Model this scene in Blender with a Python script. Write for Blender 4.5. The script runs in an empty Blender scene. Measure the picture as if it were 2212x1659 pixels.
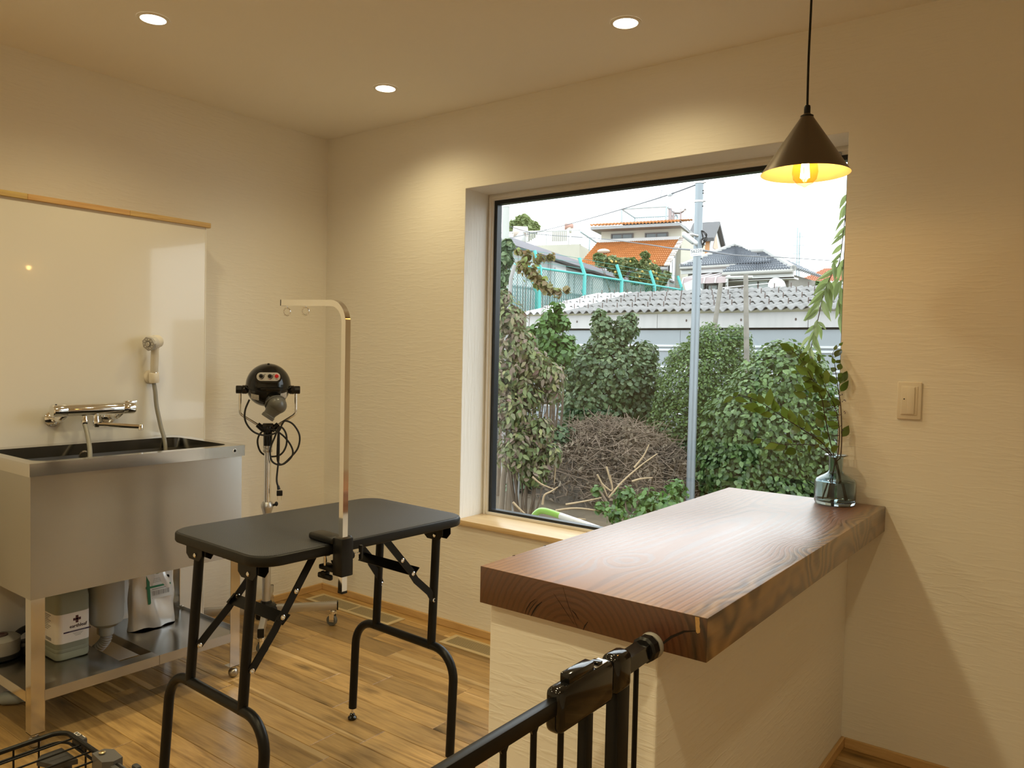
import bpy, bmesh, math, random
import numpy as np
from mathutils import Matrix, Vector
random.seed(7); rng = np.random.default_rng(11)
PI = math.pi; rad = math.radians
SC = bpy.context.scene; COL = SC.collection

# ------------------------------------------------------------------ camera, sky, exposure
CAM = np.array([3.3243, -2.7276, 1.2790]); YAW, PITCH, ROLL, FPX = -0.6485, 0.0360, 0.0213, 1687.56
def cam_axes():
    f = np.array([math.sin(YAW)*math.cos(PITCH), math.cos(YAW)*math.cos(PITCH), -math.sin(PITCH)])
    r = np.array([math.cos(YAW), -math.sin(YAW), 0.0]); u = np.cross(r, f)
    c, s = math.cos(ROLL), math.sin(ROLL)
    return c*r+s*u, -s*r+c*u, f
RX, UX, FX = cam_axes()
cd = bpy.data.cameras.new('camera'); cam = bpy.data.objects.new('camera', cd); COL.objects.link(cam)
cd.sensor_fit = 'HORIZONTAL'; cd.sensor_width = 36.0; cd.lens = FPX/2212*36.0; cd.clip_start = 0.02; cd.clip_end = 400
m = Matrix.Identity(4)
for i in range(3):
    m[i][0], m[i][1], m[i][2], m[i][3] = RX[i], UX[i], -FX[i], CAM[i]
cam.matrix_world = m; SC.camera = cam
SC.view_settings.view_transform = 'Standard'; SC.view_settings.look = 'None'
SC.view_settings.exposure = 0.0; SC.view_settings.gamma = 1.0; SC.view_settings.use_curve_mapping = False
SC.cycles.use_denoising = True
SC.cycles.max_bounces = 10; SC.cycles.transmission_bounces = 10; SC.cycles.transparent_max_bounces = 16
SC.cycles.diffuse_bounces = 5; SC.cycles.glossy_bounces = 5
SC.cycles.sample_clamp_indirect = 4.0; SC.cycles.caustics_reflective = False
SKY = 3.6
world = bpy.data.worlds.new('overcast_sky'); SC.world = world; world.use_nodes = True
bg = world.node_tree.nodes['Background']; bg.inputs[0].default_value = (0.90, 0.965, 1.0, 1); bg.inputs[1].default_value = SKY
DOWN_W, DOWN_COL = 22.5, (1.0, 0.835, 0.475)
PEND_W = 1.3
def ray(x, y): return FX + RX*(x-1106)/FPX - UX*(y-829.5)/FPX
# a point on the ray of the photograph at a known plane / distance (survey of the place)
def atX(x, y, v): d = ray(x, y); return CAM + d*(v-CAM[0])/d[0]
def atY(x, y, v): d = ray(x, y); return CAM + d*(v-CAM[1])/d[1]
def atZ(x, y, v): d = ray(x, y); return CAM + d*(v-CAM[2])/d[2]
def atD(x, y, v): return CAM + ray(x, y)*v

# ------------------------------------------------------------------ mesh helpers
def nrm(a): a = np.asarray(a, float); return a/max(np.linalg.norm(a), 1e-9)
def frame(ez, hint=(0, 0, 1)):
    ez = nrm(ez); h = np.asarray(hint, float)
    if abs(ez @ nrm(h)) > 0.98: h = np.array([1.0, 0, 0])
    ex = nrm(np.cross(h, ez)); return ex, np.cross(ez, ex), ez
class MB:
    def __init__(s): s.v = []; s.f = []
    def add(s, vs, fs):
        n = len(s.v); s.v += [tuple(map(float, p)) for p in vs]; s.f += [tuple(i+n for i in f) for f in fs]; return s
    def box(s, lo, hi, M=None):
        (a, b, c), (d, e, f) = lo, hi
        vs = [(a,b,c),(d,b,c),(d,e,c),(a,e,c),(a,b,f),(d,b,f),(d,e,f),(a,e,f)]
        if M is not None: vs = [M @ Vector(p) for p in vs]
        return s.add(vs, [(0,3,2,1),(4,5,6,7),(0,1,5,4),(1,2,6,5),(2,3,7,6),(3,0,4,7)])
    def rbox(s, lo, hi, r=0.004, seg=2, M=None):
        bm = bmesh.new(); bmesh.ops.create_cube(bm, size=1)
        lo = Vector(lo); hi = Vector(hi)
        for v in bm.verts: v.co = Vector([(lo[i]+hi[i])/2+v.co[i]*(hi[i]-lo[i]) for i in range(3)])
        r = min(r, 0.49*min(abs(hi[i]-lo[i]) for i in range(3)))
        bmesh.ops.bevel(bm, geom=list(bm.edges), offset=r, segments=seg, affect='EDGES', profile=0.5)
        return s.bm(bm, M)
    def bm(s, bm, M=None):
        bm.verts.index_update()
        vs = [(M @ v.co) if M is not None else v.co for v in bm.verts]
        s.add(vs, [[v.index for v in f.verts] for f in bm.faces]); bm.free(); return s
    def tube(s, pts, r, seg=10, closed=False, cap=True, sq=False, hint=(0, 0, 1)):
        pts = [np.asarray(p, float) for p in pts]; n = len(pts)
        rs = r if hasattr(r, '__len__') else [r]*n
        base = len(s.v); prev = None
        for i, p in enumerate(pts):
            a = pts[(i-1) % n] if (closed or i > 0) else p; b = pts[(i+1) % n] if (closed or i < n-1) else p
            t = nrm(b-a)
            if prev is None: ex, ey, _ = frame(t, hint)
            else:
                ex = prev - t*(prev@t); ex = nrm(ex); ey = np.cross(t, ex)
            prev = ex
            for k in range(seg):
                an = 2*PI*k/seg + (PI/4 if sq else 0)
                s.v.append(tuple(p + rs[i]*(ex*math.cos(an)+ey*math.sin(an))))
        m = n if closed else n-1
        for i in range(m):
            for k in range(seg):
                a = base+i*seg+k; b = base+i*seg+(k+1) % seg; c = base+((i+1) % n)*seg+(k+1) % seg; d = base+((i+1) % n)*seg+k
                s.f.append((a, b, c, d))
        if cap and not closed:
            s.f.append(tuple(base+k for k in reversed(range(seg)))); s.f.append(tuple(base+(n-1)*seg+k for k in range(seg)))
        return s
    def lathe(s, prof, c=(0, 0, 0), ax=(0, 0, 1), seg=24, sx=1.0, sy=1.0, hint=(0, 0, 1)):
        ex, ey, ez = frame(ax, hint) if tuple(ax) != (0, 0, 1) else (np.array([1., 0, 0]), np.array([0, 1., 0]), np.array([0, 0, 1.]))
        c = np.asarray(c, float); base = len(s.v)
        for r, z in prof:
            for k in range(seg):
                a = 2*PI*k/seg; s.v.append(tuple(c+ez*z+ex*(r*sx*math.cos(a))+ey*(r*sy*math.sin(a))))
        for i in range(len(prof)-1):
            for k in range(seg):
                s.f.append((base+i*seg+k, base+i*seg+(k+1) % seg, base+(i+1)*seg+(k+1) % seg, base+(i+1)*seg+k))
        if prof[0][0] > 1e-5: s.f.append(tuple(base+k for k in reversed(range(seg))))
        if prof[-1][0] > 1e-5: s.f.append(tuple(base+(len(prof)-1)*seg+k for k in range(seg)))
        return s
    def prism(s, poly, o, ex, ey, h):
        o, ex, ey = [np.asarray(k, float) for k in (o, ex, ey)]; ez = np.cross(ex, ey); n = len(poly)
        vs = [o+ex*x+ey*y for x, y in poly]+[o+ex*x+ey*y+ez*h for x, y in poly]
        fs = [tuple(reversed(range(n))), tuple(range(n, 2*n))]+[(i, (i+1) % n, n+(i+1) % n, n+i) for i in range(n)]
        return s.add(vs, fs)
    def ell(s, c, r, seg=16, rings=10, ax=(0, 0, 1), hint=(0, 0, 1)):
        rx, ry, rz = r if hasattr(r, '__len__') else (r, r, r)
        prof = [(max(math.sin(PI*i/rings), 1e-6), -math.cos(PI*i/rings)) for i in range(rings+1)]
        t = MB().lathe([(p, z*rz) for p, z in prof], (0, 0, 0), (0, 0, 1), seg, rx, ry)
        ex, ey, ez = frame(ax, hint) if tuple(ax) != (0, 0, 1) else np.eye(3)
        c = np.asarray(c, float)
        return s.add([c+ex*p[0]+ey*p[1]+ez*p[2] for p in t.v], t.f)
    def xf(s, M): s.v = [tuple(M @ Vector(p)) for p in s.v]; return s
def rrect(w, h, r, n=6):
    out = []
    for cx, cy, a0 in ((w/2-r, h/2-r, 0), (-w/2+r, h/2-r, 90), (-w/2+r, -h/2+r, 180), (w/2-r, -h/2+r, 270)):
        for k in range(n+1): a = rad(a0+90*k/n); out.append((cx+r*math.cos(a), cy+r*math.sin(a)))
    return out
def arcpts(c, r, a0, a1, ex, ey, n=8):
    c, ex, ey = [np.asarray(k, float) for k in (c, ex, ey)]
    return [c+ex*(r*math.cos(a0+(a1-a0)*k/n))+ey*(r*math.sin(a0+(a1-a0)*k/n)) for k in range(n+1)]
def spline(pts, n=8, closed=False):
    P = [np.asarray(p, float) for p in pts]; N = len(P); out = []
    g = (lambda i: P[i % N]) if closed else (lambda i: P[min(max(i, 0), N-1)])
    for i in range(N if closed else N-1):
        a, b, c, d = g(i-1), g(i), g(i+1), g(i+2)
        for k in range(n):
            t = k/n; out.append(0.5*((2*b)+(c-a)*t+(2*a-5*b+4*c-d)*t*t+(3*b-a-3*c+d)*t**3))
    if not closed: out.append(P[-1])
    return out
def mesh_from(name, v, f, mat=None, smooth=True, ang=35):
    me = bpy.data.meshes.new(name); me.from_pydata([tuple(p) for p in v], [], f); me.update()
    if mat: me.materials.append(mat)
    if smooth:
        me.polygons.foreach_set('use_smooth', [True]*len(me.polygons)); me.set_sharp_from_angle(angle=rad(ang))
    return me
INV = {}
def fix_normals(v, f):
    bm = bmesh.new(); V_ = [bm.verts.new(tuple(p)) for p in v]
    for q in f:
        try: bm.faces.new([V_[i] for i in q])
        except ValueError: pass
    bmesh.ops.recalc_face_normals(bm, faces=list(bm.faces)); bm.verts.index_update()
    out = [tuple(q.co) for q in bm.verts], [tuple(k.index for k in q.verts) for q in bm.faces]; bm.free(); return out
def tag(o, label=None, cat=None, group=None, kind=None):
    if label: o['label'] = label
    if cat: o['category'] = cat
    if group: o['group'] = group
    if kind: o['kind'] = kind
    return o
def thing(name, label, cat, loc=(0, 0, 0), rotz=0.0, group=None, kind=None):
    o = bpy.data.objects.new(name, None); COL.objects.link(o); o.empty_display_size = 0.05
    o.location = [float(k) for k in loc]; o.rotation_euler = (0, 0, rotz)
    INV[o] = (Matrix.Translation(Vector([float(k) for k in loc])) @ Matrix.Rotation(rotz, 4, 'Z')).inverted()
    return tag(o, label, cat, group, kind)
def part(name, mb, mat, parent=None, label=None, smooth=True, ang=35, kind=None):
    v, f = mb.v, mb.f
    if 0 < len(f) < 20000 and any(len(q) > 2 for q in f): v, f = fix_normals(v, f)
    iv = INV.get(parent)
    if iv is not None: v = [iv @ Vector(p) for p in v]
    o = bpy.data.objects.new(name, mesh_from(name, v, f, mat, smooth, ang)); COL.objects.link(o)
    if parent is not None:
        o.parent = parent; INV[o] = iv if iv is not None else Matrix.Identity(4)
    else: INV[o] = Matrix.Identity(4)
    return tag(o, label, None, None, kind)
def piece(name, me, parent, Mw, label=None):
    o = bpy.data.objects.new(name, me); COL.objects.link(o); o.parent = parent
    o.matrix_basis = INV[parent] @ Mw; INV[o] = Mw.inverted()
    if label: o['label'] = label
    return o
def struct(name, mb, mat, label=None, smooth=False):
    return tag(part(name, mb, mat, None, None, smooth), label, None, None, 'structure')
def copy_tree(o, parent=None):
    c = o.copy(); COL.objects.link(c)
    if parent: c.parent = parent
    for ch in list(o.children): copy_tree(ch, c)
    return c
def text_geo(s, size, ex, ey, o, ext=0.0004, align='CENTER', sx=1.0, bold=0.0):
    cu = bpy.data.curves.new('t', 'FONT'); cu.body = s; cu.size = size; cu.extrude = ext; cu.align_x = align; cu.align_y = 'CENTER'; cu.offset = bold; cu.resolution_u = 3
    ob = bpy.data.objects.new('t', cu); COL.objects.link(ob)
    dg = bpy.context.evaluated_depsgraph_get(); me = bpy.data.meshes.new_from_object(ob.evaluated_get(dg))
    o, ex, ey = [np.asarray(k, float) for k in (o, ex, ey)]; ez = np.cross(ex, ey)
    mb = MB().add([o+ex*v.co.x*sx+ey*v.co.y+ez*v.co.z for v in me.vertices], [tuple(p.vertices) for p in me.polygons])
    bpy.data.objects.remove(ob); bpy.data.curves.remove(cu); bpy.data.meshes.remove(me)
    return mb

# ------------------------------------------------------------------ materials
MATS = {}
def new_mat(name):
    mt = bpy.data.materials.new(name); mt.use_nodes = True; nt = mt.node_tree
    return mt, nt, nt.nodes['Principled BSDF']
def N(nt, t, **kw):
    n = nt.nodes.new(t)
    for k, v in kw.items():
        if k.startswith('i_'): n.inputs[k[2:].replace('_', ' ')].default_value = v
        else: setattr(n, k, v)
    return n
def pm(name, col, rough=0.5, metal=0.0, coat=0.0, var=0.0, vscale=8.0, bump=0.0, bscale=60.0, rvar=0.0, trans=0.0, ior=1.45, spec=0.5, emit=None, estr=0.0, stretch=(1, 1, 1), alpha=1.0):
    """principled with optional noise in colour, roughness and relief"""
    if name in MATS: return MATS[name]
    mt, nt, b = new_mat(name); L = nt.links.new
    b.inputs['Base Color'].default_value = (*col, 1); b.inputs['Roughness'].default_value = rough; b.inputs['Metallic'].default_value = metal
    b.inputs['Coat Weight'].default_value = coat; b.inputs['Transmission Weight'].default_value = trans; b.inputs['IOR'].default_value = ior
    b.inputs['Specular IOR Level'].default_value = spec; b.inputs['Alpha'].default_value = alpha
    if emit: b.inputs['Emission Color'].default_value = (*emit, 1); b.inputs['Emission Strength'].default_value = estr
    if var or rvar or bump:
        tc = N(nt, 'ShaderNodeTexCoord'); mp = N(nt, 'ShaderNodeMapping'); mp.inputs['Scale'].default_value = stretch; L(tc.outputs['Object'], mp.inputs[0])
        n1 = N(nt, 'ShaderNodeTexNoise'); n1.inputs['Scale'].default_value = vscale; n1.inputs['Detail'].default_value = 4; L(mp.outputs[0], n1.inputs['Vector'])
        if var:
            mx = N(nt, 'ShaderNodeMix', data_type='RGBA'); mx.inputs[6].default_value = (*[max(c*(1-var), 0) for c in col], 1); mx.inputs[7].default_value = (*[min(c*(1+var), 1) for c in col], 1)
            L(n1.outputs[0], mx.inputs[0]); L(mx.outputs[2], b.inputs['Base Color'])
        if rvar:
            mr = N(nt, 'ShaderNodeMapRange'); mr.inputs[3].default_value = max(rough-rvar, 0.02); mr.inputs[4].default_value = min(rough+rvar, 1); L(n1.outputs[0], mr.inputs[0]); L(mr.outputs[0], b.inputs['Roughness'])
        if bump:
            n2 = N(nt, 'ShaderNodeTexNoise'); n2.inputs['Scale'].default_value = bscale; n2.inputs['Detail'].default_value = 5; L(mp.outputs[0], n2.inputs['Vector'])
            bp = N(nt, 'ShaderNodeBump'); bp.inputs['Strength'].default_value = bump; bp.inputs['Distance'].default_value = 0.004; L(n2.outputs[0], bp.inputs['Height']); L(bp.outputs[0], b.inputs['Normal'])
    MATS[name] = mt; return mt
def plaster(name, col, axis='z', strength=0.5):
    """trowelled plaster: long shallow strokes, relief only"""
    mt, nt, b = new_mat(name); L = nt.links.new
    b.inputs['Base Color'].default_value = (*col, 1); b.inputs['Roughness'].default_value = 0.92; b.inputs['Specular IOR Level'].default_value = 0.2
    tc = N(nt, 'ShaderNodeTexCoord')
    def noise(sc, scale, detail, dist=0.0):
        mp = N(nt, 'ShaderNodeMapping'); mp.inputs['Scale'].default_value = sc; L(tc.outputs['Object'], mp.inputs[0])
        n = N(nt, 'ShaderNodeTexNoise'); n.inputs['Scale'].default_value = scale; n.inputs['Detail'].default_value = detail; n.inputs['Distortion'].default_value = dist; L(mp.outputs[0], n.inputs['Vector']); return n
    st = {'z': (11, 11, 85), 'x': (8, 8, 8), 'y': (62, 62, 6)}[axis]
    a = noise(st, 1.0, 4, 0.6); c = noise((1, 1, 1), 9, 6, 0.3); k = noise((1, 1, 1), 2.2, 3)
    ra = N(nt, 'ShaderNodeValToRGB'); ra.color_ramp.elements[0].position = 0.48; ra.color_ramp.elements[1].position = 0.64; L(a.outputs[0], ra.inputs[0])
    kr = N(nt, 'ShaderNodeMapRange'); kr.inputs[1].default_value = 0.35; kr.inputs[2].default_value = 0.65; kr.inputs[3].default_value = 0.25; L(k.outputs[0], kr.inputs[0])
    mu = N(nt, 'ShaderNodeMath', operation='MULTIPLY'); L(ra.outputs[0], mu.inputs[0]); L(kr.outputs[0], mu.inputs[1])
    ad = N(nt, 'ShaderNodeMath', operation='MULTIPLY_ADD'); ad.inputs[1].default_value = 0.55; L(c.outputs[0], ad.inputs[0]); L(mu.outputs[0], ad.inputs[2])
    bp = N(nt, 'ShaderNodeBump'); bp.inputs['Strength'].default_value = strength; bp.inputs['Distance'].default_value = 0.0022; L(ad.outputs[0], bp.inputs['Height']); L(bp.outputs[0], b.inputs['Normal'])
    MATS[name] = mt; return mt
def wood(name, dark, light, ax='x', scale=1.0, rough=0.4, ring=60.0, knots=0.0, per_object=False, coat=0.0, contrast=0.5, bump=0.1, tint=0.35, sap=None):
    """sawn boards: stretched grain along one axis, per-board tone when asked for"""
    mt, nt, b = new_mat(name); L = nt.links.new
    b.inputs['Roughness'].default_value = rough; b.inputs['Coat Weight'].default_value = coat; b.inputs['Coat Roughness'].default_value = 0.2
    tc = N(nt, 'ShaderNodeTexCoord'); vec = tc.outputs['Object']
    if per_object:
        oi = N(nt, 'ShaderNodeObjectInfo'); cm = N(nt, 'ShaderNodeCombineXYZ')
        mm = N(nt, 'ShaderNodeMath', operation='MULTIPLY'); mm.inputs[1].default_value = 37.0; L(oi.outputs['Random'], mm.inputs[0])
        for i in range(3): L(mm.outputs[0], cm.inputs[i])
        va = N(nt, 'ShaderNodeVectorMath', operation='ADD'); L(vec, va.inputs[0]); L(cm.outputs[0], va.inputs[1]); vec = va.outputs[0]
    st = {'x': (0.9, 11, 11), 'y': (11, 0.9, 11), 'z': (11, 11, 0.9)}[ax]
    mp = N(nt, 'ShaderNodeMapping'); mp.inputs['Scale'].default_value = [k*scale for k in st]; L(vec, mp.inputs[0])
    n1 = N(nt, 'ShaderNodeTexNoise'); n1.inputs['Scale'].default_value = 1.6; n1.inputs['Detail'].default_value = 3; n1.inputs['Distortion'].default_value = 0.8; L(mp.outputs[0], n1.inputs['Vector'])
    mu = N(nt, 'ShaderNodeMath', operation='MULTIPLY'); mu.inputs[1].default_value = ring; L(n1.outputs[0], mu.inputs[0])
    sn = N(nt, 'ShaderNodeMath', operation='SINE'); L(mu.outputs[0], sn.inputs[0])
    n2 = N(nt, 'ShaderNodeTexNoise'); n2.inputs['Scale'].default_value = 14; n2.inputs['Detail'].default_value = 6; L(mp.outputs[0], n2.inputs['Vector'])
    mr = N(nt, 'ShaderNodeMapRange'); mr.inputs[1].default_value = -1; mr.inputs[2].default_value = 1; mr.inputs[3].default_value = 0.5-contrast*0.5; mr.inputs[4].default_value = 0.5+contrast*0.5; L(sn.outputs[0], mr.inputs[0])
    av = N(nt, 'ShaderNodeMath', operation='MULTIPLY_ADD'); av.inputs[1].default_value = 0.8; L(n2.outputs[0], av.inputs[0])
    sb = N(nt, 'ShaderNodeMath', operation='MULTIPLY'); sb.inputs[1].default_value = 0.6; L(mr.outputs[0], sb.inputs[0]); L(sb.outputs[0], av.inputs[2])
    s2 = N(nt, 'ShaderNodeMath', operation='SUBTRACT'); s2.inputs[1].default_value = 0.2; L(av.outputs[0], s2.inputs[0]); fac = s2.outputs[0]
    mx = N(nt, 'ShaderNodeMix', data_type='RGBA'); mx.inputs[6].default_value = (*dark, 1); mx.inputs[7].default_value = (*light, 1); L(fac, mx.inputs[0]); out = mx.outputs[2]
    if sap:
        sm = N(nt, 'ShaderNodeMapping'); sm.inputs['Scale'].default_value = {'x': (0.45, 21, 1), 'y': (13, 0.5, 1), 'z': (13, 13, .5)}[ax]; L(vec, sm.inputs[0])
        ns = N(nt, 'ShaderNodeTexNoise'); ns.inputs['Scale'].default_value = 1.0; ns.inputs['Detail'].default_value = 1; L(sm.outputs[0], ns.inputs['Vector'])
        sr = N(nt, 'ShaderNodeMapRange'); sr.inputs[1].default_value = 0.655; sr.inputs[2].default_value = 0.675; sr.inputs[4].default_value = 0.7; L(ns.outputs[0], sr.inputs[0])
        m3 = N(nt, 'ShaderNodeMix', data_type='RGBA'); m3.inputs[7].default_value = (*sap, 1); L(sr.outputs[0], m3.inputs[0]); L(out, m3.inputs[6]); out = m3.outputs[2]
    if knots:
        kp = N(nt, 'ShaderNodeMapping'); kp.inputs['Scale'].default_value = {'x': (2.8, 8.0, 8.0), 'y': (5.5, 2.0, 5.5), 'z': (5.5, 5.5, 2)}[ax]; L(vec, kp.inputs[0])
        vo = N(nt, 'ShaderNodeTexVoronoi'); vo.inputs['Scale'].default_value = 1.0; L(kp.outputs[0], vo.inputs['Vector'])
        nd = N(nt, 'ShaderNodeMath', operation='MULTIPLY_ADD'); nd.inputs[1].default_value = 0.16; L(n2.outputs[0], nd.inputs[0]); L(vo.outputs['Distance'], nd.inputs[2])
        kr = N(nt, 'ShaderNodeMapRange'); kr.inputs[1].default_value = 0.10; kr.inputs[2].default_value = 0.30; kr.inputs[3].default_value = knots; kr.inputs[4].default_value = 0; L(nd.outputs[0], kr.inputs[0])
        m2 = N(nt, 'ShaderNodeMix', data_type='RGBA'); m2.inputs[7].default_value = (*[c*0.35 for c in dark], 1); L(kr.outputs[0], m2.inputs[0]); L(out, m2.inputs[6]); out = m2.outputs[2]
    if per_object:
        hv = N(nt, 'ShaderNodeHueSaturation'); vr = N(nt, 'ShaderNodeMapRange'); vr.inputs[3].default_value = 1-tint; vr.inputs[4].default_value = 1+tint; L(oi.outputs['Random'], vr.inputs[0]); L(vr.outputs[0], hv.inputs['Value']); L(out, hv.inputs['Color']); out = hv.outputs[0]
    L(out, b.inputs['Base Color'])
    if bump:
        bp = N(nt, 'ShaderNodeBump'); bp.inputs['Strength'].default_value = bump; bp.inputs['Distance'].default_value = 0.001; L(fac, bp.inputs['Height']); L(bp.outputs[0], b.inputs['Normal'])
    MATS[name] = mt; return mt
def leafmat(name, cols, rough=0.45, transl=0.35):
    """leaf: a spread of natural tones per leaf, light passes through"""
    mt, nt, b = new_mat(name); L = nt.links.new; out = nt.nodes['Material Output']
    ge = N(nt, 'ShaderNodeNewGeometry'); oi = N(nt, 'ShaderNodeObjectInfo')
    ad = N(nt, 'ShaderNodeMath', operation='ADD'); L(ge.outputs['Random Per Island'], ad.inputs[0]); L(oi.outputs['Random'], ad.inputs[1])
    fr = N(nt, 'ShaderNodeMath', operation='FRACT'); L(ad.outputs[0], fr.inputs[0])
    cr = N(nt, 'ShaderNodeValToRGB'); e = cr.color_ramp.elements
    e[0].position = 0; e[0].color = (*cols[0], 1); e[1].position = 1; e[1].color = (*cols[-1], 1)
    for i, c in enumerate(cols[1:-1], 1): k = e.new(i/(len(cols)-1)); k.color = (*c, 1)
    L(fr.outputs[0], cr.inputs[0]); L(cr.outputs[0], b.inputs['Base Color']); b.inputs['Roughness'].default_value = rough
    tr = N(nt, 'ShaderNodeBsdfTranslucent'); hv = N(nt, 'ShaderNodeHueSaturation'); hv.inputs['Value'].default_value = 1.3; hv.inputs['Hue'].default_value = 0.485; L(cr.outputs[0], hv.inputs['Color']); L(hv.outputs[0], tr.inputs['Color'])
    mx = N(nt, 'ShaderNodeMixShader'); mx.inputs[0].default_value = transl; L(b.outputs[0], mx.inputs[1]); L(tr.outputs[0], mx.inputs[2]); L(mx.outputs[0], out.inputs['Surface'])
    MATS[name] = mt; return mt
def clearmat(name, tint=(1, 1, 1), rough=0.0, ior=1.45, milky=0.0, mcol=(0.8, 0.8, 0.8)):
    """thin clear sheet: see-through with fresnel gloss"""
    mt, nt, b = new_mat(name); L = nt.links.new; out = nt.nodes['Material Output']; nt.nodes.remove(b)
    t = N(nt, 'ShaderNodeBsdfTransparent'); t.inputs[0].default_value = (*tint, 1); g = N(nt, 'ShaderNodeBsdfGlossy'); g.inputs['Roughness'].default_value = rough
    lw = N(nt, 'ShaderNodeLayerWeight'); lw.inputs[0].default_value = 0.5; pw = N(nt, 'ShaderNodeMath', operation='POWER'); pw.inputs[1].default_value = 5.0; L(lw.outputs['Facing'], pw.inputs[0])
    fr = N(nt, 'ShaderNodeMath', operation='MULTIPLY_ADD'); fr.inputs[1].default_value = 0.9; fr.inputs[2].default_value = ((ior-1)/(ior+1))**2; L(pw.outputs[0], fr.inputs[0])
    mx = N(nt, 'ShaderNodeMixShader'); L(fr.outputs[0], mx.inputs[0]); L(t.outputs[0], mx.inputs[1]); L(g.outputs[0], mx.inputs[2]); o = mx.outputs[0]
    if milky:
        d = N(nt, 'ShaderNodeBsdfDiffuse'); d.inputs[0].default_value = (*mcol, 1); m2 = N(nt, 'ShaderNodeMixShader'); m2.inputs[0].default_value = milky; L(o, m2.inputs[1]); L(d.outputs[0], m2.inputs[2]); o = m2.outputs[0]
    L(o, out.inputs['Surface']); MATS[name] = mt; return mt
def glow(name, col, s):
    mt, nt, b = new_mat(name); out = nt.nodes['Material Output']; nt.nodes.remove(b)
    e = N(nt, 'ShaderNodeEmission'); e.inputs[0].default_value = (*col, 1); e.inputs[1].default_value = s; nt.links.new(e.outputs[0], out.inputs['Surface']); MATS[name] = mt; return mt

WALLC = (0.86, 0.83, 0.77)
M_wall = plaster('wall_plaster', WALLC, 'z', 0.30); M_ceil = plaster('ceiling_plaster', WALLC, 'x', 0.35); M_reveal = plaster('reveal_plaster', (0.86, 0.85, 0.82), 'y', 0.7)
M_black = pm('black_powder_coat', (0.006, 0.006, 0.0065), 0.36, var=0.3, vscale=30, spec=0.28); M_blackpl = pm('black_plastic', (0.008, 0.008, 0.0085), 0.34, spec=0.35, bump=0.03, bscale=300)
M_gloss = pm('black_gloss_plastic', (0.005, 0.005, 0.0055), 0.12, spec=0.4, coat=0.3, rvar=0.04)
M_chrome = pm('chrome', (0.86, 0.86, 0.86), 0.07, 1.0, rvar=0.03, vscale=20); M_alu = pm('satin_aluminium', (0.56, 0.55, 0.53), 0.38, 1.0, rvar=0.05, stretch=(40, 40, 2))
M_white = pm('white_plastic', (0.82, 0.81, 0.79), 0.35, bump=0.02); M_greypl = pm('grey_plastic', (0.30, 0.31, 0.32), 0.45, bump=0.03, bscale=200)
M_pine = wood('pine_trim', (0.50, 0.30, 0.12), (0.72, 0.49, 0.23), 'y', 1.2, 0.45, 30); M_pinex = wood('pine_trim_long', (0.50, 0.30, 0.12), (0.72, 0.49, 0.23), 'x', 1.2, 0.45, 30)
M_sill = wood('sill_wood', (0.58, 0.40, 0.20), (0.78, 0.60, 0.36), 'x', 0.8, 0.38, 24)
M_plank = wood('oak_plank', (0.20, 0.110, 0.034), (0.55, 0.345, 0.130), 'x', 1.1, 0.34, 15, knots=0.9, per_object=True, coat=0.15, contrast=0.85, tint=0.34, sap=(0.66, 0.46, 0.22))
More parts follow.
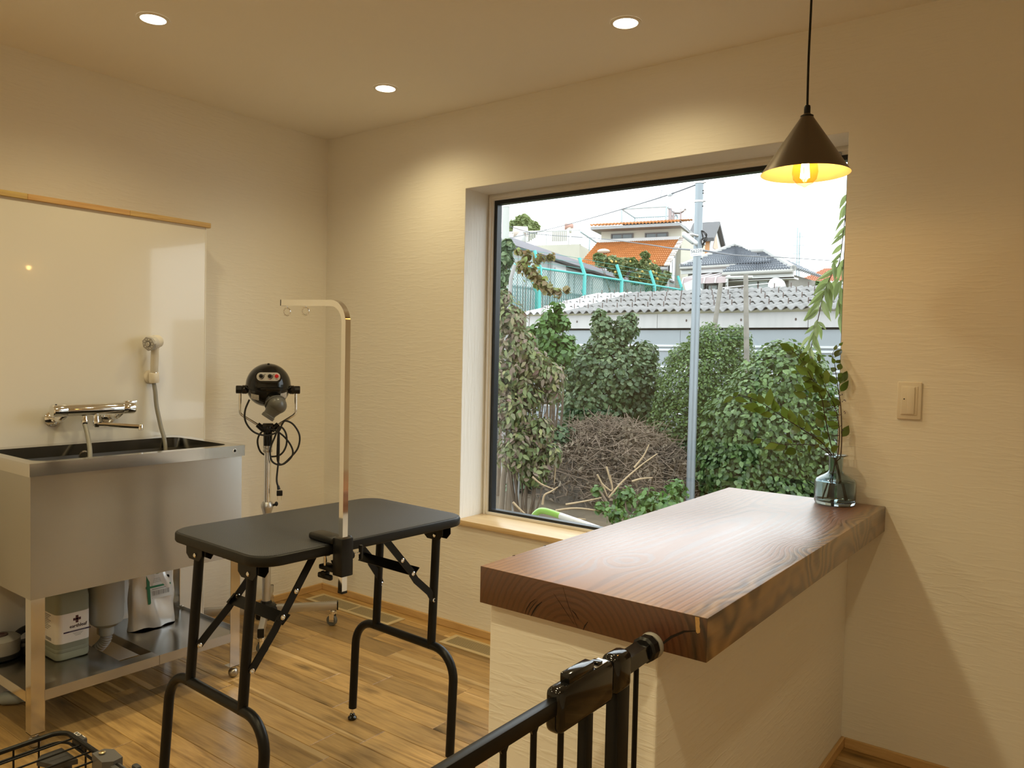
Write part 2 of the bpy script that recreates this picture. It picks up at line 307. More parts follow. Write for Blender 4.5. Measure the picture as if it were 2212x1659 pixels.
def slab_wood():
    mt, nt, b = new_mat('slab_wood'); L = nt.links.new
    tc = N(nt, 'ShaderNodeTexCoord'); sp = N(nt, 'ShaderNodeSeparateXYZ'); L(tc.outputs['Object'], sp.inputs[0])
    def math_(op, a, c=None, d=None):
        n = N(nt, 'ShaderNodeMath', operation=op)
        for i, k in enumerate((a, c, d)):
            if k is None: continue
            if isinstance(k, (int, float)): n.inputs[i].default_value = k
            else: L(k, n.inputs[i])
        return n.outputs[0]
    def noise(sc, detail=3, dist=0.0, off=(0, 0, 0)):
        mp = N(nt, 'ShaderNodeMapping'); mp.inputs['Scale'].default_value = sc; mp.inputs['Location'].default_value = off; L(tc.outputs['Object'], mp.inputs[0])
        n = N(nt, 'ShaderNodeTexNoise'); n.inputs['Scale'].default_value = 1; n.inputs['Detail'].default_value = detail; n.inputs['Distortion'].default_value = dist; L(mp.outputs[0], n.inputs['Vector']); return n.outputs[0]
    x, y, z = sp.outputs
    lx = math_('MULTIPLY_ADD', noise((0.9, 0.8, 0.9), 1), 0.075, -0.02); lz = math_('MULTIPLY_ADD', noise((1.0, 1.2, 1.0), 1, 0, (5, 3, 1)), 0.075, 0.0)
    px = math_('ADD', x, lx); pz = math_('ADD', z, lz)
    r = math_('SQRT', math_('ADD', math_('MULTIPLY', px, px), math_('MULTIPLY', pz, pz)))
    for k, s, a in (((0.26, -0.05, 0.045), 0.085, 0.075), ((0.00, 0.42, 0.085), 0.055, 0.035), ((0.26, 0.40, 0.03), 0.07, 0.05), ((-0.06, -0.45, 0.085), 0.07, -0.03)):
        vs = N(nt, 'ShaderNodeVectorMath', operation='DISTANCE'); L(tc.outputs['Object'], vs.inputs[0]); vs.inputs[1].default_value = k
        q = math_('DIVIDE', vs.outputs['Value'], s); g = math_('EXPONENT', math_('MULTIPLY', math_('MULTIPLY', q, q), -1.0)); r = math_('MULTIPLY_ADD', g, a, r)
    fine = noise((60, 3, 60), 4); r2 = math_('MULTIPLY_ADD', fine, 0.006, r)
    sn = math_('SINE', math_('MULTIPLY', r2, 470.0)); fib = noise((240, 7, 240), 5, 0.2)
    ring = N(nt, 'ShaderNodeValToRGB'); e = ring.color_ramp.elements; e[0].position = 0.12; e[0].color = (0.35, 0.35, 0.35, 1); e[1].position = 0.5; e[1].color = (1, 1, 1, 1)
    L(math_('MULTIPLY_ADD', sn, 0.5, 0.5), ring.inputs[0])
    wide = noise((7, 1.2, 7), 3)
    f = math_('MULTIPLY', ring.outputs[0], math_('MULTIPLY_ADD', fib, 0.55, 0.6)); f = math_('MULTIPLY_ADD', wide, 0.5, math_('SUBTRACT', f, 0.3))
    heart = N(nt, 'ShaderNodeMix', data_type='RGBA'); heart.inputs[6].default_value = (0.17, 0.065, 0.028, 1); heart.inputs[7].default_value = (0.34, 0.160, 0.082, 1); L(f, heart.inputs[0])
    sap = N(nt, 'ShaderNodeMix', data_type='RGBA'); sap.inputs[6].default_value = (0.050, 0.022, 0.007, 1); sap.inputs[7].default_value = (0.34, 0.195, 0.073, 1); L(math_('MULTIPLY_ADD', math_('SINE', math_('MULTIPLY', math_('MULTIPLY_ADD', noise((3, 3.6, 5), 2, 0, (2, 7, 1)), 0.16, r2), 260.0)), 0.36, math_('MULTIPLY_ADD', ring.outputs[0], 0.25, math_('MULTIPLY', wide, 0.5))), sap.inputs[0])
    ms = N(nt, 'ShaderNodeMapRange', interpolation_type='SMOOTHSTEP'); ms.inputs[1].default_value = 0.205; ms.inputs[2].default_value = 0.245; L(math_('MULTIPLY_ADD', wide, 0.05, math_('SUBTRACT', x, 0.025)), ms.inputs[0])
    mx = N(nt, 'ShaderNodeMix', data_type='RGBA'); L(ms.outputs[0], mx.inputs[0]); L(heart.outputs[2], mx.inputs[6]); L(sap.outputs[2], mx.inputs[7])
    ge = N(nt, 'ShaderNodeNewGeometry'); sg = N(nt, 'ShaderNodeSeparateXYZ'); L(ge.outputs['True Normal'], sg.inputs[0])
    end_shade = N(nt, 'ShaderNodeMix', data_type='RGBA', blend_type='MULTIPLY'); L(math_('GREATER_THAN', math_('ABSOLUTE', sg.outputs[1]), 0.8), end_shade.inputs[0]); L(mx.outputs[2], end_shade.inputs[6]); end_shade.inputs[7].default_value = (0.27, 0.165, 0.10, 1)   # darker end grain, plus painted-in shade where the ends face away from the lamps
    L(end_shade.outputs[2], b.inputs['Base Color'])
    rr = N(nt, 'ShaderNodeMapRange'); rr.inputs[3].default_value = 0.30; rr.inputs[4].default_value = 0.50; L(math_('MULTIPLY', fib, ring.outputs[0]), rr.inputs[0]); L(rr.outputs[0], b.inputs['Roughness'])
    b.inputs['Coat Weight'].default_value = 1.0; b.inputs['Coat Roughness'].default_value = 0.37; b.inputs['Coat IOR'].default_value = 1.55; b.inputs['Specular IOR Level'].default_value = 0.5
    bp = N(nt, 'ShaderNodeBump'); bp.inputs['Strength'].default_value = 0.35; bp.inputs['Distance'].default_value = 0.0012; L(f, bp.inputs['Height']); L(bp.outputs[0], b.inputs['Normal'])
    return mt
def brushed(name, col=(0.46, 0.45, 0.43), rough=0.25, aniso=0.95, rot=0.0, ax='Z'):
    mt, nt, b = new_mat(name); L = nt.links.new
    b.inputs['Base Color'].default_value = (*col, 1); b.inputs['Metallic'].default_value = 1; b.inputs['Roughness'].default_value = rough
    b.inputs['Anisotropic'].default_value = aniso; b.inputs['Anisotropic Rotation'].default_value = rot
    tg = N(nt, 'ShaderNodeTangent', direction_type='RADIAL', axis=ax); L(tg.outputs[0], b.inputs['Tangent'])
    tc = N(nt, 'ShaderNodeTexCoord'); mp = N(nt, 'ShaderNodeMapping'); mp.inputs['Scale'].default_value = (3, 3, 420); L(tc.outputs['Object'], mp.inputs[0])
    n = N(nt, 'ShaderNodeTexNoise'); n.inputs['Scale'].default_value = 1; n.inputs['Detail'].default_value = 3; L(mp.outputs[0], n.inputs['Vector'])
    n2 = N(nt, 'ShaderNodeTexNoise'); n2.inputs['Scale'].default_value = 3.0; L(tc.outputs['Object'], n2.inputs['Vector'])
    bp = N(nt, 'ShaderNodeBump'); bp.inputs['Strength'].default_value = 0.10; bp.inputs['Distance'].default_value = 0.012; L(n2.outputs[0], bp.inputs['Height'])
    mr = N(nt, 'ShaderNodeMapRange'); mr.inputs[3].default_value = rough-0.02; mr.inputs[4].default_value = rough+0.02; L(n.outputs[0], mr.inputs[0]); L(mr.outputs[0], b.inputs['Roughness'])
    L(bp.outputs[0], b.inputs['Normal']); return mt
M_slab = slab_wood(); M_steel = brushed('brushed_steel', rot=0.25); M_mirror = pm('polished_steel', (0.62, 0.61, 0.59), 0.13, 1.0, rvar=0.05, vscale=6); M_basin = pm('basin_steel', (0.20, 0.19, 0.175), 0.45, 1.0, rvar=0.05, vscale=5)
M_panel = pm('glossy_cream_panel', (0.78, 0.745, 0.68), 0.13, coat=0.5, rvar=0.04, vscale=1.5)
M_grille = pm('vent_beige', (0.62, 0.50, 0.30), 0.5, bump=0.02); M_dark = pm('dark_void', (0.006, 0.006, 0.006), 0.9, bump=0.05)

# ================================================================== ROOM SHELL
XR, YB, HC = 4.6, -4.4, 2.4
WX0, WX1, WZ0, WZ1, WD = 0.967, 2.625, 0.520, 2.039, 0.24
# floor: substrate and one board per piece
fl = struct('floor', MB().box((-0.02, YB, -0.10), (XR, 0.0, -0.014)), pm('subfloor', (0.05, 0.03, 0.015), 0.8, var=0.2), 'oak strip floor of the room')
planks = {}
def plank(L):
    L = round(L, 2)
    if L not in planks:
        planks[L] = mesh_from('plank', *[getattr(MB().rbox((0, 0, -0.0138), (L-0.0012, 0.1135-0.0011, 0), 0.0011, 1), k) for k in 'vf'], M_plank, False)
    return planks[L]
VENTS = [(0.085, 0.690), (1.015, 1.620)]; VY0, VY1 = -0.178, -0.062
y = -0.103; row = 0; ytop = 0.0
rows = [(0.0, -0.103)] + [(-0.103-0.1135*k, -0.103-0.1135*(k+1)) for k in range(38)]
for ri, (y1, y0) in enumerate(rows):
    x = -random.random()*0.7 if ri not in (1, 2) else 0.0
    while x < XR:
        L = random.choice((0.36, 0.45, 0.6, 0.75, 0.9, 0.9, 1.05)); a, bx_ = max(x, 0.0), min(x+L, XR)
        if bx_-a > 0.05: piece('plank', plank(bx_-a), fl, Matrix.Translation((a, y0, 0)))
        x += L
# window wall: four blocks round the opening
wm = MB()
for lo, hi in (((-0.15, 0, 0), (WX0, WD, HC)), ((WX1, 0, 0), (XR+0.15, WD, HC)), ((WX0, 0, 0), (WX1, WD, WZ0-0.004)), ((WX0, 0, WZ1), (WX1, WD, HC))): wm.box(lo, hi)
struct('wall_window', wm, M_wall, 'cream plaster wall with the large window')
rv = MB()
for lo, hi in (((WX0-0.0005, 0.0012, WZ0), (WX0+0.0012, 0.165, WZ1)), ((WX1-0.0012, 0.0012, WZ0), (WX1+0.0005, 0.165, WZ1)), ((WX0, 0.0012, WZ1-0.0012), (WX1, 0.165, WZ1+0.0005))): rv.box(lo, hi)
struct('trim_1', rv, M_reveal, 'pale plaster lining of the window recess')
struct('wall_left', MB().box((-0.15, YB, 0), (0, 0, HC)), M_wall, 'cream plaster wall behind the sink')
struct('wall_back', MB().box((-0.15, YB-0.15, 0), (XR+0.15, YB, HC)), M_wall, 'cream plaster wall behind the camera')
struct('wall_right', MB().box((XR, YB, 0), (XR+0.15, 0, HC)), M_wall, 'cream plaster wall out of view on the right')
struct('ceiling', MB().box((-0.15, YB-0.15, HC), (XR+0.15, WD, HC+0.12)), M_ceil, 'cream plaster ceiling')
def base(name, lo, hi, mat, lab): struct(name, MB().rbox(lo, hi, 0.002, 1), mat, lab)
BH = 0.034
base('baseboard_window', (0.0, -0.010, 0), (2.262, 0, BH), M_pinex, 'low pine baseboard under the window wall')
base('baseboard_window_right', (2.682, -0.010, 0), (XR, 0, BH), M_pinex, 'low pine baseboard right of the counter')
base('baseboard_left', (0.0, -0.80, 0), (0.010, -0.010, BH), M_pine, 'low pine baseboard in the corner behind the dryer')
base('baseboard_counter', (2.670, -1.39, 0), (2.682, 0.0, BH), M_pine, 'low pine baseboard along the counter wall')
# window
win = struct('window_1', MB().box((WX0, 0.168, WZ0), (WX0+0.030, 0.205, WZ1)).box((WX1-0.030, 0.168, WZ0), (WX1, 0.205, WZ1)).box((WX0+0.030, 0.168, WZ1-0.030), (WX1-0.030, 0.205, WZ1)).box((WX0+0.030, 0.168, WZ0), (WX1-0.030, 0.205, WZ0+0.012)), pm('window_frame_white', (0.78, 0.76, 0.72), 0.4, bump=0.02), 'large fixed picture window with white and black frame')
gk = MB(); a, b_ = 0.030, 0.048
gk.box((WX0+a, 0.178, WZ0+0.012), (WX0+b_, 0.212, WZ1-a)).box((WX1-b_, 0.178, WZ0+0.012), (WX1-a, 0.212, WZ1-a)).box((WX0+b_, 0.178, WZ1-b_), (WX1-b_, 0.212, WZ1-a)).box((WX0+b_, 0.178, WZ0+0.012), (WX1-b_, 0.212, WZ0+0.024))
part('sash', gk, pm('window_sash_black', (0.012, 0.016, 0.022), 0.3, rvar=0.05), win, 'black inner sash')
part('pane', MB().box((WX0+b_-0.004, 0.192, WZ0+0.020), (WX1-b_+0.004, 0.197, WZ1-b_+0.004)), clearmat('window_glass', (0.985, 0.995, 0.99)), win, None, False)
part('window_sill', MB().rbox((WX0-0.012, -0.020, WZ0-0.024), (WX1+0.012, 0.168, WZ0), 0.0025, 2), M_sill, win, 'pale wooden sill board')
part('bead', MB().box((WX0+0.012, 0.160, WZ0), (WX0+0.020, 0.168, WZ1-0.012)).box((WX0+0.020, 0.160, WZ1-0.020), (WX1-0.020, 0.168, WZ1-0.012)), MATS['window_frame_white'], win)
la = part('latch', MB().rbox((2.50, 0.158, WZ1-0.034), (2.56, 0.170, WZ1-0.022), 0.002), M_greypl, win)
# boxed-out lining behind the sink, its glossy panel and pine ledge
LX, LY, LH = 0.165, -0.800, 1.811
lin = struct('wall_left_lining', MB().box((0, YB, 0), (LX-0.004, LY-0.004, LH)), M_wall, 'boxed-out lining wall behind the sink')
part('panel', MB().box((LX-0.004, YB, 0.004), (LX, LY-0.001, LH)), M_panel, lin, 'glossy cream splash panel', False)
part('edge_strip', MB().rbox((0, LY-0.005, 0.004), (LX+0.002, LY, LH), 0.001, 1), M_white, lin, 'thin cream corner strip')
led = struct('trim_2', MB().box((0.0, YB, LH), (0.160, LY+0.010, LH+0.0205)), M_pine, 'pine ledge on top of the glossy lining wall')
yy = [YB, -2.62, -1.90, -1.516, -1.141, LY+0.017]
for i in range(5): part('board', MB().rbox((0.150, yy[i], LH-0.0002), (0.176, yy[i+1]-0.0006, LH+0.021), 0.0015, 1), wood(f'pine_{i}', (0.46+.05*(i%2), 0.27, 0.10), (0.72, 0.47+.04*(i%3), 0.20), 'y', 1.2, 0.45, 26), led)
# low wall under the counter
struct('wall_counter', MB().rbox((2.262, -1.388, 0), (2.670, 0.0, 0.7385), 0.004, 2), plaster('counter_plaster', (0.85, 0.83, 0.79), 'z', 0.45), 'low plastered wall carrying the wooden counter')

# ================================================================== CEILING LAMPS
disc_m = glow('downlight_glow', (1.0, 0.93, 0.80), 9.0); M_dlring = pm('downlight_ring', (0.80, 0.77, 0.70), 0.4, bump=0.02)
DL = [(0.700, -1.329, 'round recessed downlight above the sink end of the room'), (2.005, -0.401, 'round recessed downlight in front of the window beside the pendant cord'), (0.855, -0.399, 'round recessed downlight in the corner above the dryer'),
      (3.30, -2.35, 'round recessed downlight above the camera side of the gate'), (3.30, -3.5, 'unseen downlight added for fill by the back wall at the right'), (2.05, -3.5, 'unseen downlight added for fill by the back wall in the middle'), (0.75, -3.5, 'unseen downlight added for fill by the back wall at the left'),  # the back-wall row is out of view, added to fill the room with light
      (2.005, -1.33, 'round recessed downlight over the grooming table end of the counter'), (0.75, -2.35, 'round recessed downlight at the back left'), (2.05, -2.35, 'round recessed downlight near the camera')]
def downlight(x, y, lab, w):
    t = thing('downlight', lab, 'ceiling light', (x, y, HC), 0, 'round recessed downlights')
    rg = MB().lathe([(0.0405, -0.0005), (0.0415, -0.0045), (0.050, -0.004), (0.0525, -0.0005)], (x, y, HC), seg=36)
    rg.f = [f for f in rg.f if len(f) == 4]
    part('trim_ring', rg, M_dlring, t)
    part('diffuser', MB().lathe([(0.0001, -0.0018), (0.041, -0.0016), (0.041, -0.0002)], (x, y, HC), seg=36), disc_m, t)
    l = bpy.data.lights.new('downlight_beam', 'SPOT'); l.energy = w; l.color = DOWN_COL; l.spot_size = rad(150); l.spot_blend = 1.0; l.shadow_soft_size = 0.038
    o = bpy.data.objects.new('downlight_beam', l); COL.objects.link(o); o.parent = t; o.location = (0, 0, -0.045)
for i, d in enumerate(DL): downlight(*d, DOWN_W*(0.76 if i < 3 else 1.38))  # lamps out of view run stronger than the visible ones, as fill
# pendant
PX, PY = 2.656, -0.55
RZ = 1.7895
t = thing('pendant_lamp', 'black cone pendant lamp with gold inside and lit amber bulb over the counter', 'lamp', (PX, PY, HC))
part('canopy', MB().lathe([(0.045, 0), (0.045, -0.018), (0.038, -0.024), (0.0001, -0.024)], (PX, PY, HC), seg=24), M_blackpl, t)
part('cord', MB().tube(spline([(PX, PY, HC-0.02), (PX+0.001, PY, 2.25), (PX-0.001, PY, 2.1), (PX, PY, 1.966)], 5), 0.0032, 8), M_blackpl, t)
part('cord_grip', MB().lathe([(0.0075, 1.972), (0.0085, 1.968), (0.0085, 1.952), (0.0075, 1.9485)], (PX, PY, 0), seg=16), M_blackpl, t)
sh_o = MB().lathe([(0.0095, 1.950), (0.012, 1.9475), (0.0145, 1.944), (0.1155, RZ), (0.1160, RZ-0.0005)], (PX, PY, 0), seg=64); sh_o.f = [f for f in sh_o.f if len(f) == 4]
cone = part('shade', sh_o, pm('pendant_bronze', (0.135, 0.105, 0.075), 0.30, 0.75, rvar=0.05), t, 'dark bronze cone shade')
sh_i = MB().lathe([(0.1160, RZ-0.0005), (0.1150, RZ), (0.013, 1.942)], (PX, PY, 0), seg=64); sh_i.f = [f for f in sh_i.f if len(f) == 4]
part('shade_lining', sh_i, pm('pendant_gold', (0.86, 0.72, 0.44), 0.4, 0.15, rvar=0.05), cone, 'gold inner face')
sk = part('lamp_holder', MB().lathe([(0.017, 1.945), (0.017, 1.875), (0.015, 1.868)], (PX, PY, 0), seg=20), M_blackpl, t)
gl = MB().lathe([(0.013, 1.870), (0.015, 1.862), (0.024, 1.838), (0.0325, 1.808), (0.034, 1.792), (0.030, 1.774), (0.020, 1.762), (0.008, 1.757), (0.003, 1.753), (0.0001, 1.7525)], (PX, PY, 0), seg=28); gl.f = [f for f in gl.f if len(f) == 4]
bulb = part('bulb', gl, clearmat('amber_bulb_glass', (1.0, 0.80, 0.45), 0.02), t, 'amber glass bulb')
fi = MB()
for k in range(8):
    a = 2*PI*k/8; fi.tube([(PX+0.007*math.cos(a), PY+0.007*math.sin(a), 1.842), (PX+0.011*math.cos(a+.4), PY+0.011*math.sin(a+.4), 1.778)], 0.0016, 6)
part('filament', fi, glow('filament_glow', (1.0, 0.72, 0.36), 90), bulb)
l = bpy.data.lights.new('pendant_light', 'POINT'); l.energy = PEND_W; l.color = (1.0, 0.68, 0.36); l.shadow_soft_size = 0.012
o = bpy.data.objects.new('pendant_light', l); COL.objects.link(o); o.parent = t; o.location = (0, 0, 1.806-HC)

# ================================================================== COUNTER
ct = thing('counter_top', 'thick solid wooden counter slab with live grain set on the low plastered wall', 'counter', (2.517, -0.708, 0.7385))
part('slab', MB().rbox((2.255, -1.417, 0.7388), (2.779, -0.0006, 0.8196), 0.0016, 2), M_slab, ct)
ck = pm('wood_crack', (0.010, 0.005, 0.003), 0.9, bump=0.1)
def crack(pts, w):
    mb = MB(); P = [Vector((p[0], -1.4173, p[1])) for p in pts]; n = len(P); up, dn = [], []
    for i, p in enumerate(P):
        t_ = (P[min(i+1, n-1)]-P[max(i-1, 0)]).normalized(); nn = Vector((t_.z, 0, -t_.x)); ww = w*math.sin(PI*(i+0.35)/(n-0.3)); up.append(p+nn*ww); dn.append(p-nn*ww)
    vs = up+dn[::-1]; mb.add(vs, [tuple(range(len(vs)))]); part('crack', mb, ck, ct, 'dark split in the end grain', False)
for px_, w in (([(1134, 1327), (1138, 1315), (1146, 1302), (1157, 1294)], .0011), ([(1140, 1329), (1145, 1317), (1153, 1306), (1162, 1297)], .0008), ([(1147, 1331), (1152, 1321), (1160, 1309), (1171, 1300)], .0018), ([(1260, 1361), (1263, 1353), (1270, 1343)], .0014), ([(1235, 1318), (1243, 1326), (1250, 1338)], .0012), ([(1196, 1282), (1215, 1310), (1240, 1348)], .0006), ([(1216, 1268), (1228, 1308), (1248, 1356)], .0006), ([(1420, 1404), (1432, 1390), (1450, 1376), (1478, 1364), (1505, 1363)], .0024)):
    crack([(atY(*p, -1.417)[0], atY(*p, -1.417)[2]) for p in px_], w)
pa = MB().prism([(0, 0), (.0085, 0), (.0085, -.004), (.0095, -.010), (.009, -.016), (.0105, -.021), (.010, -.027), (.0055, -.0295), (.003, -.027), (.0015, -.015)], (2.755, -1.4170, 0.8178), (1, 0, 0), (0, 0, 1), 0.0004)
part('bark_patch', pa, pm('bark_patch', (0.50, 0.30, 0.11), 0.7, var=.2, vscale=200), ct, 'pale ochre strip on the slab corner', False)
for px_ in ((1174, 1178), (1317, 1132), (1416, 1102), (1500, 1076), (1106, 1199)):
    q = atZ(*px_, 0.8196); part('chip', MB().ell((2.2565, q[1], 0.8186), (0.0035, 0.006, 0.0016), 8, 6), ck, ct)
# light switch
sx_, sz_ = 2.8365, 1.1645
t = thing('light_switch', 'single cream rocker light switch on the wall right of the window', 'switch', (sx_, 0, sz_))
M_sw = pm('switch_cream', (0.78, 0.72, 0.62), 0.35, bump=0.02)
part('cover_plate', MB().rbox((sx_-.035, -0.008, sz_-.060), (sx_+.035, -0.0003, sz_+.060), 0.006, 3), M_sw, t)
part('frame', MB().rbox((sx_-.024, -0.0105, sz_-.046), (sx_+.024, -0.006, sz_+.046), 0.002), M_sw, t)
r_ = part('rocker', MB().rbox((sx_-.021, -0.0135, sz_-.043), (sx_+.0165, -0.008, sz_+.043), 0.0015), M_sw, t)
part('rocker_ridge', MB().rbox((sx_-.004, -0.0150, sz_-.042), (sx_+.016, -0.012, sz_+.042), 0.0015), M_sw, r_)
part('indicator', MB().box((sx_-.0155, -0.0139, sz_+.003), (sx_-.0115, -0.0128, sz_+.0065)), M_blackpl, r_)
# floor vents
for i, (x0, x1) in enumerate(VENTS):
    t = thing('floor_vent', ('beige slotted floor vent in the corner behind the dryer stand', 'beige slotted floor vent beside the counter wall')[i], 'vent', ((x0+x1)/2, (VY0+VY1)/2, 0), 0, 'floor vents along the window wall')
    fr = MB()
    for lo, hi in (((x0, VY0), (x1, VY0+.018)), ((x0, VY1-.014), (x1, VY1)), ((x0, VY0+.018), (x0+.022, VY1-.014)), ((x1-.022, VY0+.018), (x1, VY1-.014)), (((x0+x1)/2-.004, VY0+.018), ((x0+x1)/2+.004, VY1-.014))): fr.box((*lo, 0.0002), (*hi, 0.0045))
    part('frame', fr, M_grille, t, None, False)
    part('dark_tray', MB().box((x0+.004, VY0+.004, 0.0002), (x1-.004, VY1-.004, 0.0008)), M_dark, t, None, False)
    sl = mesh_from('slat', *[getattr(MB().box((0, 0, 0.0037), (x1-x0-.044, 0.0034, 0.0043)), k) for k in 'vf'], M_grille, False)
    for k in range(11): piece('slat', sl, t, Matrix.Translation((x0+.022, VY0+.0205+k*.00735, 0)))
# ================================================================== STEEL DOG BATH SINK
SX0, SX1, SY0, SY1 = 0.180, 0.682, -1.709, -0.944; RZ0, RZ1 = 0.871, 0.912; APZ = 0.480; SHZ = 0.180
t = thing('bath_sink', 'freestanding stainless steel grooming sink with tall apron and lower shelf', 'sink', ((SX0+SX1)/2, (SY0+SY1)/2, 0))
def ring_slab(outer, inner, z0, z1):
    n = len(outer); vs = [(*p, z1) for p in outer]+[(*p, z1) for p in inner]+[(*p, z0) for p in outer]+[(*p, z0) for p in inner]; fs = []
    for i in range(n):
        j = (i+1) % n; fs += [(i, j, n+j, n+i), (2*n+i, 3*n+i, 3*n+j, 2*n+j), (i, 2*n+i, 2*n+j, j), (n+i, n+j, 3*n+j, 3*n+i)]
    return MB().add(vs, fs)
cx, cy = (SX0+SX1)/2, (SY0+SY1)/2
out = [(cx+p[0], cy+p[1]) for p in rrect(SX1-SX0, SY1-SY0, 0.003, 6)]
IX0, IX1, IY0, IY1 = 0.247, 0.641, -1.671, -0.985; ix, iy = (IX0+IX1)/2, (IY0+IY1)/2
inn = [(ix+p[0], iy+p[1]) for p in rrect(IX1-IX0, IY1-IY0, 0.045, 6)]
part('rim', ring_slab(out, inn, RZ0, RZ1), M_mirror, t, 'polished rim')
bl = []
prof = [(1.0, 0.0, RZ1-0.001), (1.0, 0.0, 0.70), (0.97, 0.0, 0.63), (0.93, 0.0, 0.605)]
base_poly = rrect(IX1-IX0+.001, IY1-IY0+.001, 0.045, 6); n = len(base_poly); bv, bf = [], []
for s_, _, z_ in prof: bv += [(ix+p[0]*s_, iy+p[1]*s_, z_) for p in base_poly]
for k in range(len(prof)-1):
    for i in range(n): bf.append((k*n+i, (k+1)*n+i, (k+1)*n+(i+1) % n, k*n+(i+1) % n))
bf.append(tuple((len(prof)-1)*n+i for i in range(n)))
part('basin', MB().add(bv, bf), M_basin, t, 'dull steel basin inside')
AX0, AX1, AY0, AY1 = 0.195, 0.670, -1.700, -0.951
ap = MB()
for lo, hi in (((AX1-.0015, AY0, APZ), (AX1, AY1, RZ0)), ((AX0, AY0, APZ), (AX1-.0015, AY0+.0015, RZ0)), ((AX0, AY1-.0015, APZ), (AX1-.0015, AY1, RZ0)), ((AX0, AY0+.0015, APZ), (AX0+.0015, AY1-.0015, RZ0))): ap.box(lo, hi)
part('apron', ap, M_steel, t, 'brushed steel apron', False)
def leg(fx, fy, name_foot):
    x = AX1-.0017 if fx else AX0+.0017; sx = -1 if fx else 1; y = AY0+.0017 if fy else AY1-.0017; sy = 1 if fy else -1; zb = 0.046
    mb = MB(); xs = sorted((x-.0006*0, x+sx*.0022)); ys = sorted((y, y+sy*.041))
    mb.box((xs[0], ys[0], zb), (xs[1], ys[1], APZ+.05)); xs2 = sorted((x+sx*.0022, x+sx*.040)); ys2 = sorted((y, y+sy*.0022)); mb.box((xs2[0], ys2[0], zb), (xs2[1], ys2[1], APZ+.05))
    xs = sorted((x, x+sx*.040)); mb.box((xs[0], ys[0], zb), (xs[1], ys[1], zb+.002))
    L_ = part('leg', mb, M_mirror, t, None, False)
    c = (x+sx*.016, y+sy*.016, 0)
    part('foot_stem', MB().lathe([(.0055, .036), (.0055, .058)], c, seg=12).lathe([(.011, .0385), (.011, .0455)], c, seg=6), M_mirror, L_)
    part('ball_foot', MB().ell((c[0], c[1], .0192), .0192, 20, 14), pm('foot_steel', (.42, .40, .37), .3, 1.0, rvar=.05), L_)
for fx in (1, 0):
    for fy in (1, 0): leg(fx, fy, 'ball_foot')
sh = MB(); R1 = AX1-.0024
YSPL = -1.278
sh.box((AX0+.003, AY0+.0024, SHZ-.002), (R1-.001, -1.392, SHZ)).box((R1-.052, -1.392, SHZ-.002), (R1-.001, YSPL-.001, SHZ)).box((R1-.001, AY0+.041, SHZ-.033), (R1+.0012, YSPL-.0012, SHZ+.0012)).box((AX0+.003, -1.394, SHZ-.025), (R1-.052, -1.392, SHZ-.002))
part('shelf', sh, M_steel, t, 'left steel shelf plate', False)
sh = MB().box((AX0+.003, YSPL+.001, SHZ-.002), (R1-.001, AY1-.0024, SHZ)).box((R1-.001, YSPL+.0012, SHZ-.033), (R1+.0012, AY1-.041, SHZ+.0012)).box((AX0+.003, YSPL-.001, SHZ-.033), (R1-.001, YSPL+.001, SHZ))
part('shelf', sh, M_steel, t, 'right steel shelf plate', False)
part('side_rail', MB().box((AX0+.04, AY0, SHZ-.033), (AX1-.04, AY0+.002, SHZ+.001)), M_mirror, t, None, False)
part('side_rail', MB().box((AX0+.04, AY1-.002, SHZ-.033), (AX1-.04, AY1, SHZ+.012)), M_mirror, t, None, False)
part('rivet', MB().ell((AX0+.06, AY1-.003, SHZ+.012), (.006, .006, .005), 10, 8), M_chrome, t)
for py in (-1.05, ): part('hole_rim', MB().lathe([(.0050, .0004), (.0055, .0016), (.0078, .0016), (.0085, .0004)], (SX1, -0.99, .893), (1, 0, 0), 24), M_chrome, t); part('hole', MB().lathe([(.0054, .0002), (.0054, .0006)], (SX1, -0.99, .893), (1, 0, 0), 20), M_dark, t)
q = atX(12, 1005, SX0+.25); part('overflow', MB().lathe([(.017, 0), (.017, .0015), (.012, .002), (.012, .0006), (.0001, .0006)], (IX0+.0008, -1.349, .868), (1, 0, 0), 24), M_chrome, t, 'round chrome overflow ring')
# trap and hose of the drain
TX, TY = 0.430, -1.352
tr = part('drain_trap', MB().lathe([(.060, .60), (.060, .335), (.0585, .331), (.0585, .288), (.054, .270), (.040, .258), (.0255, .252), (.0255, .230), (.0235, .222)], (TX, TY, 0), seg=32), pm('trap_grey', (.33, .345, .345), .42, bump=.02), t, 'grey plastic trap cup')
hp = spline([(TX, TY, .226), (TX, TY-.002, .205), (TX-.02, TY-.010, .178), (TX-.075, TY-.022, .135), (TX-.16, TY-.02, .09), (.215, TY+.01, .03)], 16)
part('drain_hose', MB().tube(hp, [.0205 if (i//2) % 2 else .0165 for i in range(len(hp))], 14), pm('hose_grey', (.30, .30, .30), .45, bump=.02), tr, 'ribbed grey drain hose')

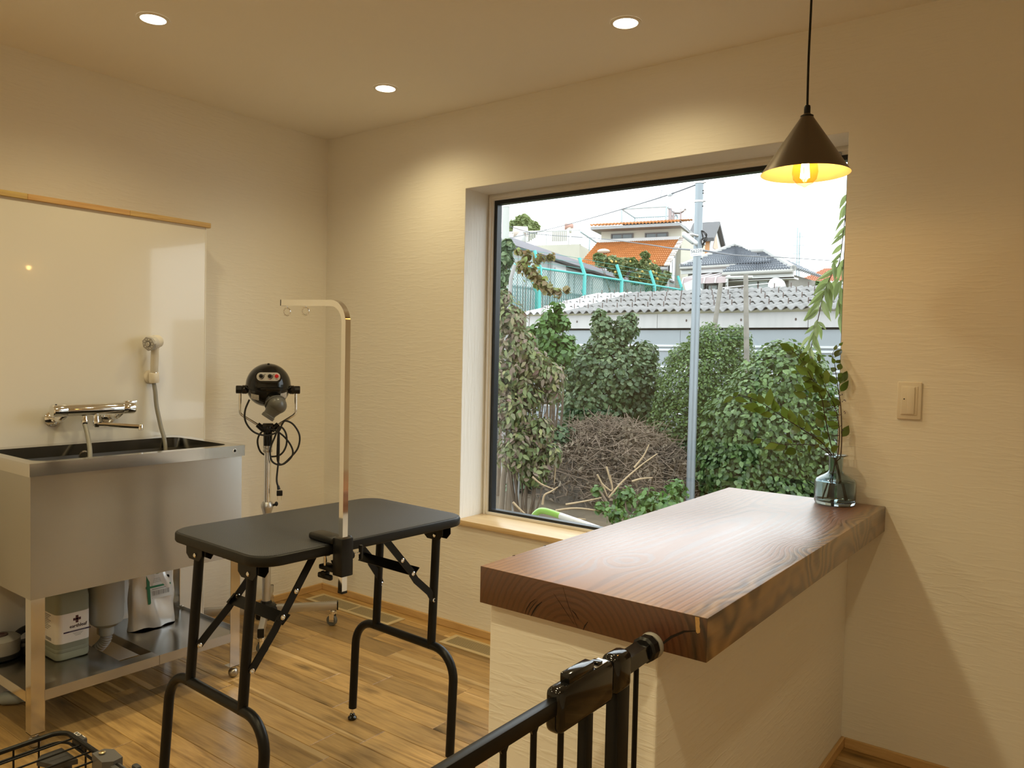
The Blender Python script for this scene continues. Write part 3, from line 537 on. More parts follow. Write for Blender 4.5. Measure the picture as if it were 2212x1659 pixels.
# ------------------------------------------------------------------ things on the sink shelf
JX0, JX1, JY0, JY1 = 0.338, 0.470, -1.540, -1.425
t = thing('detergent_jug', 'square translucent jug with white label on the shelf under the steel sink', 'bottle', ((JX0+JX1)/2, (JY0+JY1)/2, SHZ))
M_jug = pm('jug_plastic', (.40, .42, .33), .35, trans=.35, ior=1.2, bump=.02, bscale=30)
pj_ = rrect(JX1-JX0, JY1-JY0, .022, 5); jc = ((JX0+JX1)/2, (JY0+JY1)/2); jv, jf = [], []
jp = [(.90, .001), (.97, .004), (1, .012), (1, .026), (.985, .028), (1, .031), (1, .040), (.985, .042), (1, .045), (1, .215), (.96, .232), (.80, .250), (.50, .262), (.24, .268), (.24, .285)]
n = len(pj_)
for s_, z_ in jp: jv += [(jc[0]+p[0]*s_, jc[1]+p[1]*s_, SHZ+z_) for p in pj_]
for k in range(len(jp)-1):
    for i in range(n): jf.append((k*n+i, k*n+(i+1) % n, (k+1)*n+(i+1) % n, (k+1)*n+i))
jf += [tuple(reversed(range(n))), tuple((len(jp)-1)*n+i for i in range(n))]
part('jug_body', MB().add(jv, jf), M_jug, t); part('cap', MB().lathe([(.020, .282), (.020, .296), (.018, .2975)], (*jc, SHZ), seg=20), M_white, t)
lb = [(jc[0]+p[0]*1.006, jc[1]+p[1]*1.006) for p in pj_]; keep = [i for i in range(n) if i <= 5 or i >= 18]; order = [i for i in range(17, n)]+list(range(0, 6+1))
order = [i for i in order]; lv = [(*lb[i], SHZ+.062) for i in order]+[(*lb[i], SHZ+.165) for i in order]; k = len(order)
lab = part('label', MB().add(lv, [(i, i+1, k+i+1, k+i) for i in range(k-1)]), pm('label_paper', (.74, .70, .66), .6, bump=.02), t, 'white paper label')
M_ink = pm('label_ink', (.03, .015, .03), .6, bump=.02); M_mar = pm('label_maroon', (.06, .012, .016), .6, bump=.02); M_grt = pm('label_grey_print', (.25, .24, .23), .6, bump=.02)
FXj = JX1+.0006; EY, EZ = (0, 1, 0), (0, 0, 1)
yc, zc = -1.473, SHZ+.140
cr = MB().box((FXj, yc-.013, zc-.0045), (FXj+.0003, yc+.013, zc+.0045)).box((FXj, yc-.0045, zc+.0045), (FXj+.0003, yc+.0045, zc+.013)).box((FXj, yc-.0045, zc-.013), (FXj+.0003, yc+.0045, zc-.0045))
part('emblem', cr, M_mar, lab, 'dark maroon cross emblem', False); part('emblem_ring', MB().lathe([(.0052, 0), (.0052, .0004), (.0042, .0004), (.0042, 0)], (FXj+.0003, yc, zc), (1, 0, 0), 20), pm('emblem_ring', (.2, .08, .08), .6, bump=.02), lab, None, False)
part('lettering', text_geo('earthleaf', .0165, EY, EZ, (FXj+.0002, -1.469, SHZ+.1165), bold=.0002), M_ink, lab, None, False)
part('stripe', MB().box((FXj, -1.518, SHZ+.0965), (FXj+.0004, -1.4265, SHZ+.1015)), pm('label_navy', (.025, .012, .05), .6, bump=.02), lab, None, False)
fp = MB()
for k in range(3): fp.box((FXj, -1.487+.004*k, SHZ+.0905-.0045*k), (FXj+.0003, -1.452-.004*k, SHZ+.0918-.0045*k))
fp.box((FXj+.0004, -1.500, SHZ+.0985), (FXj+.0006, -1.445, SHZ+.0995))
sy = JY0-.0007
for k in range(9): fp.box((.352, sy-.0003, SHZ+.156-k*.0062), (.425-.01*(k % 3), sy, SHZ+.1585-k*.0062))
for k in range(12): fp.box((.385+k*.0038, sy-.0003, SHZ+.068), (.385+k*.0038+.0012+.0008*(k % 3 == 0), sy, SHZ+.079))
part('small_print', fp, M_grt, lab, None, False, kind='stuff')
# pouch
t = thing('refill_pouch', 'silvery white standing pouch with green striped label on the right of the sink shelf', 'pouch', (.352, -1.14, SHZ))
pv, pf = [], []; NU, NV = 34, 16
for j in range(NV+1):
    w = j/NV; zz = SHZ+.0008+.285*w; d = .042*(1-w)**0.75+.003; hw = .094-.004*math.sin(PI*w)
    for i in range(NU):
        a = 2*PI*i/NU; u_ = math.copysign(abs(math.cos(a))**0.85, math.cos(a)); v_ = math.copysign(abs(math.sin(a))**0.9, math.sin(a))
        wr = .0045*math.sin(7*u_+5*w+1.3)*(1-abs(u_))+.003*math.sin(15*u_*w+4*w)+.0035*math.sin(11*w+3*u_)
        bz = .010*max(0, math.sin(a))*(1-w)**6*abs(math.sin(3*u_))
        pv.append((.352+d*v_+(wr if abs(v_) > .2 else 0)*(1 if v_ > 0 else -1), -1.140+hw*u_, zz+bz+(.022*(abs(u_))**2*0)))
for j in range(NV):
    for i in range(NU): pf.append((j*NU+i, j*NU+(i+1) % NU, (j+1)*NU+(i+1) % NU, (j+1)*NU+i))
pf += [tuple(reversed(range(NU))), tuple(NV*NU+i for i in range(NU))]
part('pouch_body', MB().add(pv, pf), pm('pouch_film', (.74, .73, .72), .22, .25, coat=.5, bump=.25, bscale=9), t, ang=70)
GX = .3985
def slant(z): return GX-.042*((z-SHZ)/.285)*1.02+.004
def sheet(y0, y1, z0, z1, off=0.0):
    return MB().add([(slant(z0)+off, y0, z0), (slant(z0)+off, y1, z0), (slant(z1)+off, y1, z1), (slant(z1)+off, y0, z1)], [(0, 1, 2, 3)])
lb_ = part('label', sheet(-1.172, -1.068, SHZ+.115, SHZ+.275), pm('pouch_label', (.76, .75, .72), .4, bump=.02), t, 'white label', False)
M_grn = pm('label_green', (.02, .19, .08), .4, bump=.02)
part('green_stripe', sheet(-1.172, -1.160, SHZ+.098, SHZ+.275, .0006), M_grn, lb_, None, False); part('green_stripe', sheet(-1.176, -1.075, SHZ+.158, SHZ+.166, .0009), M_grn, lb_, None, False)
lf = MB()
for (y_, z_, a_) in ((-1.135, .232, .3), (-1.122, .226, -.2), (-1.108, .236, .5), (-1.140, .216, 0), (-1.118, .214, .35), (-1.100, .222, -.4), (-1.126, .246, .7)):
    pts = [(math.cos(a_)*x_-math.sin(a_)*q_, math.sin(a_)*x_+math.cos(a_)*q_) for x_, q_ in ((-.016, 0), (-.006, .0045), (.005, .005), (.016, 0), (.005, -.0045), (-.006, -.004))]
    lf.add([(slant(SHZ+z_)+.001, y_+p[0], SHZ+z_+p[1]) for p in pts], [tuple(range(6))])
part('leaf_picture', lf, pm('leaf_print', (.09, .13, .035), .5, var=.3, bump=.02), lb_, 'printed green leaves', False)
pr = MB()
for k in range(15): pr.add(sheet(-1.152+k*.0048, -1.152+k*.0048+.0014+.0012*(k % 4 == 1), SHZ+.128, SHZ+.146, .0008).v, [(0, 1, 2, 3)])
for k in range(3): pr.add(sheet(-1.150, -1.098+.004*k, SHZ+.178+.006*k, SHZ+.1795+.006*k, .0008).v, [(0, 1, 2, 3)])
pr.add(sheet(-1.152, -1.082, SHZ+.151, SHZ+.1535, .0008).v, [(0, 1, 2, 3)])
part('barcode', pr, M_grt, lb_, None, False, kind='stuff')
part('round_mark', MB().lathe([(.0085, 0), (.0085, .0006), (.0068, .0006), (.0068, 0)], (slant(SHZ+.19)+.0004, -1.086, SHZ+.190), (1, 0, 0), 20), M_grt, lb_, 'small round certification mark', False)
# things at the left end of the shelf
t = thing('canister', 'grey round canister with black foot at the left end of the sink shelf', 'canister', (.262, -1.640, SHZ))
part('canister_body', MB().lathe([(.062, .018), (.063, .022), (.062, .066), (.052, .074), (.030, .077), (.0001, .077)], (.262, -1.640, SHZ), seg=32), pm('canister_grey', (.26, .25, .24), .4, bump=.02), t)
part('canister_base', MB().lathe([(.060, .0006), (.066, .004), (.066, .016), (.062, .0185)], (.262, -1.640, SHZ), seg=32), M_blackpl, t)
part('lid_ring', MB().lathe([(.024, .0765), (.024, .081), (.014, .081), (.014, .0775)], (.262, -1.640, SHZ), seg=24), pm('lid_maroon', (.05, .025, .025), .4, bump=.02), t)
t = thing('rubber_ring', 'black rubber ring leaning behind the grey canister', 'ring', (.262, -1.555, SHZ))
rc = np.array([.270, -1.548, SHZ+.052]); axr = nrm((.35, -.25, .9)); ex_, ey_, _ = frame(axr)
part('ring_body', MB().tube([rc+ex_*(.044*math.cos(2*PI*k/28))+ey_*(.044*math.sin(2*PI*k/28)) for k in range(28)], .0125, 12, closed=True), pm('ring_rubber', (.014, .013, .014), .4, bump=.05, bscale=200), t)
part('ring_stand', MB().rbox((.225, -1.585, SHZ+.0006), (.315, -1.515, SHZ+.034), .008), M_blackpl, t); part('screw', MB().ell((.3155, -1.560, SHZ+.026), (.003, .005, .005), 10, 8), M_chrome, t)
t = thing('floor_elbow', 'pale grey rounded plastic elbow on the floor under the sink', 'pipe', (.27, -1.60, 0))
part('elbow_body', MB().tube(spline([(.20, -1.66, .018), (.25, -1.625, .024), (.285, -1.59, .026), (.30, -1.545, .022)], 6), [.017]*6+[.023]*7+[.020]*6, 14), pm('elbow_grey', (.30, .34, .36), .4, bump=.02), t)

# ------------------------------------------------------------------ mixer tap and hand shower
fx, fz = 0.240, 1.040
t = thing('mixer_tap', 'chrome wall mixer tap with swivel spout above the steel sink', 'tap', (LX, -1.325, 1.005))
for ym in (-1.429, -1.221):
    w_ = part('wall_flange', MB().lathe([(.0295, .0005), (.0290, .006), (.020, .013), (.0125, .016), (.0125, .045)], (LX, ym, 1.006), (1, 0, 0), 28), M_chrome, t)
    part('elbow', MB().tube(spline([(LX+.04, ym, 1.006), (LX+.06, ym+.004, 1.008), (LX+.074, ym+.012, 1.022), (fx, ym+.022, 1.034)], 5), .0125, 14), M_chrome, w_)
YA = nrm((0, 1, 0.004))
part('tap_body', MB().lathe([(.0235, -1.412), (.0240, -1.408), (.0240, -1.208), (.0235, -1.205)], (fx, 0, fz), (0, 1, 0), 32), M_chrome, t)
part('temperature_knob', MB().lathe([(.0215, -1.462), (.0245, -1.459), (.0245, -1.4145), (.0235, -1.4125)], (fx, 0, fz), (0, 1, 0), 32), M_chrome, t)
part('knob_mark', MB().box((fx+.004, -1.452, fz+.0232), (fx+.010, -1.447, fz+.0250)), M_blackpl, t, None, False)
sh_ = part('flow_lever', MB().lathe([(.0235, -1.2045), (.0245, -1.202), (.0245, -1.160), (.0225, -1.156)], (fx, 0, fz), (0, 1, 0), 32), M_chrome, t)
part('lever_fin', MB().rbox((fx-.006, -1.196, fz+.020), (fx+.010, -1.146, fz+.029), .003), M_chrome, sh_)
sb = part('spout_swivel', MB().lathe([(.0115, .972), (.0135, .976), (.0135, .998), (.011, 1.004), (.011, 1.022)], (fx+.006, -1.305, 0), seg=20), M_chrome, t)
part('spout', MB().tube([(fx+.006, -1.312, .984), (.262, -1.28, .982), (.300, -1.195, .9725), (.312, -1.168, .9705)], [.0095, .009, .0085, .0085], 10), M_chrome, sb)
part('aerator', MB().lathe([(.0085, .9565), (.010, .9575), (.010, .976), (.0085, .979)], (.313, -1.166, 0), seg=18), M_chrome, sb)
part('hose_union', MB().lathe([(.011, .985), (.0125, .989), (.0125, 1.000), (.010, 1.006), (.010, 1.022)], (fx, -1.345, 0), seg=14), M_chrome, t)
t = thing('shower_holder', 'cream wall hook holding the hand shower on the glossy panel', 'holder', (LX, -1.05, 1.158))
part('holder_base', MB().lathe([(.030, .0004), (.030, .006), (.024, .014), (.020, .016)], (LX, -1.048, 1.160), (1, 0, 0), 28), M_sw, t)
part('holder_cup', MB().lathe([(.0185, -.020), (.0195, -.016), (.0195, .018), (.018, .021)], (.202, -1.053, 1.158), (0.12, -0.1, 1), 22), M_sw, t)
t = thing('hand_shower', 'white hand shower with grey spray face hung on the glossy panel', 'shower', (.2, -1.05, 1.0))
hd = np.array([.200, -1.053, 1.140]); hu = nrm((.10, -.02, 1.0))
part('cone_nut', MB().lathe([(.0095, -.004), (.0125, 0), (.0145, .036), (.0135, .040)], hd+hu*0.001, hu, 22), M_chrome, t)
part('handle', MB().lathe([(.0125, .040), (.0150, .044), (.0158, .075), (.0150, .130), (.0160, .150), (.012, .160)], hd, hu, 22), pm('shower_white', (.74, .70, .62), .25, coat=.3, rvar=.03), t)
hc = hd+hu*.166; ha = nrm((.35, -.80, -.20))
hb_ = part('shower_body', MB().lathe([(.0001, -.036), (.016, -.0345), (.026, -.026), (.0285, -.008), (.0285, .004)], hc+ha*.008, ha, 28), MATS['shower_white'], t)
part('head_ring', MB().lathe([(.0290, .0), (.0300, .003), (.0300, .018), (.0285, .022)], hc+ha*.012, ha, 28), pm('shower_ring_grey', (.60, .58, .55), .3, bump=.02), t)
part('spray_face', MB().lathe([(.0305, .0), (.0305, .006), (.029, .0085), (.013, .009), (.012, .007), (.0001, .007)], hc+ha*.0345, ha, 7), pm('spray_grey', (.42, .41, .41), .4, bump=.02), hb_)
part('spray_button', MB().lathe([(.0095, .006), (.0095, .012), (.0085, .0135), (.0001, .0135)], hc+ha*.0345, ha, 20), M_alu, hb_)
e1, e2, _ = frame(ha); nz = MB()
for k in range(10): a = 2*PI*k/10; nz.ell(hc+ha*.0435+e1*(.019*math.cos(a))+e2*(.019*math.sin(a)), .0022, 8, 6)
part('nozzles', nz, M_white, hb_)
hs = spline([hd-hu*.004, (.206, -1.050, 1.10), (.212, -1.047, 1.04), (.232, -1.040, .96), (.262, -1.035, .87), (.30, -1.06, .70), (.40, -1.15, .63), (.50, -1.30, .615), (.47, -1.42, .63), (.40, -1.41, .74), (.335, -1.368, .872), (.275, -1.350, .945), (.243, -1.346, .985)], 7)
part('shower_hose', MB().tube(hs, .0083, 14), pm('hose_taupe', (.26, .25, .22), .35, coat=.2, bump=.05, bscale=300), t, 'taupe shower hose')
# ================================================================== GROOMING TABLE
TA = rad(87.5); TU = np.array([math.cos(TA), math.sin(TA), 0]); TV = np.array([math.sin(TA), -math.cos(TA), 0]); TC = np.array([1.469, -1.193, 0]); EZ3 = np.array([0, 0, 1.0])
def T(al, v, z): return TC+TU*al+TV*v+EZ3*z
TM = Matrix((( TU[0], TV[0], 0, TC[0]), (TU[1], TV[1], 0, TC[1]), (0, 0, 1, 0), (0, 0, 0, 1)))   # (al, v, z) -> world
TZ = 0.765
t = thing('grooming_table', 'folding black grooming table with ribbed rubber top and tubular legs', 'table', TC, TA)
def flip(mb): mb.f = [tuple(reversed(f)) for f in mb.f]; return mb      # TM mirrors handedness
def rounded_slab(w, h, r, z0, z1, bev):
    P = rrect(w, h, r, 8); n = len(P); lv, fs = [], []
    def lay(ins, z): return [(p[0]*(w-2*ins)/w, p[1]*(h-2*ins)/h, z) for p in P]
    Ls = [lay(bev, z0), lay(bev*.3, z0+bev*.3), lay(0, z0+bev), lay(0, z1-bev), lay(bev*.3, z1-bev*.3), lay(bev, z1)]
    for k in Ls: lv += k
    for k in range(len(Ls)-1):
        for i in range(n): fs.append((k*n+i, k*n+(i+1) % n, (k+1)*n+(i+1) % n, (k+1)*n+i))
    fs += [tuple(reversed(range(n))), tuple((len(Ls)-1)*n+i for i in range(n))]
    return MB().add(lv, fs)
def ribbed():
    mt, nt, b = new_mat('ribbed_rubber'); L = nt.links.new
    b.inputs['Base Color'].default_value = (.024, .027, .034, 1); b.inputs['Roughness'].default_value = .40
    tc = N(nt, 'ShaderNodeTexCoord'); mp = N(nt, 'ShaderNodeMapping'); L(tc.outputs['Object'], mp.inputs[0])
    w1 = N(nt, 'ShaderNodeTexWave', wave_type='BANDS', bands_direction='Y'); w1.inputs['Scale'].default_value = 75; L(mp.outputs[0], w1.inputs[0])
    w2 = N(nt, 'ShaderNodeTexWave', wave_type='BANDS', bands_direction='X'); w2.inputs['Scale'].default_value = 60; L(mp.outputs[0], w2.inputs[0])
    mu = N(nt, 'ShaderNodeMath', operation='MULTIPLY_ADD'); mu.inputs[1].default_value = .35; L(w2.outputs['Fac'], mu.inputs[0]); L(w1.outputs['Fac'], mu.inputs[2])
    bp = N(nt, 'ShaderNodeBump'); bp.inputs['Strength'].default_value = .8; bp.inputs['Distance'].default_value = .0012; L(mu.outputs[0], bp.inputs['Height']); L(bp.outputs[0], b.inputs['Normal'])
    return mt
M_rub = ribbed(); M_edge = pm('table_edge_rubber', (.010, .010, .010), .40, spec=.3, bump=.03, bscale=200)
part('table_board', flip(rounded_slab(.757, .472, .068, TZ-.0285, TZ-.0006, .006).xf(TM)), M_edge, t, 'black edge band')
part('rubber_mat', flip(rounded_slab(.743, .458, .062, TZ-.002, TZ+.0004, .0008).xf(TM)), M_rub, t, 'ribbed rubber surface')
def tt(pts, r, seg=12, **k): return MB().tube([T(*p) for p in pts], r, seg, **k)
def legframe(alt, alb, vo):
    """H frame: two posts under the board, inverted U with feet; runs from al=alt at z .73 to al=alb at z .35 and on down"""
    k = (alb-alt)/(.735-.345); A = lambda z: alt+k*(.735-z); R = .0140; zr, hw, rc = .352, (.242 if alt < 0 else .236), .085
    for sv in (-1, 1):
        part('post', tt([(A(z), vo+sv*.133, z) for z in (.345, .728)], R*.98, 14), M_black, t)
    pts = [(A(.040), vo-hw, .040)]+[(A(z), vo+v_, z) for v_, z in [(-hw+rc-rc*math.cos(a), zr-rc+rc*math.sin(a)) for a in np.linspace(0, PI/2, 9)]]
    pts += [(A(z), vo+v_, z) for v_, z in [(hw-rc+rc*math.sin(a), zr-rc+rc*math.cos(a)) for a in np.linspace(0, PI/2, 9)]]+[(A(.034), vo+hw, .034)]
    lg = part('leg', tt(pts, R, 14, hint=(1, 0, 0)), M_black, t)
    for sv in (-1, 1):
        c = T(A(.02), vo+sv*hw, 0)
        part('foot_bolt', MB().lathe([(.0045, .018), (.0045, .042)], c, seg=10), M_chrome, lg)
        part('foot_pad', MB().lathe([(.0125, .0004), (.0155, .003), (.0155, .008), (.013, .011), (.009, .013), (.009, .019), (.007, .021)], c, seg=20), M_gloss, lg)
    s = 1 if alb > alt else -1
    for sv in (-1, 1):   # hinge bracket under the board
        mb = MB(); v0 = vo+sv*.133
        poly = [(-.038, .737), (-.038, .706), (-.022, .694), (.030, .694), (.046, .712), (.046, .737)]
        for dx in (-.0185, .0165): mb.prism(poly, T(alt+dx, v0, 0), TV, EZ3, .002)
        mb.box((alt-.03, v0-.038, .735), (alt+.03, v0+.046, .7372), TM)
        br = part('hinge_bracket', mb, M_black, t, None, False)
        part('rivet', MB().lathe([(.0062, 0), (.0062, .003), (.004, .0045)], T(alt-s*-.0205, v0+.012, .708), TU*s, 12), M_chrome, br)
    return A
A_L = legframe(-.333, -.360, .004); A_R = legframe(.303, .287, .034)
def flat(pts, v, w=.011, th=.0035):
    """flat steel strap through (al, z) points in the plane v = const"""
    P = [np.array(p, float) for p in pts]; n = len(P); up, dn = [], []
    for i in range(n):
        d = nrm(np.array([*(P[min(i+1, n-1)]-P[max(i-1, 0)]), 0]))[:2]; nn = np.array([-d[1], d[0]])*w; up.append(P[i]+nn); dn.append(P[i]-nn)
    poly = [tuple(p) for p in up+dn[::-1]]; mb = MB(); vs = [T(p[0], v, p[1]) for p in poly]+[T(p[0], v+th, p[1]) for p in poly]; m_ = len(poly)
    fs = [(i, i+1, m_-2-i, m_-1-i) for i in range(n-1)]; fs = fs+[tuple(m_+j for j in reversed(f)) for f in fs]+[(i, m_+i, m_+(i+1) % m_, (i+1) % m_) for i in range(m_)]
    return mb.add(vs, fs)
def riv(al, v, z, parent, s=1): part('rivet', MB().lathe([(.0072, 0), (.0072, .0025), (.0045, .004), (.0032, .0025), (.0001, .0025)], T(al, v, z), TV*s, 12), M_chrome, parent)
def brace(low, knee, hi, v, near):
    b1 = part('brace', flat([low, ((low[0]*.75+knee[0]*.25)+.004, low[1]*.72+knee[1]*.28), (low[0]*.2+knee[0]*.8, low[1]*.25+knee[1]*.75), knee], v), M_black, t, None, False)
    b2 = part('brace', flat([(knee[0]*1.06-hi[0]*.06, knee[1]*1.06-hi[1]*.06), hi], v+.005), M_black, t, None, False)
    riv(low[0], v+.0037, low[1], b1); riv(knee[0], v+.0087, knee[1], b2); m_ = (knee[0]*.62+hi[0]*.38, knee[1]*.62+hi[1]*.38); riv(m_[0], v+.0087, m_[1], b2)
brace((A_L(.455)+.008, .455), (-.232, .570), (-.085, .735), -.112, 1); brace((A_L(.455)+.008, .455), (-.258, .575), (-.150, .735), .150, 1)
brace((A_R(.50)-.006, .500), (.190, .605), (.072, .735), .172, 0); brace((A_R(.50)+.006, .495), (.242, .600), (.120, .735), -.094, 0)
def crossbar(al, z, v0, v1):
    part('cross_bar', MB().prism([(-.013, -.013), (.011, .009), (.0095, .011), (-.0145, -.011)], T(al, v0, z), TU, EZ3, (v1-v0)), M_black, t, None, False)
crossbar(-.238, .562, -.128, .150); crossbar(.215, .605, -.094, .172)
part('cross_brace', flip(MB().box((-.150, -.150, .722), (-.120, .170, .735), TM)), M_black, t, None, False)

# grooming arm with clamp, held on the table edge
t = thing('leash_post', 'chrome square grooming arm clamped to the black table edge', 'arm', T(-.143, .262, 0), TA)
AV = .262; AL = -.143; zt = 1.410; rc = .055
path = [T(AL, AV, .641), T(AL, AV, zt-rc)]+[T(AL, AV-rc+rc*math.cos(a), zt-rc+rc*math.sin(a)) for a in np.linspace(0, PI/2, 9)[1:]]+[T(AL, AV-.285, zt+.007)]
part('arm_tube', MB().tube(path, .0118, 4, sq=True, hint=TU), M_chrome, t, ang=50)
part('end_cap', MB().tube([T(AL, AV, .636), T(AL, AV, .6425)], .0126, 4, sq=True, hint=TU), M_blackpl, t, None, False)
part('end_cap', MB().tube([T(AL, AV-.2845, zt+.007), T(AL, AV-.288, zt+.0071)], .0122, 4, sq=True, hint=EZ3), M_blackpl, t, None, False)
for dv in (.268, .180):
    c = T(AL, AV-dv, zt-.019); part('ring', MB().tube([c+TV*0.0+TU*(.0095*math.cos(a))*.6+TV*(.0095*math.cos(a))*.8+EZ3*(.0105*math.sin(a)) for a in np.linspace(0, 2*PI, 24, endpoint=False)], .0018, 8, closed=True), M_chrome, t)
    part('ring_shank', MB().tube([T(AL, AV-dv, zt-.002), T(AL, AV-dv, zt-.0095)], .0018, 8), M_chrome, t)
cl = MB().rbox((AL-.0195, AV-.0195, .684), (AL+.0195, AV+.0195, .786), .003, 2, TM)
cb = part('clamp', flip(cl), M_blackpl, t)
up = MB().rbox((AL-.026, AV-.120, .7662), (AL+.022, AV-.015, .786), .007, 3, TM); part('clamp_jaw', flip(up), M_blackpl, t)
part('clamp_jaw', flip(MB().rbox((AL-.016, AV-.085, .688), (AL+.016, AV-.015, .702), .004, 2, TM)), M_blackpl, t)
part('clamp_web', flip(MB().prism([(-.015, .690), (-.055, .705), (-.060, .712), (-.030, .716), (-.015, .73)], T(AL+.006, AV, 0), TV, EZ3, -.012)), M_blackpl, t, None, False)
sc_ = part('clamp_screw', MB().tube([T(AL-.010, AV-.062, .676), T(AL-.010, AV-.062, .735)], .0045, 12), M_chrome, t)
part('press_plate', MB().lathe([(.013, .7290), (.014, .731), (.014, .7355), (.0001, .7355)], T(AL-.010, AV-.062, 0), seg=18), M_blackpl, sc_)
part('wing_knob', flip(MB().rbox((AL-.016, AV-.090, .664), (AL-.004, AV-.034, .679), .004, 2, TM).rbox((AL-.019, AV-.072, .676), (AL-.001, AV-.052, .686), .003, 2, TM)), M_blackpl, sc_)
k_ = part('side_screw', MB().tube([T(AL+.019, AV+.004, .735), T(AL+.055, AV+.004, .735)], .0035, 10), M_chrome, t)
part('wing_knob', flip(MB().rbox((AL+.052, AV-.001, .716), (AL+.062, AV+.010, .757), .004, 2, TM)), M_blackpl, k_)
part('boss', MB().lathe([(.011, .0185), (.011, .028), (.009, .030)], T(AL, AV+.004, .735), TU, 16), M_blackpl, t)
part('lock_lever', MB().ell(T(AL+.022, AV-.004, .778), (.008, .012, .010), 12, 8), M_blackpl, t)

# ================================================================== STAND DRYER
HB = np.array([.304, -.572, 0]); DF = nrm((CAM[0]-HB[0], CAM[1]-HB[1], 0)); DR = np.array([-DF[1], DF[0], 0])     # front and right of the dryer head
def Q(r, f, z): return HB+DR*r+DF*f+EZ3*z
t = thing('stand_dryer', 'black ball-headed pet dryer on a chrome stand with castors in the corner', 'dryer', HB)
part('pole', MB().lathe([(.019, .085), (.019, .553), (.018, .556)], HB, seg=24), M_alu, t, 'satin grey lower tube')
part('pole_collar', MB().lathe([(.0195, .540), (.0225, .552), (.0270, .565), (.0270, .577), (.0205, .590), (.0155, .592)], HB, seg=28), M_alu, t)
kn = part('clamp_knob', MB().tube([Q(.018, .004, .572), Q(.036, .006, .578)], .0055, 10).ell(Q(.040, .006, .580), (.008, .008, .011), 12, 8), M_blackpl, t)
part('chrome_pole', MB().lathe([(.0152, .585), (.0152, .825)], HB, seg=24), M_chrome, t)
part('collar', MB().lathe([(.0195, .818), (.0205, .820), (.0205, .828), (.0185, .829), (.0185, .837), (.0205, .838), (.0205, .846), (.019, .848)], HB, seg=24), M_alu, t)
part('neck', MB().lathe([(.0195, .845), (.0200, .900), (.0190, .935), (.012, .940)], HB, seg=24), M_gloss, t)
part('yoke_block', MB().rbox((-.024, -.016, .918), (.024, .016, .950), .005, 2, Matrix(((DR[0], DF[0], 0, HB[0]), (DR[1], DF[1], 0, HB[1]), (0, 0, 1, 0), (0, 0, 0, 1)))), M_gloss, t)
for s in (-1, 1): part('yoke_sleeve', MB().tube([Q(s*.015, 0, .918), Q(s*.046, 0, .944)], [.0155, .0125], 14), M_gloss, t)
yk = [Q(-.121, 0, 1.092)]+spline([Q(-.121, 0, 1.05), Q(-.121, 0, 1.004), Q(-.116, 0, .990), Q(-.104, 0, .980)], 5)+[Q(-.036, 0, .937), Q(-.012, 0, .924), Q(.012, 0, .924), Q(.036, 0, .937)]+spline([Q(.104, 0, .980), Q(.116, 0, .990), Q(.121, 0, 1.004), Q(.121, 0, 1.05)], 5)+[Q(.121, 0, 1.092)]
part('yoke', MB().tube(yk, .0062, 12, hint=DF), M_chrome, t)
BC = Q(0, 0, 1.122); tilt = rad(14); BF = nrm(DF*math.cos(tilt)-EZ3*math.sin(tilt)); BU = nrm(np.cross(BF, -DR)); BU = BU if BU[2] > 0 else -BU
def B(r, f, u): return BC+DR*r+BF*f+BU*u
BM = Matrix(((DR[0], BF[0], BU[0], BC[0]), (DR[1], BF[1], BU[1], BC[1]), (DR[2], BF[2], BU[2], BC[2]), (0, 0, 0, 1)))
n_ = 14
dome = [(.0985*math.cos(a), .0995*math.sin(a)) for a in np.linspace(0, PI/2-.001, n_)]; bowl = [(.0965*math.cos(a)**.8, -.094*math.sin(a)) for a in np.linspace(PI/2-.25, 0.02, n_)]
part('upper_shell', MB().lathe(dome+[(.0001, .0995)], BC, BU, 40), M_gloss, t); part('lower_shell', MB().lathe([(.0001, bowl[0][1])]+bowl, BC, BU, 40), M_gloss, t)
part('seam_band', MB().lathe([(.0965, -.004), (.0995, -.003), (.0995, .0015), (.0975, .003)], BC, BU, 40), M_blackpl, t)
part('top_button', MB().ell(B(0, 0, .100), (.006, .006, .004), 12, 8), M_blackpl, t)
for s in (-1, 1):
    pv_ = part('pivot', MB().lathe([(.018, 0), (.020, .003), (.020, .020), (.016, .024)], Q(s*.091, 0, 1.102), DR*s, 20), M_gloss, t)
    part('pivot_knob', MB().lathe([(.0155, .022), (.0185, .024), (.0185, .046), (.0165, .048)], Q(s*.091, 0, 1.102), DR*s, 10), M_blackpl, pv_)
# control panel
hz, pf_ = .046, .084
def pil(w, h, nseg=10): return rrect(w, h, h/2-.0005, nseg)
ph = MB().prism(pil(.108, .044), B(0, .040, hz-.004), DR, BU, 0)
def plate(w, h, f0, f1, u0=hz, r0=0.0, tiltback=.22):
    pu = nrm(BU*math.cos(tiltback)-BF*math.sin(tiltback)); pn = nrm(BF*math.cos(tiltback)+BU*math.sin(tiltback)); o_ = B(r0, 0, u0)+pn*f0
    P = pil(w, h); n = len(P); vs = [o_+DR*p[0]+pu*p[1] for p in P]+[o_+pn*(f1-f0)+DR*p[0]+pu*p[1] for p in P]
    return MB().add(vs, [tuple(reversed(range(n))), tuple(range(n, 2*n))]+[(i, (i+1) % n, n+(i+1) % n, n+i) for i in range(n)]), o_+pn*(f1-f0), pu, pn
mb, o_, pu, pn = plate(.112, .050, .045, .0935, hz-.003); hs_ = part('panel_housing', mb, M_gloss, t)
mb, o_, pu, pn = plate(.100, .037, .090, .0950, hz); pl_ = part('control_panel', mb, pm('panel_silver', (.62, .60, .57), .35, bump=.02), t, 'pale silver control panel')
def on(r, u_, h=0): return o_+DR*r+pu*u_+pn*h
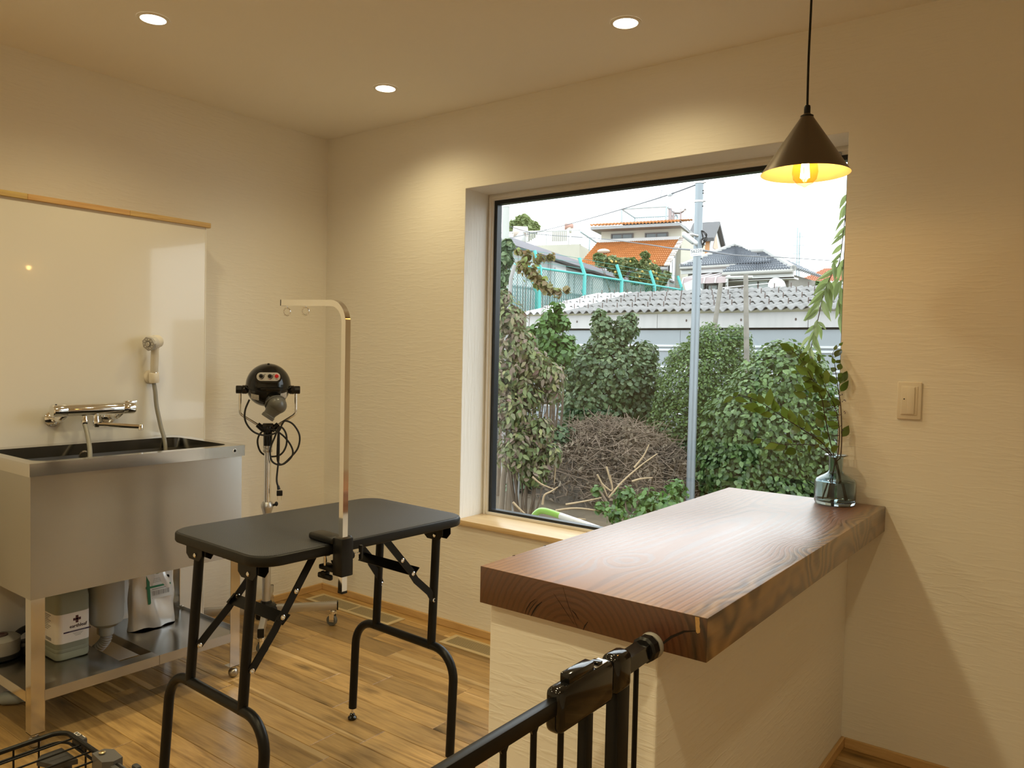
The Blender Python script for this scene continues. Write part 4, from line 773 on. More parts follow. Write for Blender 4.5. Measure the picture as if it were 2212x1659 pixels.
for r_ in (-.031, .006):
    kb = part('dial', MB().lathe([(.0090, 0), (.0090, .004), (.0068, .006), (.0062, .014), (.0055, .015), (.0001, .015)], on(r_, .003), pn, 20), M_blackpl, pl_)
    arc = [on(r_+.0125*math.cos(a), .003+.0125*math.sin(a), .0004) for a in np.linspace(-1.4, .5, 10)]
    part('dial_scale', MB().tube(arc, .0013, 6), M_blackpl, pl_)
    part('indicator', MB().ell(on(r_+.0165, .0105, .0003), .0019, 8, 6), M_blackpl, pl_)
part('push_button', MB().lathe([(.0085, 0), (.0085, .005), (.0075, .007), (.0001, .0075)], on(.0345, .003), pn, 22), pm('button_red', (.62, .012, .02), .3, coat=.4, rvar=.03), pl_, 'red push button')
ln = MB()
for r_, w_ in ((-.031, .010), (.0345, .010)): ln.add([on(r_-w_/2, -.0118, .0003), on(r_+w_/2, -.0118, .0003), on(r_+w_/2, -.0102, .0003), on(r_-w_/2, -.0102, .0003)], [(0, 1, 2, 3)])
part('panel_print', ln, M_ink, pl_, None, False)
part('panel_print', MB().add([on(.001, -.0125, .0003), on(.011, -.0125, .0003), on(.011, -.0105, .0003), on(.001, -.0105, .0003)], [(0, 1, 2, 3)]), pm('print_red', (.5, .05, .05), .5, bump=.02), pl_, None, False)
part('panel_lip', flip(MB().rbox((-.034, .070, .0005), (.050, .1015, .018), .005, 2, BM)), M_gloss, t)
# nozzle
nz0 = B(.012, .050, -.030); na = nrm(BF*.8+DR*.30-BU*.42)
part('outlet', MB().lathe([(.036, .0), (.036, .038), (.034, .046), (.0335, .052)], nz0, na, 28), M_gloss, t)
nc = nz0+na*.064+DR*.004; nb = nrm(-DR*.62-BU*.86+BF*.30)
nzv = MB().ell(nc, (.0455, .0455, .0400), 28, 16, nb)
nzp = part('nozzle', nzv, pm('nozzle_grey', (.095, .093, .085), .33, coat=.2, rvar=.04), t, 'grey angled air nozzle')
part('nozzle_spout', MB().lathe([(.043, .010), (.034, .030), (.0275, .046), (.0265, .056), (.0290, .059), (.0290, .072), (.0245, .073), (.0245, .060)], nc, nb, 28), MATS['nozzle_grey'], t)
rb = MB()
e1, e2, _ = frame(na); g0 = nz0+na*.056
part('nozzle_collar', MB().tube([g0+e1*(.0435*math.cos(2*PI*k/48))+e2*(.0435*math.sin(2*PI*k/48)) for k in range(48)], [.0042 if k % 2 else .0030 for k in range(48)], 8, closed=True), MATS['nozzle_grey'], nzp)
M_stk = pm('sticker_white', (.66, .63, .58), .5, bump=.02)
def sticker(r0, r1, u0, u1, lines):
    vs = []; nn = 4
    for j in range(nn+1):
        for i in range(nn+1):
            r_ = r0+(r1-r0)*i/nn; u_ = u0+(u1-u0)*j/nn; rr_ = .0975*math.sqrt(max(0, 1-(u_/.1)**2)); f_ = math.sqrt(max(rr_**2-r_**2, 1e-6)); vs.append(B(r_, f_+.0012, u_))
    st = part('sticker', MB().add(vs, [(j*(nn+1)+i, j*(nn+1)+i+1, (j+1)*(nn+1)+i+1, (j+1)*(nn+1)+i) for j in range(nn) for i in range(nn)]), M_stk, t, 'white rating sticker')
    pb = MB()
    for k in range(lines):
        u_ = u0+(u1-u0)*(k+.7)/(lines+.4); a_, b_ = r0+(r1-r0)*.18, r0+(r1-r0)*(.85-.12*(k % 2)); vs = []
        for r_ in (a_, b_):
            for du in (-.0006, .0006): rr_ = .0975*math.sqrt(1-((u_+du)/.1)**2); vs.append(B(r_, math.sqrt(rr_**2-r_**2)+.0018, u_+du))
        pb.add(vs, [(0, 2, 3, 1)])
    part('sticker_print', pb, M_grt, st, None, False, kind='stuff')
sticker(-.073, -.040, -.048, -.020, 4); sticker(.052, .079, -.046, -.014, 6)
# cord loops and plug
cp = spline([Q(-.080, .055, 1.060), Q(-.098, .06, 1.010), Q(-.094, .06, .960), Q(-.060, .05, .915), Q(-.005, .04, .898), Q(.045, .03, .915), Q(.060, .028, .945), Q(.075, .026, .962),
            Q(.110, .02, .945), Q(.138, .02, .895), Q(.132, .02, .838), Q(.100, .02, .795), Q(.060, .022, .762), Q(.020, .028, .778), Q(.010, .03, .830), Q(.028, .03, .885), Q(.052, .03, .935), Q(.078, .028, .905), Q(.080, .026, .850),
            Q(.055, .024, .808), Q(.010, -.02, .795), Q(-.030, -.024, .815), Q(-.045, -.022, .865), Q(-.030, -.015, .905), Q(.010, .026, .925), Q(.060, .026, .900), Q(.100, .024, .850), Q(.108, .024, .805), Q(.070, .022, .765), Q(.045, .022, .775), Q(.042, .024, .84), Q(.047, .026, .92),
            Q(.048, .026, .80), Q(.040, .03, .70), Q(.046, .032, .665)], 7)
co = part('power_cord', MB().tube(cp, .0042, 9), pm('cord_black', (.010, .010, .010), .5, bump=.02), t)
pg = part('plug', MB().tube([Q(.046, .032, .668), Q(.050, .034, .650)], [.0055, .0075], 10).rbox((-.013, -.010, -.018), (.013, .010, .006), .003, 2, Matrix.Translation(Q(.053, .034, .640)) @ Matrix.Rotation(math.atan2(DR[1], DR[0]), 4, 'Z')), M_blackpl, co)
part('plug_pins', MB().box((-.009, -.003, -.036), (-.0075, .003, -.017), Matrix.Translation(Q(.053, .034, .640)) @ Matrix.Rotation(math.atan2(DR[1], DR[0]), 4, 'Z')).box((.0075, -.003, -.036), (.009, .003, -.017), Matrix.Translation(Q(.053, .034, .640)) @ Matrix.Rotation(math.atan2(DR[1], DR[0]), 4, 'Z')), M_chrome, pg, None, False)
# star base
part('hub', MB().lathe([(.040, .052), (.052, .060), (.054, .100), (.046, .116), (.026, .124), (.024, .134), (.0195, .136)], HB, seg=8), M_blackpl, t, ang=25)
part('hub_lever', MB().rbox((-.012, -.006, 0), (.012, .006, .060), .005, 2, Matrix.Translation(HB+np.array([-.035, .035, .115])) @ Matrix.Rotation(rad(20), 4, 'X')), M_alu, t)
d0 = math.atan2(-.332-HB[1], .500-HB[0])
for k in range(4):
    a = d0+k*PI/2; d = np.array([math.cos(a), math.sin(a), 0]); MX = Matrix.Translation(HB+EZ3*.095) @ Matrix.Rotation(a, 4, 'Z')
    lg = part('leg', MB().rbox((.035, -.013, -.019), (.318, .013, .019), .005, 2, MX), M_alu, t)
    part('end_cap', MB().rbox((.3165, -.0135, -.0195), (.3225, .0135, .0195), .002, 1, MX), M_blackpl, lg)
    cx_ = HB+d*.300; sw = rad((20, 95, 160, 250)[k]); CM = Matrix.Translation((cx_[0], cx_[1], 0)) @ Matrix.Rotation(sw, 4, 'Z')
    ca = part('castor', MB().lathe([(.010, .055), (.016, .058), (.016, .070), (.008, .077)], (cx_[0], cx_[1], 0), seg=18).box((-.014, -.013, .020), (.010, -.0105, .060), CM).box((-.014, .0105, .020), (.010, .013, .060), CM).box((-.014, -.013, .056), (.012, .013, .060), CM), M_chrome, lg)
    wc = CM @ Vector((-.006, 0, .0255)); wa = (CM.to_3x3() @ Vector((0, 1, 0)))
    part('castor_wheel', MB().lathe([(.010, -.0095), (.0235, -.0095), (.0250, -.007), (.0250, .007), (.0235, .0095), (.010, .0095)], wc, wa, 24), pm('castor_rubber', (.13, .14, .145), .5, bump=.02), lg)

# ================================================================== PET GATE
GX_ = 2.672
t = thing('pet_gate', 'black metal pet gate with latch handle braced against the end of the counter', 'gate', (GX_, -1.9, 0))
def gbar(y, r, z0, z1, nm='bar'): return part(nm, MB().tube([(GX_, y, z0), (GX_, y, z1)], r, 10), M_black, t)
YG1 = -2.47
part('top_rail', MB().rbox((GX_-.0085, YG1, .732), (GX_+.0085, -1.70, .757), .003, 2), M_black, t)
part('bottom_rail', MB().rbox((GX_-.0085, YG1, .035), (GX_+.0085, -1.53, .060), .003, 2), M_black, t)
yb = -1.722
while yb > YG1+.02:
    gbar(yb, .0052, .055, .735)
    if yb < -1.75: part('gusset', MB().prism([(-.012, .733), (.012, .733), (.0052, .722), (-.0052, .722)], (GX_-.0025, yb, 0), (0, 1, 0), (0, 0, 1), .005), M_black, t, None, False)
    yb -= .0735
gbar(YG1+.006, .010, 0.001, .755, 'end_post')
part('lock_post', MB().rbox((GX_-.0095, -1.660, .055), (GX_+.0095, -1.638, .722), .004, 2), M_black, t)
part('frame_post', MB().rbox((GX_-.013, -1.564, .0015), (GX_+.013, -1.522, .735), .004, 2), M_black, t)
gbar(-1.4775, .0050, .050, .720)
part('floor_rail', MB().rbox((GX_-.013, YG1, .0012), (GX_+.013, -1.47, .030), .003, 2), M_black, t)
part('side_arm', MB().tube([(GX_, -1.535, .743), (GX_, -1.452, .746)], .0200, 4, sq=True, hint=(0, 0, 1)), M_gloss, t, None, False)
lt = part('latch_body', MB().rbox((GX_-.0165, -1.748, .700), (GX_+.0165, -1.582, .7725), .0125, 4), M_gloss, t)
part('latch_cover', MB().rbox((GX_-.0180, -1.580, .705), (GX_+.0180, -1.522, .7735), .0135, 4), M_gloss, t)
part('latch_button', MB().rbox((GX_-.0095, -1.715, .769), (GX_+.0095, -1.640, .786), .003, 2), M_gloss, lt)
part('latch_slider', MB().rbox((GX_-.0085, -1.628, .770), (GX_+.0085, -1.612, .778), .002, 2), M_gloss, lt); part('latch_slot', MB().rbox((GX_-.0105, -1.636, .7715), (GX_+.0105, -1.596, .7732), .0008, 1), M_alu, lt)
part('adjuster_wheel', MB().lathe([(.0200, 0), (.0245, .004), (.0245, .021), (.0205, .025)], (GX_, -1.4540, .746), (0, 1, 0), 10), M_blackpl, t)
part('spindle', MB().tube([(GX_, -1.430, .746), (GX_, -1.424, .746)], .010, 12), M_alu, t)
part('pressure_cup', MB().lathe([(.0215, 0), (.0235, .002), (.0245, .007), (.0245, .0085)], (GX_, -1.4265, .746), (0, 1, 0), 26), pm('cup_grey', (.30, .29, .27), .45, bump=.02), t)

# ================================================================== WIRE CRATE
KZ = .452; KX0, KX1, KY0, KY1 = 1.568, 2.18, -2.62, -1.982
t = thing('wire_crate', 'black wire pet crate with open grid top and grey plastic corners', 'crate', ((KX0+KX1)/2, (KY0+KY1)/2, 0))
fr = [(KX0+.5*(KX1-KX0)+p[0], KY0+.5*(KY1-KY0)+p[1], KZ) for p in rrect(KX1-KX0, KY1-KY0, .03, 6)]
part('top_frame', MB().tube(fr, .0052, 10, closed=True), M_black, t)
part('bottom_frame', MB().tube([(p[0], p[1], .035) for p in fr], .0055, 10, closed=True), M_black, t)
part('mid_rail', MB().tube([(p[0], p[1]-.0, KZ-.020) for p in fr], .0030, 8, closed=True), M_black, t)
x = KX0+.042
while x < KX1-.02: part('top_wire', MB().tube([(x, KY1-.002, KZ-.004), (x, KY0+.002, KZ-.004)], .0021, 8), M_black, t); x += .0425
for yy_ in (-2.20, -2.42): part('cross_wire', MB().tube([(KX0, yy_, KZ-.008), (KX1, yy_, KZ-.008)], .0026, 8), M_black, t)
y = KY1-.05
while y > KY0+.03: part('side_wire', MB().tube([(KX0, y, KZ-.004), (KX0, y, .035)], .0021, 8), M_black, t); y -= .048
x = KX0+.10
while x < KX1-.03: part('side_wire', MB().tube([(x, KY1, KZ-.004), (x, KY1, .035)], .0021, 8), M_black, t); x += .055
M_crg = pm('crate_corner_grey', (.040, .040, .044), .45, bump=.04, bscale=200)
cg = part('corner_plate', MB().prism([(.012, -.010), (.012, -.050), (.030, -.066), (.070, -.052), (.088, -.010)], (KX0, KY1, KZ-.040), (1, 0, 0), (0, 1, 0), .010), M_crg, t, 'grey plastic corner')
for dx in (.022, .052): part('corner_socket', MB().rbox((KX0+dx, KY1-.030, KZ-.095), (KX0+dx+.018, KY1-.012, KZ-.036), .004, 2), M_crg, cg); part('corner_post', MB().tube([(KX0+dx+.009, KY1-.021, KZ-.08), (KX0+dx+.009, KY1-.021, .03)], .006, 10), M_black, t)
ey_ = np.array([0, 1, 0]); tb = part('corner_tab', MB().rbox((KX0+.030, KY1+.002, KZ-.028), (KX0+.075, KY1+.016, KZ+.002), .004, 2), M_crg, cg)
em = MB(); ez_ = KZ+.0022
for (a0, b0, a1, b1) in ((.033, .005, .0345, .013), (.033, .005, .052, .0062), (.033, .0118, .052, .013), (.0415, .005, .043, .013), (.0505, .005, .052, .013), (.058, .0118, .070, .013)): em.box((KX0+a0, KY1+b0, ez_), (KX0+a1, KY1+b1, ez_+.0005))
part('emblem', em, M_white, tb, 'small white raised emblem', False)
hg = part('hinge_clamp', MB().prism([(-.030, -.018), (.020, -.022), (.034, -.006), (.030, .014), (-.012, .018), (-.030, .006)], (1.765, KY1, KZ-.036), (1, 0, 0), (0, 1, 0), .048).rbox((1.792, KY1-.012, KZ-.036), (1.850, KY1+.008, KZ+.004), .004, 2), pm('clamp_grey', (.09, .088, .09), .45, bump=.04, bscale=200), t, 'grey plastic hinge clamp')
part('hinge_bolt', MB().lathe([(.0065, 0), (.0065, .002), (.003, .003), (.003, .0015)], (1.752, KY1-.006, KZ+.0135), seg=16), pm('brass_bolt', (.65, .55, .35), .3, 1.0, rvar=.05), hg)
part('hinge_lever', MB().rbox((1.835, KY1+.010, KZ-.012), (1.856, KY1+.022, KZ+.012), .004, 2), M_crg, hg)
# ================================================================== VASE AND BRANCHES
VX, VY, VZ = 2.640, -0.072, 0.8199
def leaf_unit(fold=.10, droop=.12, w=.19, n=6, wavy=0.0):
    vs, fs = [], []
    for i in range(n+1):
        s_ = i/n; ww = w*(math.sin(PI*min(s_*1.0, 1)**.80))*(1-.15*s_)+(.004 if i in (0, n) else 0); zc = -droop*s_*s_; zf = fold*ww/w*.5
        vs += [(s_, ww, zc+zf+wavy*math.sin(9*s_)), (s_, 0, zc), (s_, -ww, zc+zf-wavy*math.sin(8*s_))]
    for i in range(n):
        for k in (0, 1): a = 3*i+k; fs.append((a, a+3, a+4, a+1))
    return vs, fs
M_lv = leafmat('vase_leaf', [(.055, .095, .012), (.085, .14, .018), (.12, .18, .028), (.065, .085, .014)], .40, .5)
LEAF = [mesh_from('leaf', *leaf_unit(f, d, w, 6, wv), M_lv) for f, d, w, wv in ((.10, .10, .27, .01), (.16, .22, .25, .015), (.05, -.08, .29, .01))]
M_stem = pm('branch_bark', (.045, .022, .015), .6, var=.3, vscale=80, bump=.1); M_berry = pm('purple_berry', (.05, .012, .035), .3, coat=.3, rvar=.05)
VN = nrm((CAM[0]-VX, CAM[1]-VY, 0)); VB = np.array([VX, VY, VZ])
def vp(x, y, off=0.0):      # surveyed twig point: a vertical sheet through the vase, moved off metres towards the room
    X_, Y_ = 1560+x/3.95, 680+y/3.95; d = ray(X_, Y_); P = VB+VN*off; return CAM+d*((P-CAM) @ VN)/(d @ VN)
def leaf_obj(parent, base, tip, me, roll=0.0, up=None, wscale=1.0):
    ex = nrm(tip-base); ln = np.linalg.norm(tip-base); h = np.asarray(up if up is not None else VN, float); ey = nrm(np.cross(h, ex)); ez = np.cross(ex, ey)
    ey, ez = ey*math.cos(roll)+ez*math.sin(roll), ez*math.cos(roll)-ey*math.sin(roll); ey = ey*ln*wscale; ex = ex*ln; ez = ez*ln
    return piece('leaf', me, parent, Matrix(((ex[0], ey[0], ez[0], base[0]), (ex[1], ey[1], ez[1], base[1]), (ex[2], ey[2], ez[2], base[2]), (0, 0, 0, 1))))
BR = [
 ('long leafy branch arching out to the left of the glass vase', .035, [(915, 1168), (850, 1090), (720, 1000), (610, 930), (500, 860), (380, 780), (270, 720), (150, 682), (95, 700)],
  [(95, 700, 2, 748), (105, 715, 218, 738), (92, 692, 143, 660), (225, 705, 250, 668), (300, 735, 252, 668), (342, 762, 310, 678), (392, 778, 415, 638), (452, 818, 436, 690), (322, 800, 188, 778), (372, 815, 262, 802), (432, 850, 320, 856), (565, 892, 515, 775), (612, 925, 580, 800), (690, 965, 650, 860), (742, 1000, 716, 920), (672, 985, 558, 980), (640, 940, 618, 870), (470, 830, 440, 735)], [(570, 930), (545, 918), (520, 930)]),
 ('low leafy branch drooping towards the slab on the left of the vase', .075, [(905, 1165), (830, 1128), (750, 1108), (640, 1108), (480, 1100), (335, 1062)],
  [(340, 1062, 250, 1100), (480, 1105, 362, 1137), (545, 1120, 438, 1155), (630, 1150, 538, 1182), (682, 1180, 640, 1210), (740, 1112, 748, 1172), (600, 1095, 550, 1063), (825, 1102, 790, 1150), (700, 1100, 668, 1060), (880, 1130, 912, 1090), (930, 1165, 985, 1120)], [(700, 1100), (690, 1112), (620, 1110), (605, 1120), (660, 1165), (650, 1160), (672, 1170)]),
 ('tall leafy branch leaning up and left out of the vase', .015, [(922, 1170), (905, 1010), (872, 840), (842, 690), (765, 545), (685, 405), (605, 312), (500, 258)],
  [(592, 302, 483, 248), (640, 352, 520, 330), (700, 330, 650, 425), (722, 400, 655, 442), (742, 500, 628, 445), (762, 562, 680, 540), (690, 582, 872, 655), (722, 702, 605, 660), (705, 642, 588, 600), (742, 842, 655, 826), (642, 490, 584, 486), (660, 370, 720, 310), (610, 312, 575, 258), (640, 300, 612, 245), (700, 420, 740, 330), (770, 560, 715, 445), (845, 690, 885, 625), (590, 340, 540, 310), (830, 660, 770, 600)], [(720, 700), (712, 712), (730, 760), (740, 775), (748, 820), (700, 770)]),
 ('leafy berried branch rising from the middle of the vase', -.012, [(972, 1172), (1000, 985), (962, 785), (892, 645), (812, 475), (745, 402)],
  [(828, 402, 822, 338), (782, 502, 760, 362), (842, 522, 790, 430), (882, 592, 890, 468), (972, 592, 922, 508), (932, 778, 788, 735), (852, 822, 800, 770), (882, 862, 770, 862), (862, 962, 800, 880), (842, 1022, 768, 985), (902, 1042, 880, 990), (872, 1092, 790, 1045), (850, 560, 825, 478), (780, 420, 735, 350), (865, 600, 800, 520), (965, 790, 935, 695), (895, 905, 850, 845), (900, 1060, 850, 1000), (760, 720, 745, 650), (870, 720, 830, 640)], [(980, 790), (965, 800), (945, 790), (930, 800), (985, 815), (955, 815), (850, 860), (862, 868), (900, 740), (912, 690), (905, 680), (995, 770), (940, 775)]),
 ('thin upright berried twig on the right side of the vase', -.030, [(1027, 1192), (1020, 985), (1010, 765), (985, 605), (962, 435), (945, 322), (1020, 246)],
  [(1000, 962, 888, 905), (992, 862, 903, 820), (1028, 1040, 1080, 945), (1010, 655, 1078, 560), (1008, 588, 1062, 470), (985, 535, 1028, 492), (972, 482, 928, 455), (990, 470, 1018, 408), (960, 415, 940, 368), (975, 412, 1012, 378), (940, 356, 902, 348), (965, 362, 1020, 275), (960, 302, 978, 258), (1000, 262, 1026, 240), (1002, 775, 940, 700)], [(965, 650), (972, 642), (990, 670), (1020, 680), (1012, 690), (1040, 725), (1050, 732), (1030, 745), (1045, 830), (1052, 838), (990, 850), (1035, 985), (960, 665), (978, 682)]),
]
for bi, (lab, off, st, lvs, ber) in enumerate(BR):
    r_ = random.Random(bi+3); n = len(st); ext = off
    P = [vp(*p, off*min(1, i/2.5)) for i, p in enumerate(st)]
    foot = [np.array([VX+(.030, .022, .026, -.020, -.026)[bi], VY+(-.012, .018, .006, .02, -.02)[bi], VZ+.016]), np.array([VX+(.004, .006, .0, -.004, -.002)[bi], VY+(.004, -.004, .002, 0, .003)[bi], VZ+.13])]
    top = np.array([VX+(-.012, -.015, -.009, .003, .013)[bi], VY+(-.004, -.010, .004, .006, .002)[bi], VZ+.158])
    t = thing('branch', lab, 'branch', foot[0], 0, None)
    full = spline([*foot, top]+P[1:], 5); m_ = len(full)
    part('stem', MB().tube(full, [.0022*(1-.72*i/m_) for i in range(m_)], 7), M_stem, t)
    A_ = np.array(full)
    for x0, y0, x1, y1 in lvs:
        bp = vp(x0, y0, off+r_.uniform(-.012, .012)); tp = vp(x1, y1, off+r_.uniform(-.030, .035)); leaf_obj(t, bp, tp, LEAF[r_.randrange(3)], r_.uniform(-.55, .55), None, r_.uniform(.9, 1.2))
    pt_ = MB()
    for x0, y0, x1, y1 in lvs:
        bp = vp(x0, y0, off); k = np.argmin(np.linalg.norm(A_-bp, axis=1))
        if 0.002 < np.linalg.norm(A_[k]-bp) < .06: pt_.tube([A_[k], bp], [.0009, .0006], 5)
    if pt_.v: part('leaf_stalk', pt_, M_stem, t, kind='stuff')
    for (x0, y0) in ber:
        for q in range(2): part('berry', MB().ell(vp(x0+r_.uniform(-5, 5), y0+r_.uniform(-5, 5), off+r_.uniform(-.01, .01)), r_.uniform(.0013, .0019), 8, 6), M_berry, t)
t = thing('glass_vase', 'smoky blue glass bottle vase of leafy branches at the window end of the counter', 'vase', (VX, VY, VZ))
M_vg = pm('smoky_glass', (.60, .74, .78), .015, trans=1.0, ior=1.46)
MATS['smoky_glass'].node_tree.nodes['Principled BSDF'].inputs['Base Color'].default_value = (.58, .70, .74, 1)
vprof = [(.0001, .0004), (.054, .0004), (.0605, .003), (.0632, .010), (.0637, .020), (.0637, .070), (.0625, .0765), (.0575, .083), (.042, .0925), (.029, .0995), (.0235, .105), (.0220, .112), (.0220, .148), (.0240, .1545), (.0340, .1580), (.0362, .1592),
         (.0352, .1606), (.0320, .1604), (.0225, .1570), (.0198, .149), (.0198, .112), (.0215, .104), (.0275, .0972), (.0408, .0900), (.0555, .0812), (.0600, .0755), (.0607, .070), (.0607, .022), (.0585, .014), (.052, .0105), (.0001, .0105)]
part('vase_glass', MB().lathe(vprof, (VX, VY, VZ), seg=56), M_vg, t)
part('water', MB().lathe([(.0001, .0110), (.051, .0110), (.0575, .0145), (.0598, .022), (.0598, .068), (.0590, .0745), (.0001, .0745)], (VX, VY, VZ), seg=48), pm('water', (.93, .97, .97), .0, trans=1.0, ior=1.33), t)
# ================================================================== OUTSIDE: GARDEN
GZ = -0.35
M_soil = pm('garden_soil', (.085, .062, .036), .95, var=.5, vscale=6, bump=.6, bscale=18)
struct('garden_ground', MB().box((-30, WD, GZ-.3), (14, 13.0, GZ)), M_soil, 'bare garden ground outside the window')
struct('hillside', MB().box((-70, 13.0, GZ-.3), (25, 90, 2.35)), pm('hill_soil', (.16, .15, .10), .95, var=.4, vscale=2, bump=.3), 'raised ground carrying the fence and the houses')
struct('wall_outside', MB().box((-0.15, WD+.002, GZ-.3), (WX0-.02, WD+.03, 3.2)).box((WX1+.02, WD+.002, GZ-.3), (XR+.15, WD+.03, 3.2)).box((WX0-.02, WD+.002, GZ-.3), (WX1+.02, WD+.03, WZ0-.05)).box((WX0-.02, WD+.002, WZ1+.03), (WX1+.02, WD+.03, 3.2)), pm('siding_grey', (.45, .45, .44), .7, var=.1), 'outer face of the window wall')

def blob(x, y, r, d): return (atD(x, y, d), r*d/FPX)
def crown_points(blobs, n, r_, lo=.72, hi=1.05, squash=1.0):
    w = np.array([b[1]**2 for b in blobs]); w = w/w.sum(); C_ = np.array([b[0] for b in blobs]); R_ = np.array([b[1] for b in blobs])
    k = r_.choice(len(blobs), n*2, p=w); d = r_.normal(size=(n*2, 3)); d /= np.linalg.norm(d, axis=1)[:, None]
    rr = R_[k]*r_.uniform(lo, hi, n*2); P = C_[k]+d*rr[:, None]*np.array([1, 1, squash])
    ok = np.ones(n*2, bool)
    for j in range(len(blobs)):
        dd = np.linalg.norm((P-C_[j])/np.array([1, 1, squash]), axis=1); ok &= ~((dd < R_[j]*.70) & (k != j))
    ok &= P[:, 2] > GZ+.03
    return P[ok][:n], d[ok][:n]
def leaf_arrays(P, O, L, r_, w=.42, droop=.35, spread=.7, fold=.22):
    """one folded two-sided leaf per point: (base, left, tip, right)"""
    n = len(P); nz = O+r_.normal(size=(n, 3))*spread*.6+np.array([0, 0, .45]); nz /= np.linalg.norm(nz, axis=1)[:, None]
    a = O*.6+r_.normal(size=(n, 3))*spread+np.array([0, 0, -droop]); a -= nz*(a*nz).sum(1)[:, None]; a /= np.linalg.norm(a, axis=1)[:, None]
    s = np.cross(nz, a); ln = (L*r_.uniform(.6, 1.25, n))[:, None]
    b = P-a*ln*.5; t = P+a*ln*.5-nz*ln*.10*droop; m_ = P-a*ln*.06
    m2 = P+a*ln*.22-nz*ln*.03; up = nz*ln*fold*w
    l = np.stack([m_-a*ln*.12+s*ln*w*.92+up, m2+s*ln*w*.66+up*.7], 1); q = np.stack([m2-s*ln*w*.66+up*.7, m_-a*ln*.12-s*ln*w*.92+up], 1)
    return b, l, t, q, a, nz, s, ln
def leaves_mesh(name, mat, sets):
    V = np.concatenate([np.concatenate([b[:, None], l, t[:, None], q], 1).reshape(-1, 3) for b, l, t, q in sets]); n = len(V)//6
    i = np.arange(n)*6; F = np.concatenate([np.stack([i, i+1, i+2], 1), np.stack([i, i+2, i+3], 1), np.stack([i, i+3, i+4], 1), np.stack([i, i+4, i+5], 1)])
    me = bpy.data.meshes.new(name); me.vertices.add(len(V)); me.vertices.foreach_set('co', V.astype('f').ravel())
    me.loops.add(F.size); me.loops.foreach_set('vertex_index', F.astype('i').ravel()); me.polygons.add(len(F)); me.polygons.foreach_set('loop_start', (np.arange(len(F))*3).astype('i')); me.polygons.foreach_set('loop_total', np.full(len(F), 3, 'i'))
    me.update(); me.validate(); me.materials.append(mat); return me
def bush(name, label, cat, blobs, n, L, mat, seed, nleaf=0, w=.42, droop=.35, spread=.7, base=None, group=None, stems=None, layers=((.72, 1.05), (.35, .72)), stuff_name='foliage', stem_mat=None, sr=.022):
    r_ = np.random.default_rng(seed); C_ = np.array([b[0] for b in blobs]); cb = C_.mean(0)
    root = thing(name, label, cat, (cb[0], cb[1], GZ if base is None else base), 0, group); iv = INV[root]; off = np.array([cb[0], cb[1], GZ if base is None else base])
    sets = []; big = None
    for li, (lo, hi) in enumerate(layers):
        P, O = crown_points(blobs, n if li == 0 else n//2, r_, lo, hi); b, l, t_, q, a, nz, s, ln = leaf_arrays(P, O, L, r_, w, droop, spread)
        if li == 0 and nleaf:
            vis = ((CAM-P)/np.linalg.norm(CAM-P, axis=1)[:, None]*O).sum(1); idx = np.argsort(-vis-r_.uniform(0, .5, len(P)))[:nleaf]; me = mesh_from('leaf', *leaf_unit(.12, .10, w*.92, 4), mat)
            for i in idx: piece('leaf', me, root, Matrix(((a[i, 0]*ln[i, 0], s[i, 0]*ln[i, 0], nz[i, 0]*ln[i, 0], b[i, 0]), (a[i, 1]*ln[i, 0], s[i, 1]*ln[i, 0], nz[i, 1]*ln[i, 0], b[i, 1]), (a[i, 2]*ln[i, 0], s[i, 2]*ln[i, 0], nz[i, 2]*ln[i, 0], b[i, 2]), (0, 0, 0, 1))))
            k_ = np.ones(len(P), bool); k_[idx] = False; b, l, t_, q = b[k_], l[k_], t_[k_], q[k_]
        sets.append((b-off, l-off, t_-off, q-off))
    o = bpy.data.objects.new(stuff_name, leaves_mesh(stuff_name, mat, sets)); COL.objects.link(o); o.parent = root; o['kind'] = 'stuff'
    sm = MB(); g = np.array([cb[0], cb[1], off[2]])
    for bc, br in (stems or blobs):
        c_ = np.array(bc); s0 = g+(c_-g)*np.array([.35, .35, 0]); sm.tube(spline([s0, s0+(c_-s0)*.5+r_.normal(size=3)*.05, c_+np.array([0, 0, br*.5])], 5), np.linspace(sr, sr*.27, 11), 6)
    part('stems', sm, stem_mat or M_twig, root, kind='stuff'); return root
M_twig = pm('twig_bark', (.12, .085, .055), .85, var=.3, vscale=30, bump=.2)
G1 = leafmat('creeper_leaf', [(0.036, 0.076, 0.0176), (0.068, 0.128, 0.0304), (0.1, 0.176, 0.048), (0.16, 0.248, 0.076)], .35, .30)
G2 = leafmat('fine_leaf', [(0.04, 0.08, 0.0192), (0.076, 0.136, 0.0336), (0.112, 0.184, 0.052), (0.16, 0.248, 0.072)], .4, .35)
G3 = leafmat('maple_leaf', [(0.0382, 0.0723, 0.0255), (0.0638, 0.1148, 0.0425), (0.102, 0.1615, 0.068), (0.17, 0.221, 0.102)], .4, .28)
G4 = leafmat('dogwood_leaf', [(0.085, 0.1275, 0.0425), (0.1615, 0.204, 0.0765), (0.2125, 0.1445, 0.1105), (0.2805, 0.2805, 0.1105), (0.119, 0.17, 0.051), (0.187, 0.1105, 0.0935), (0.1445, 0.1955, 0.068)], .5, .30)
G5 = leafmat('sapling_leaf', [(0.0467, 0.1062, 0.0213), (0.0808, 0.17, 0.0382), (0.1275, 0.238, 0.0595)], .4, .35)
G6 = leafmat('dead_leaf', [(.10, .075, .05), (.17, .13, .085), (.24, .19, .13), (.07, .05, .035)], .8, .1)
D = 8.5
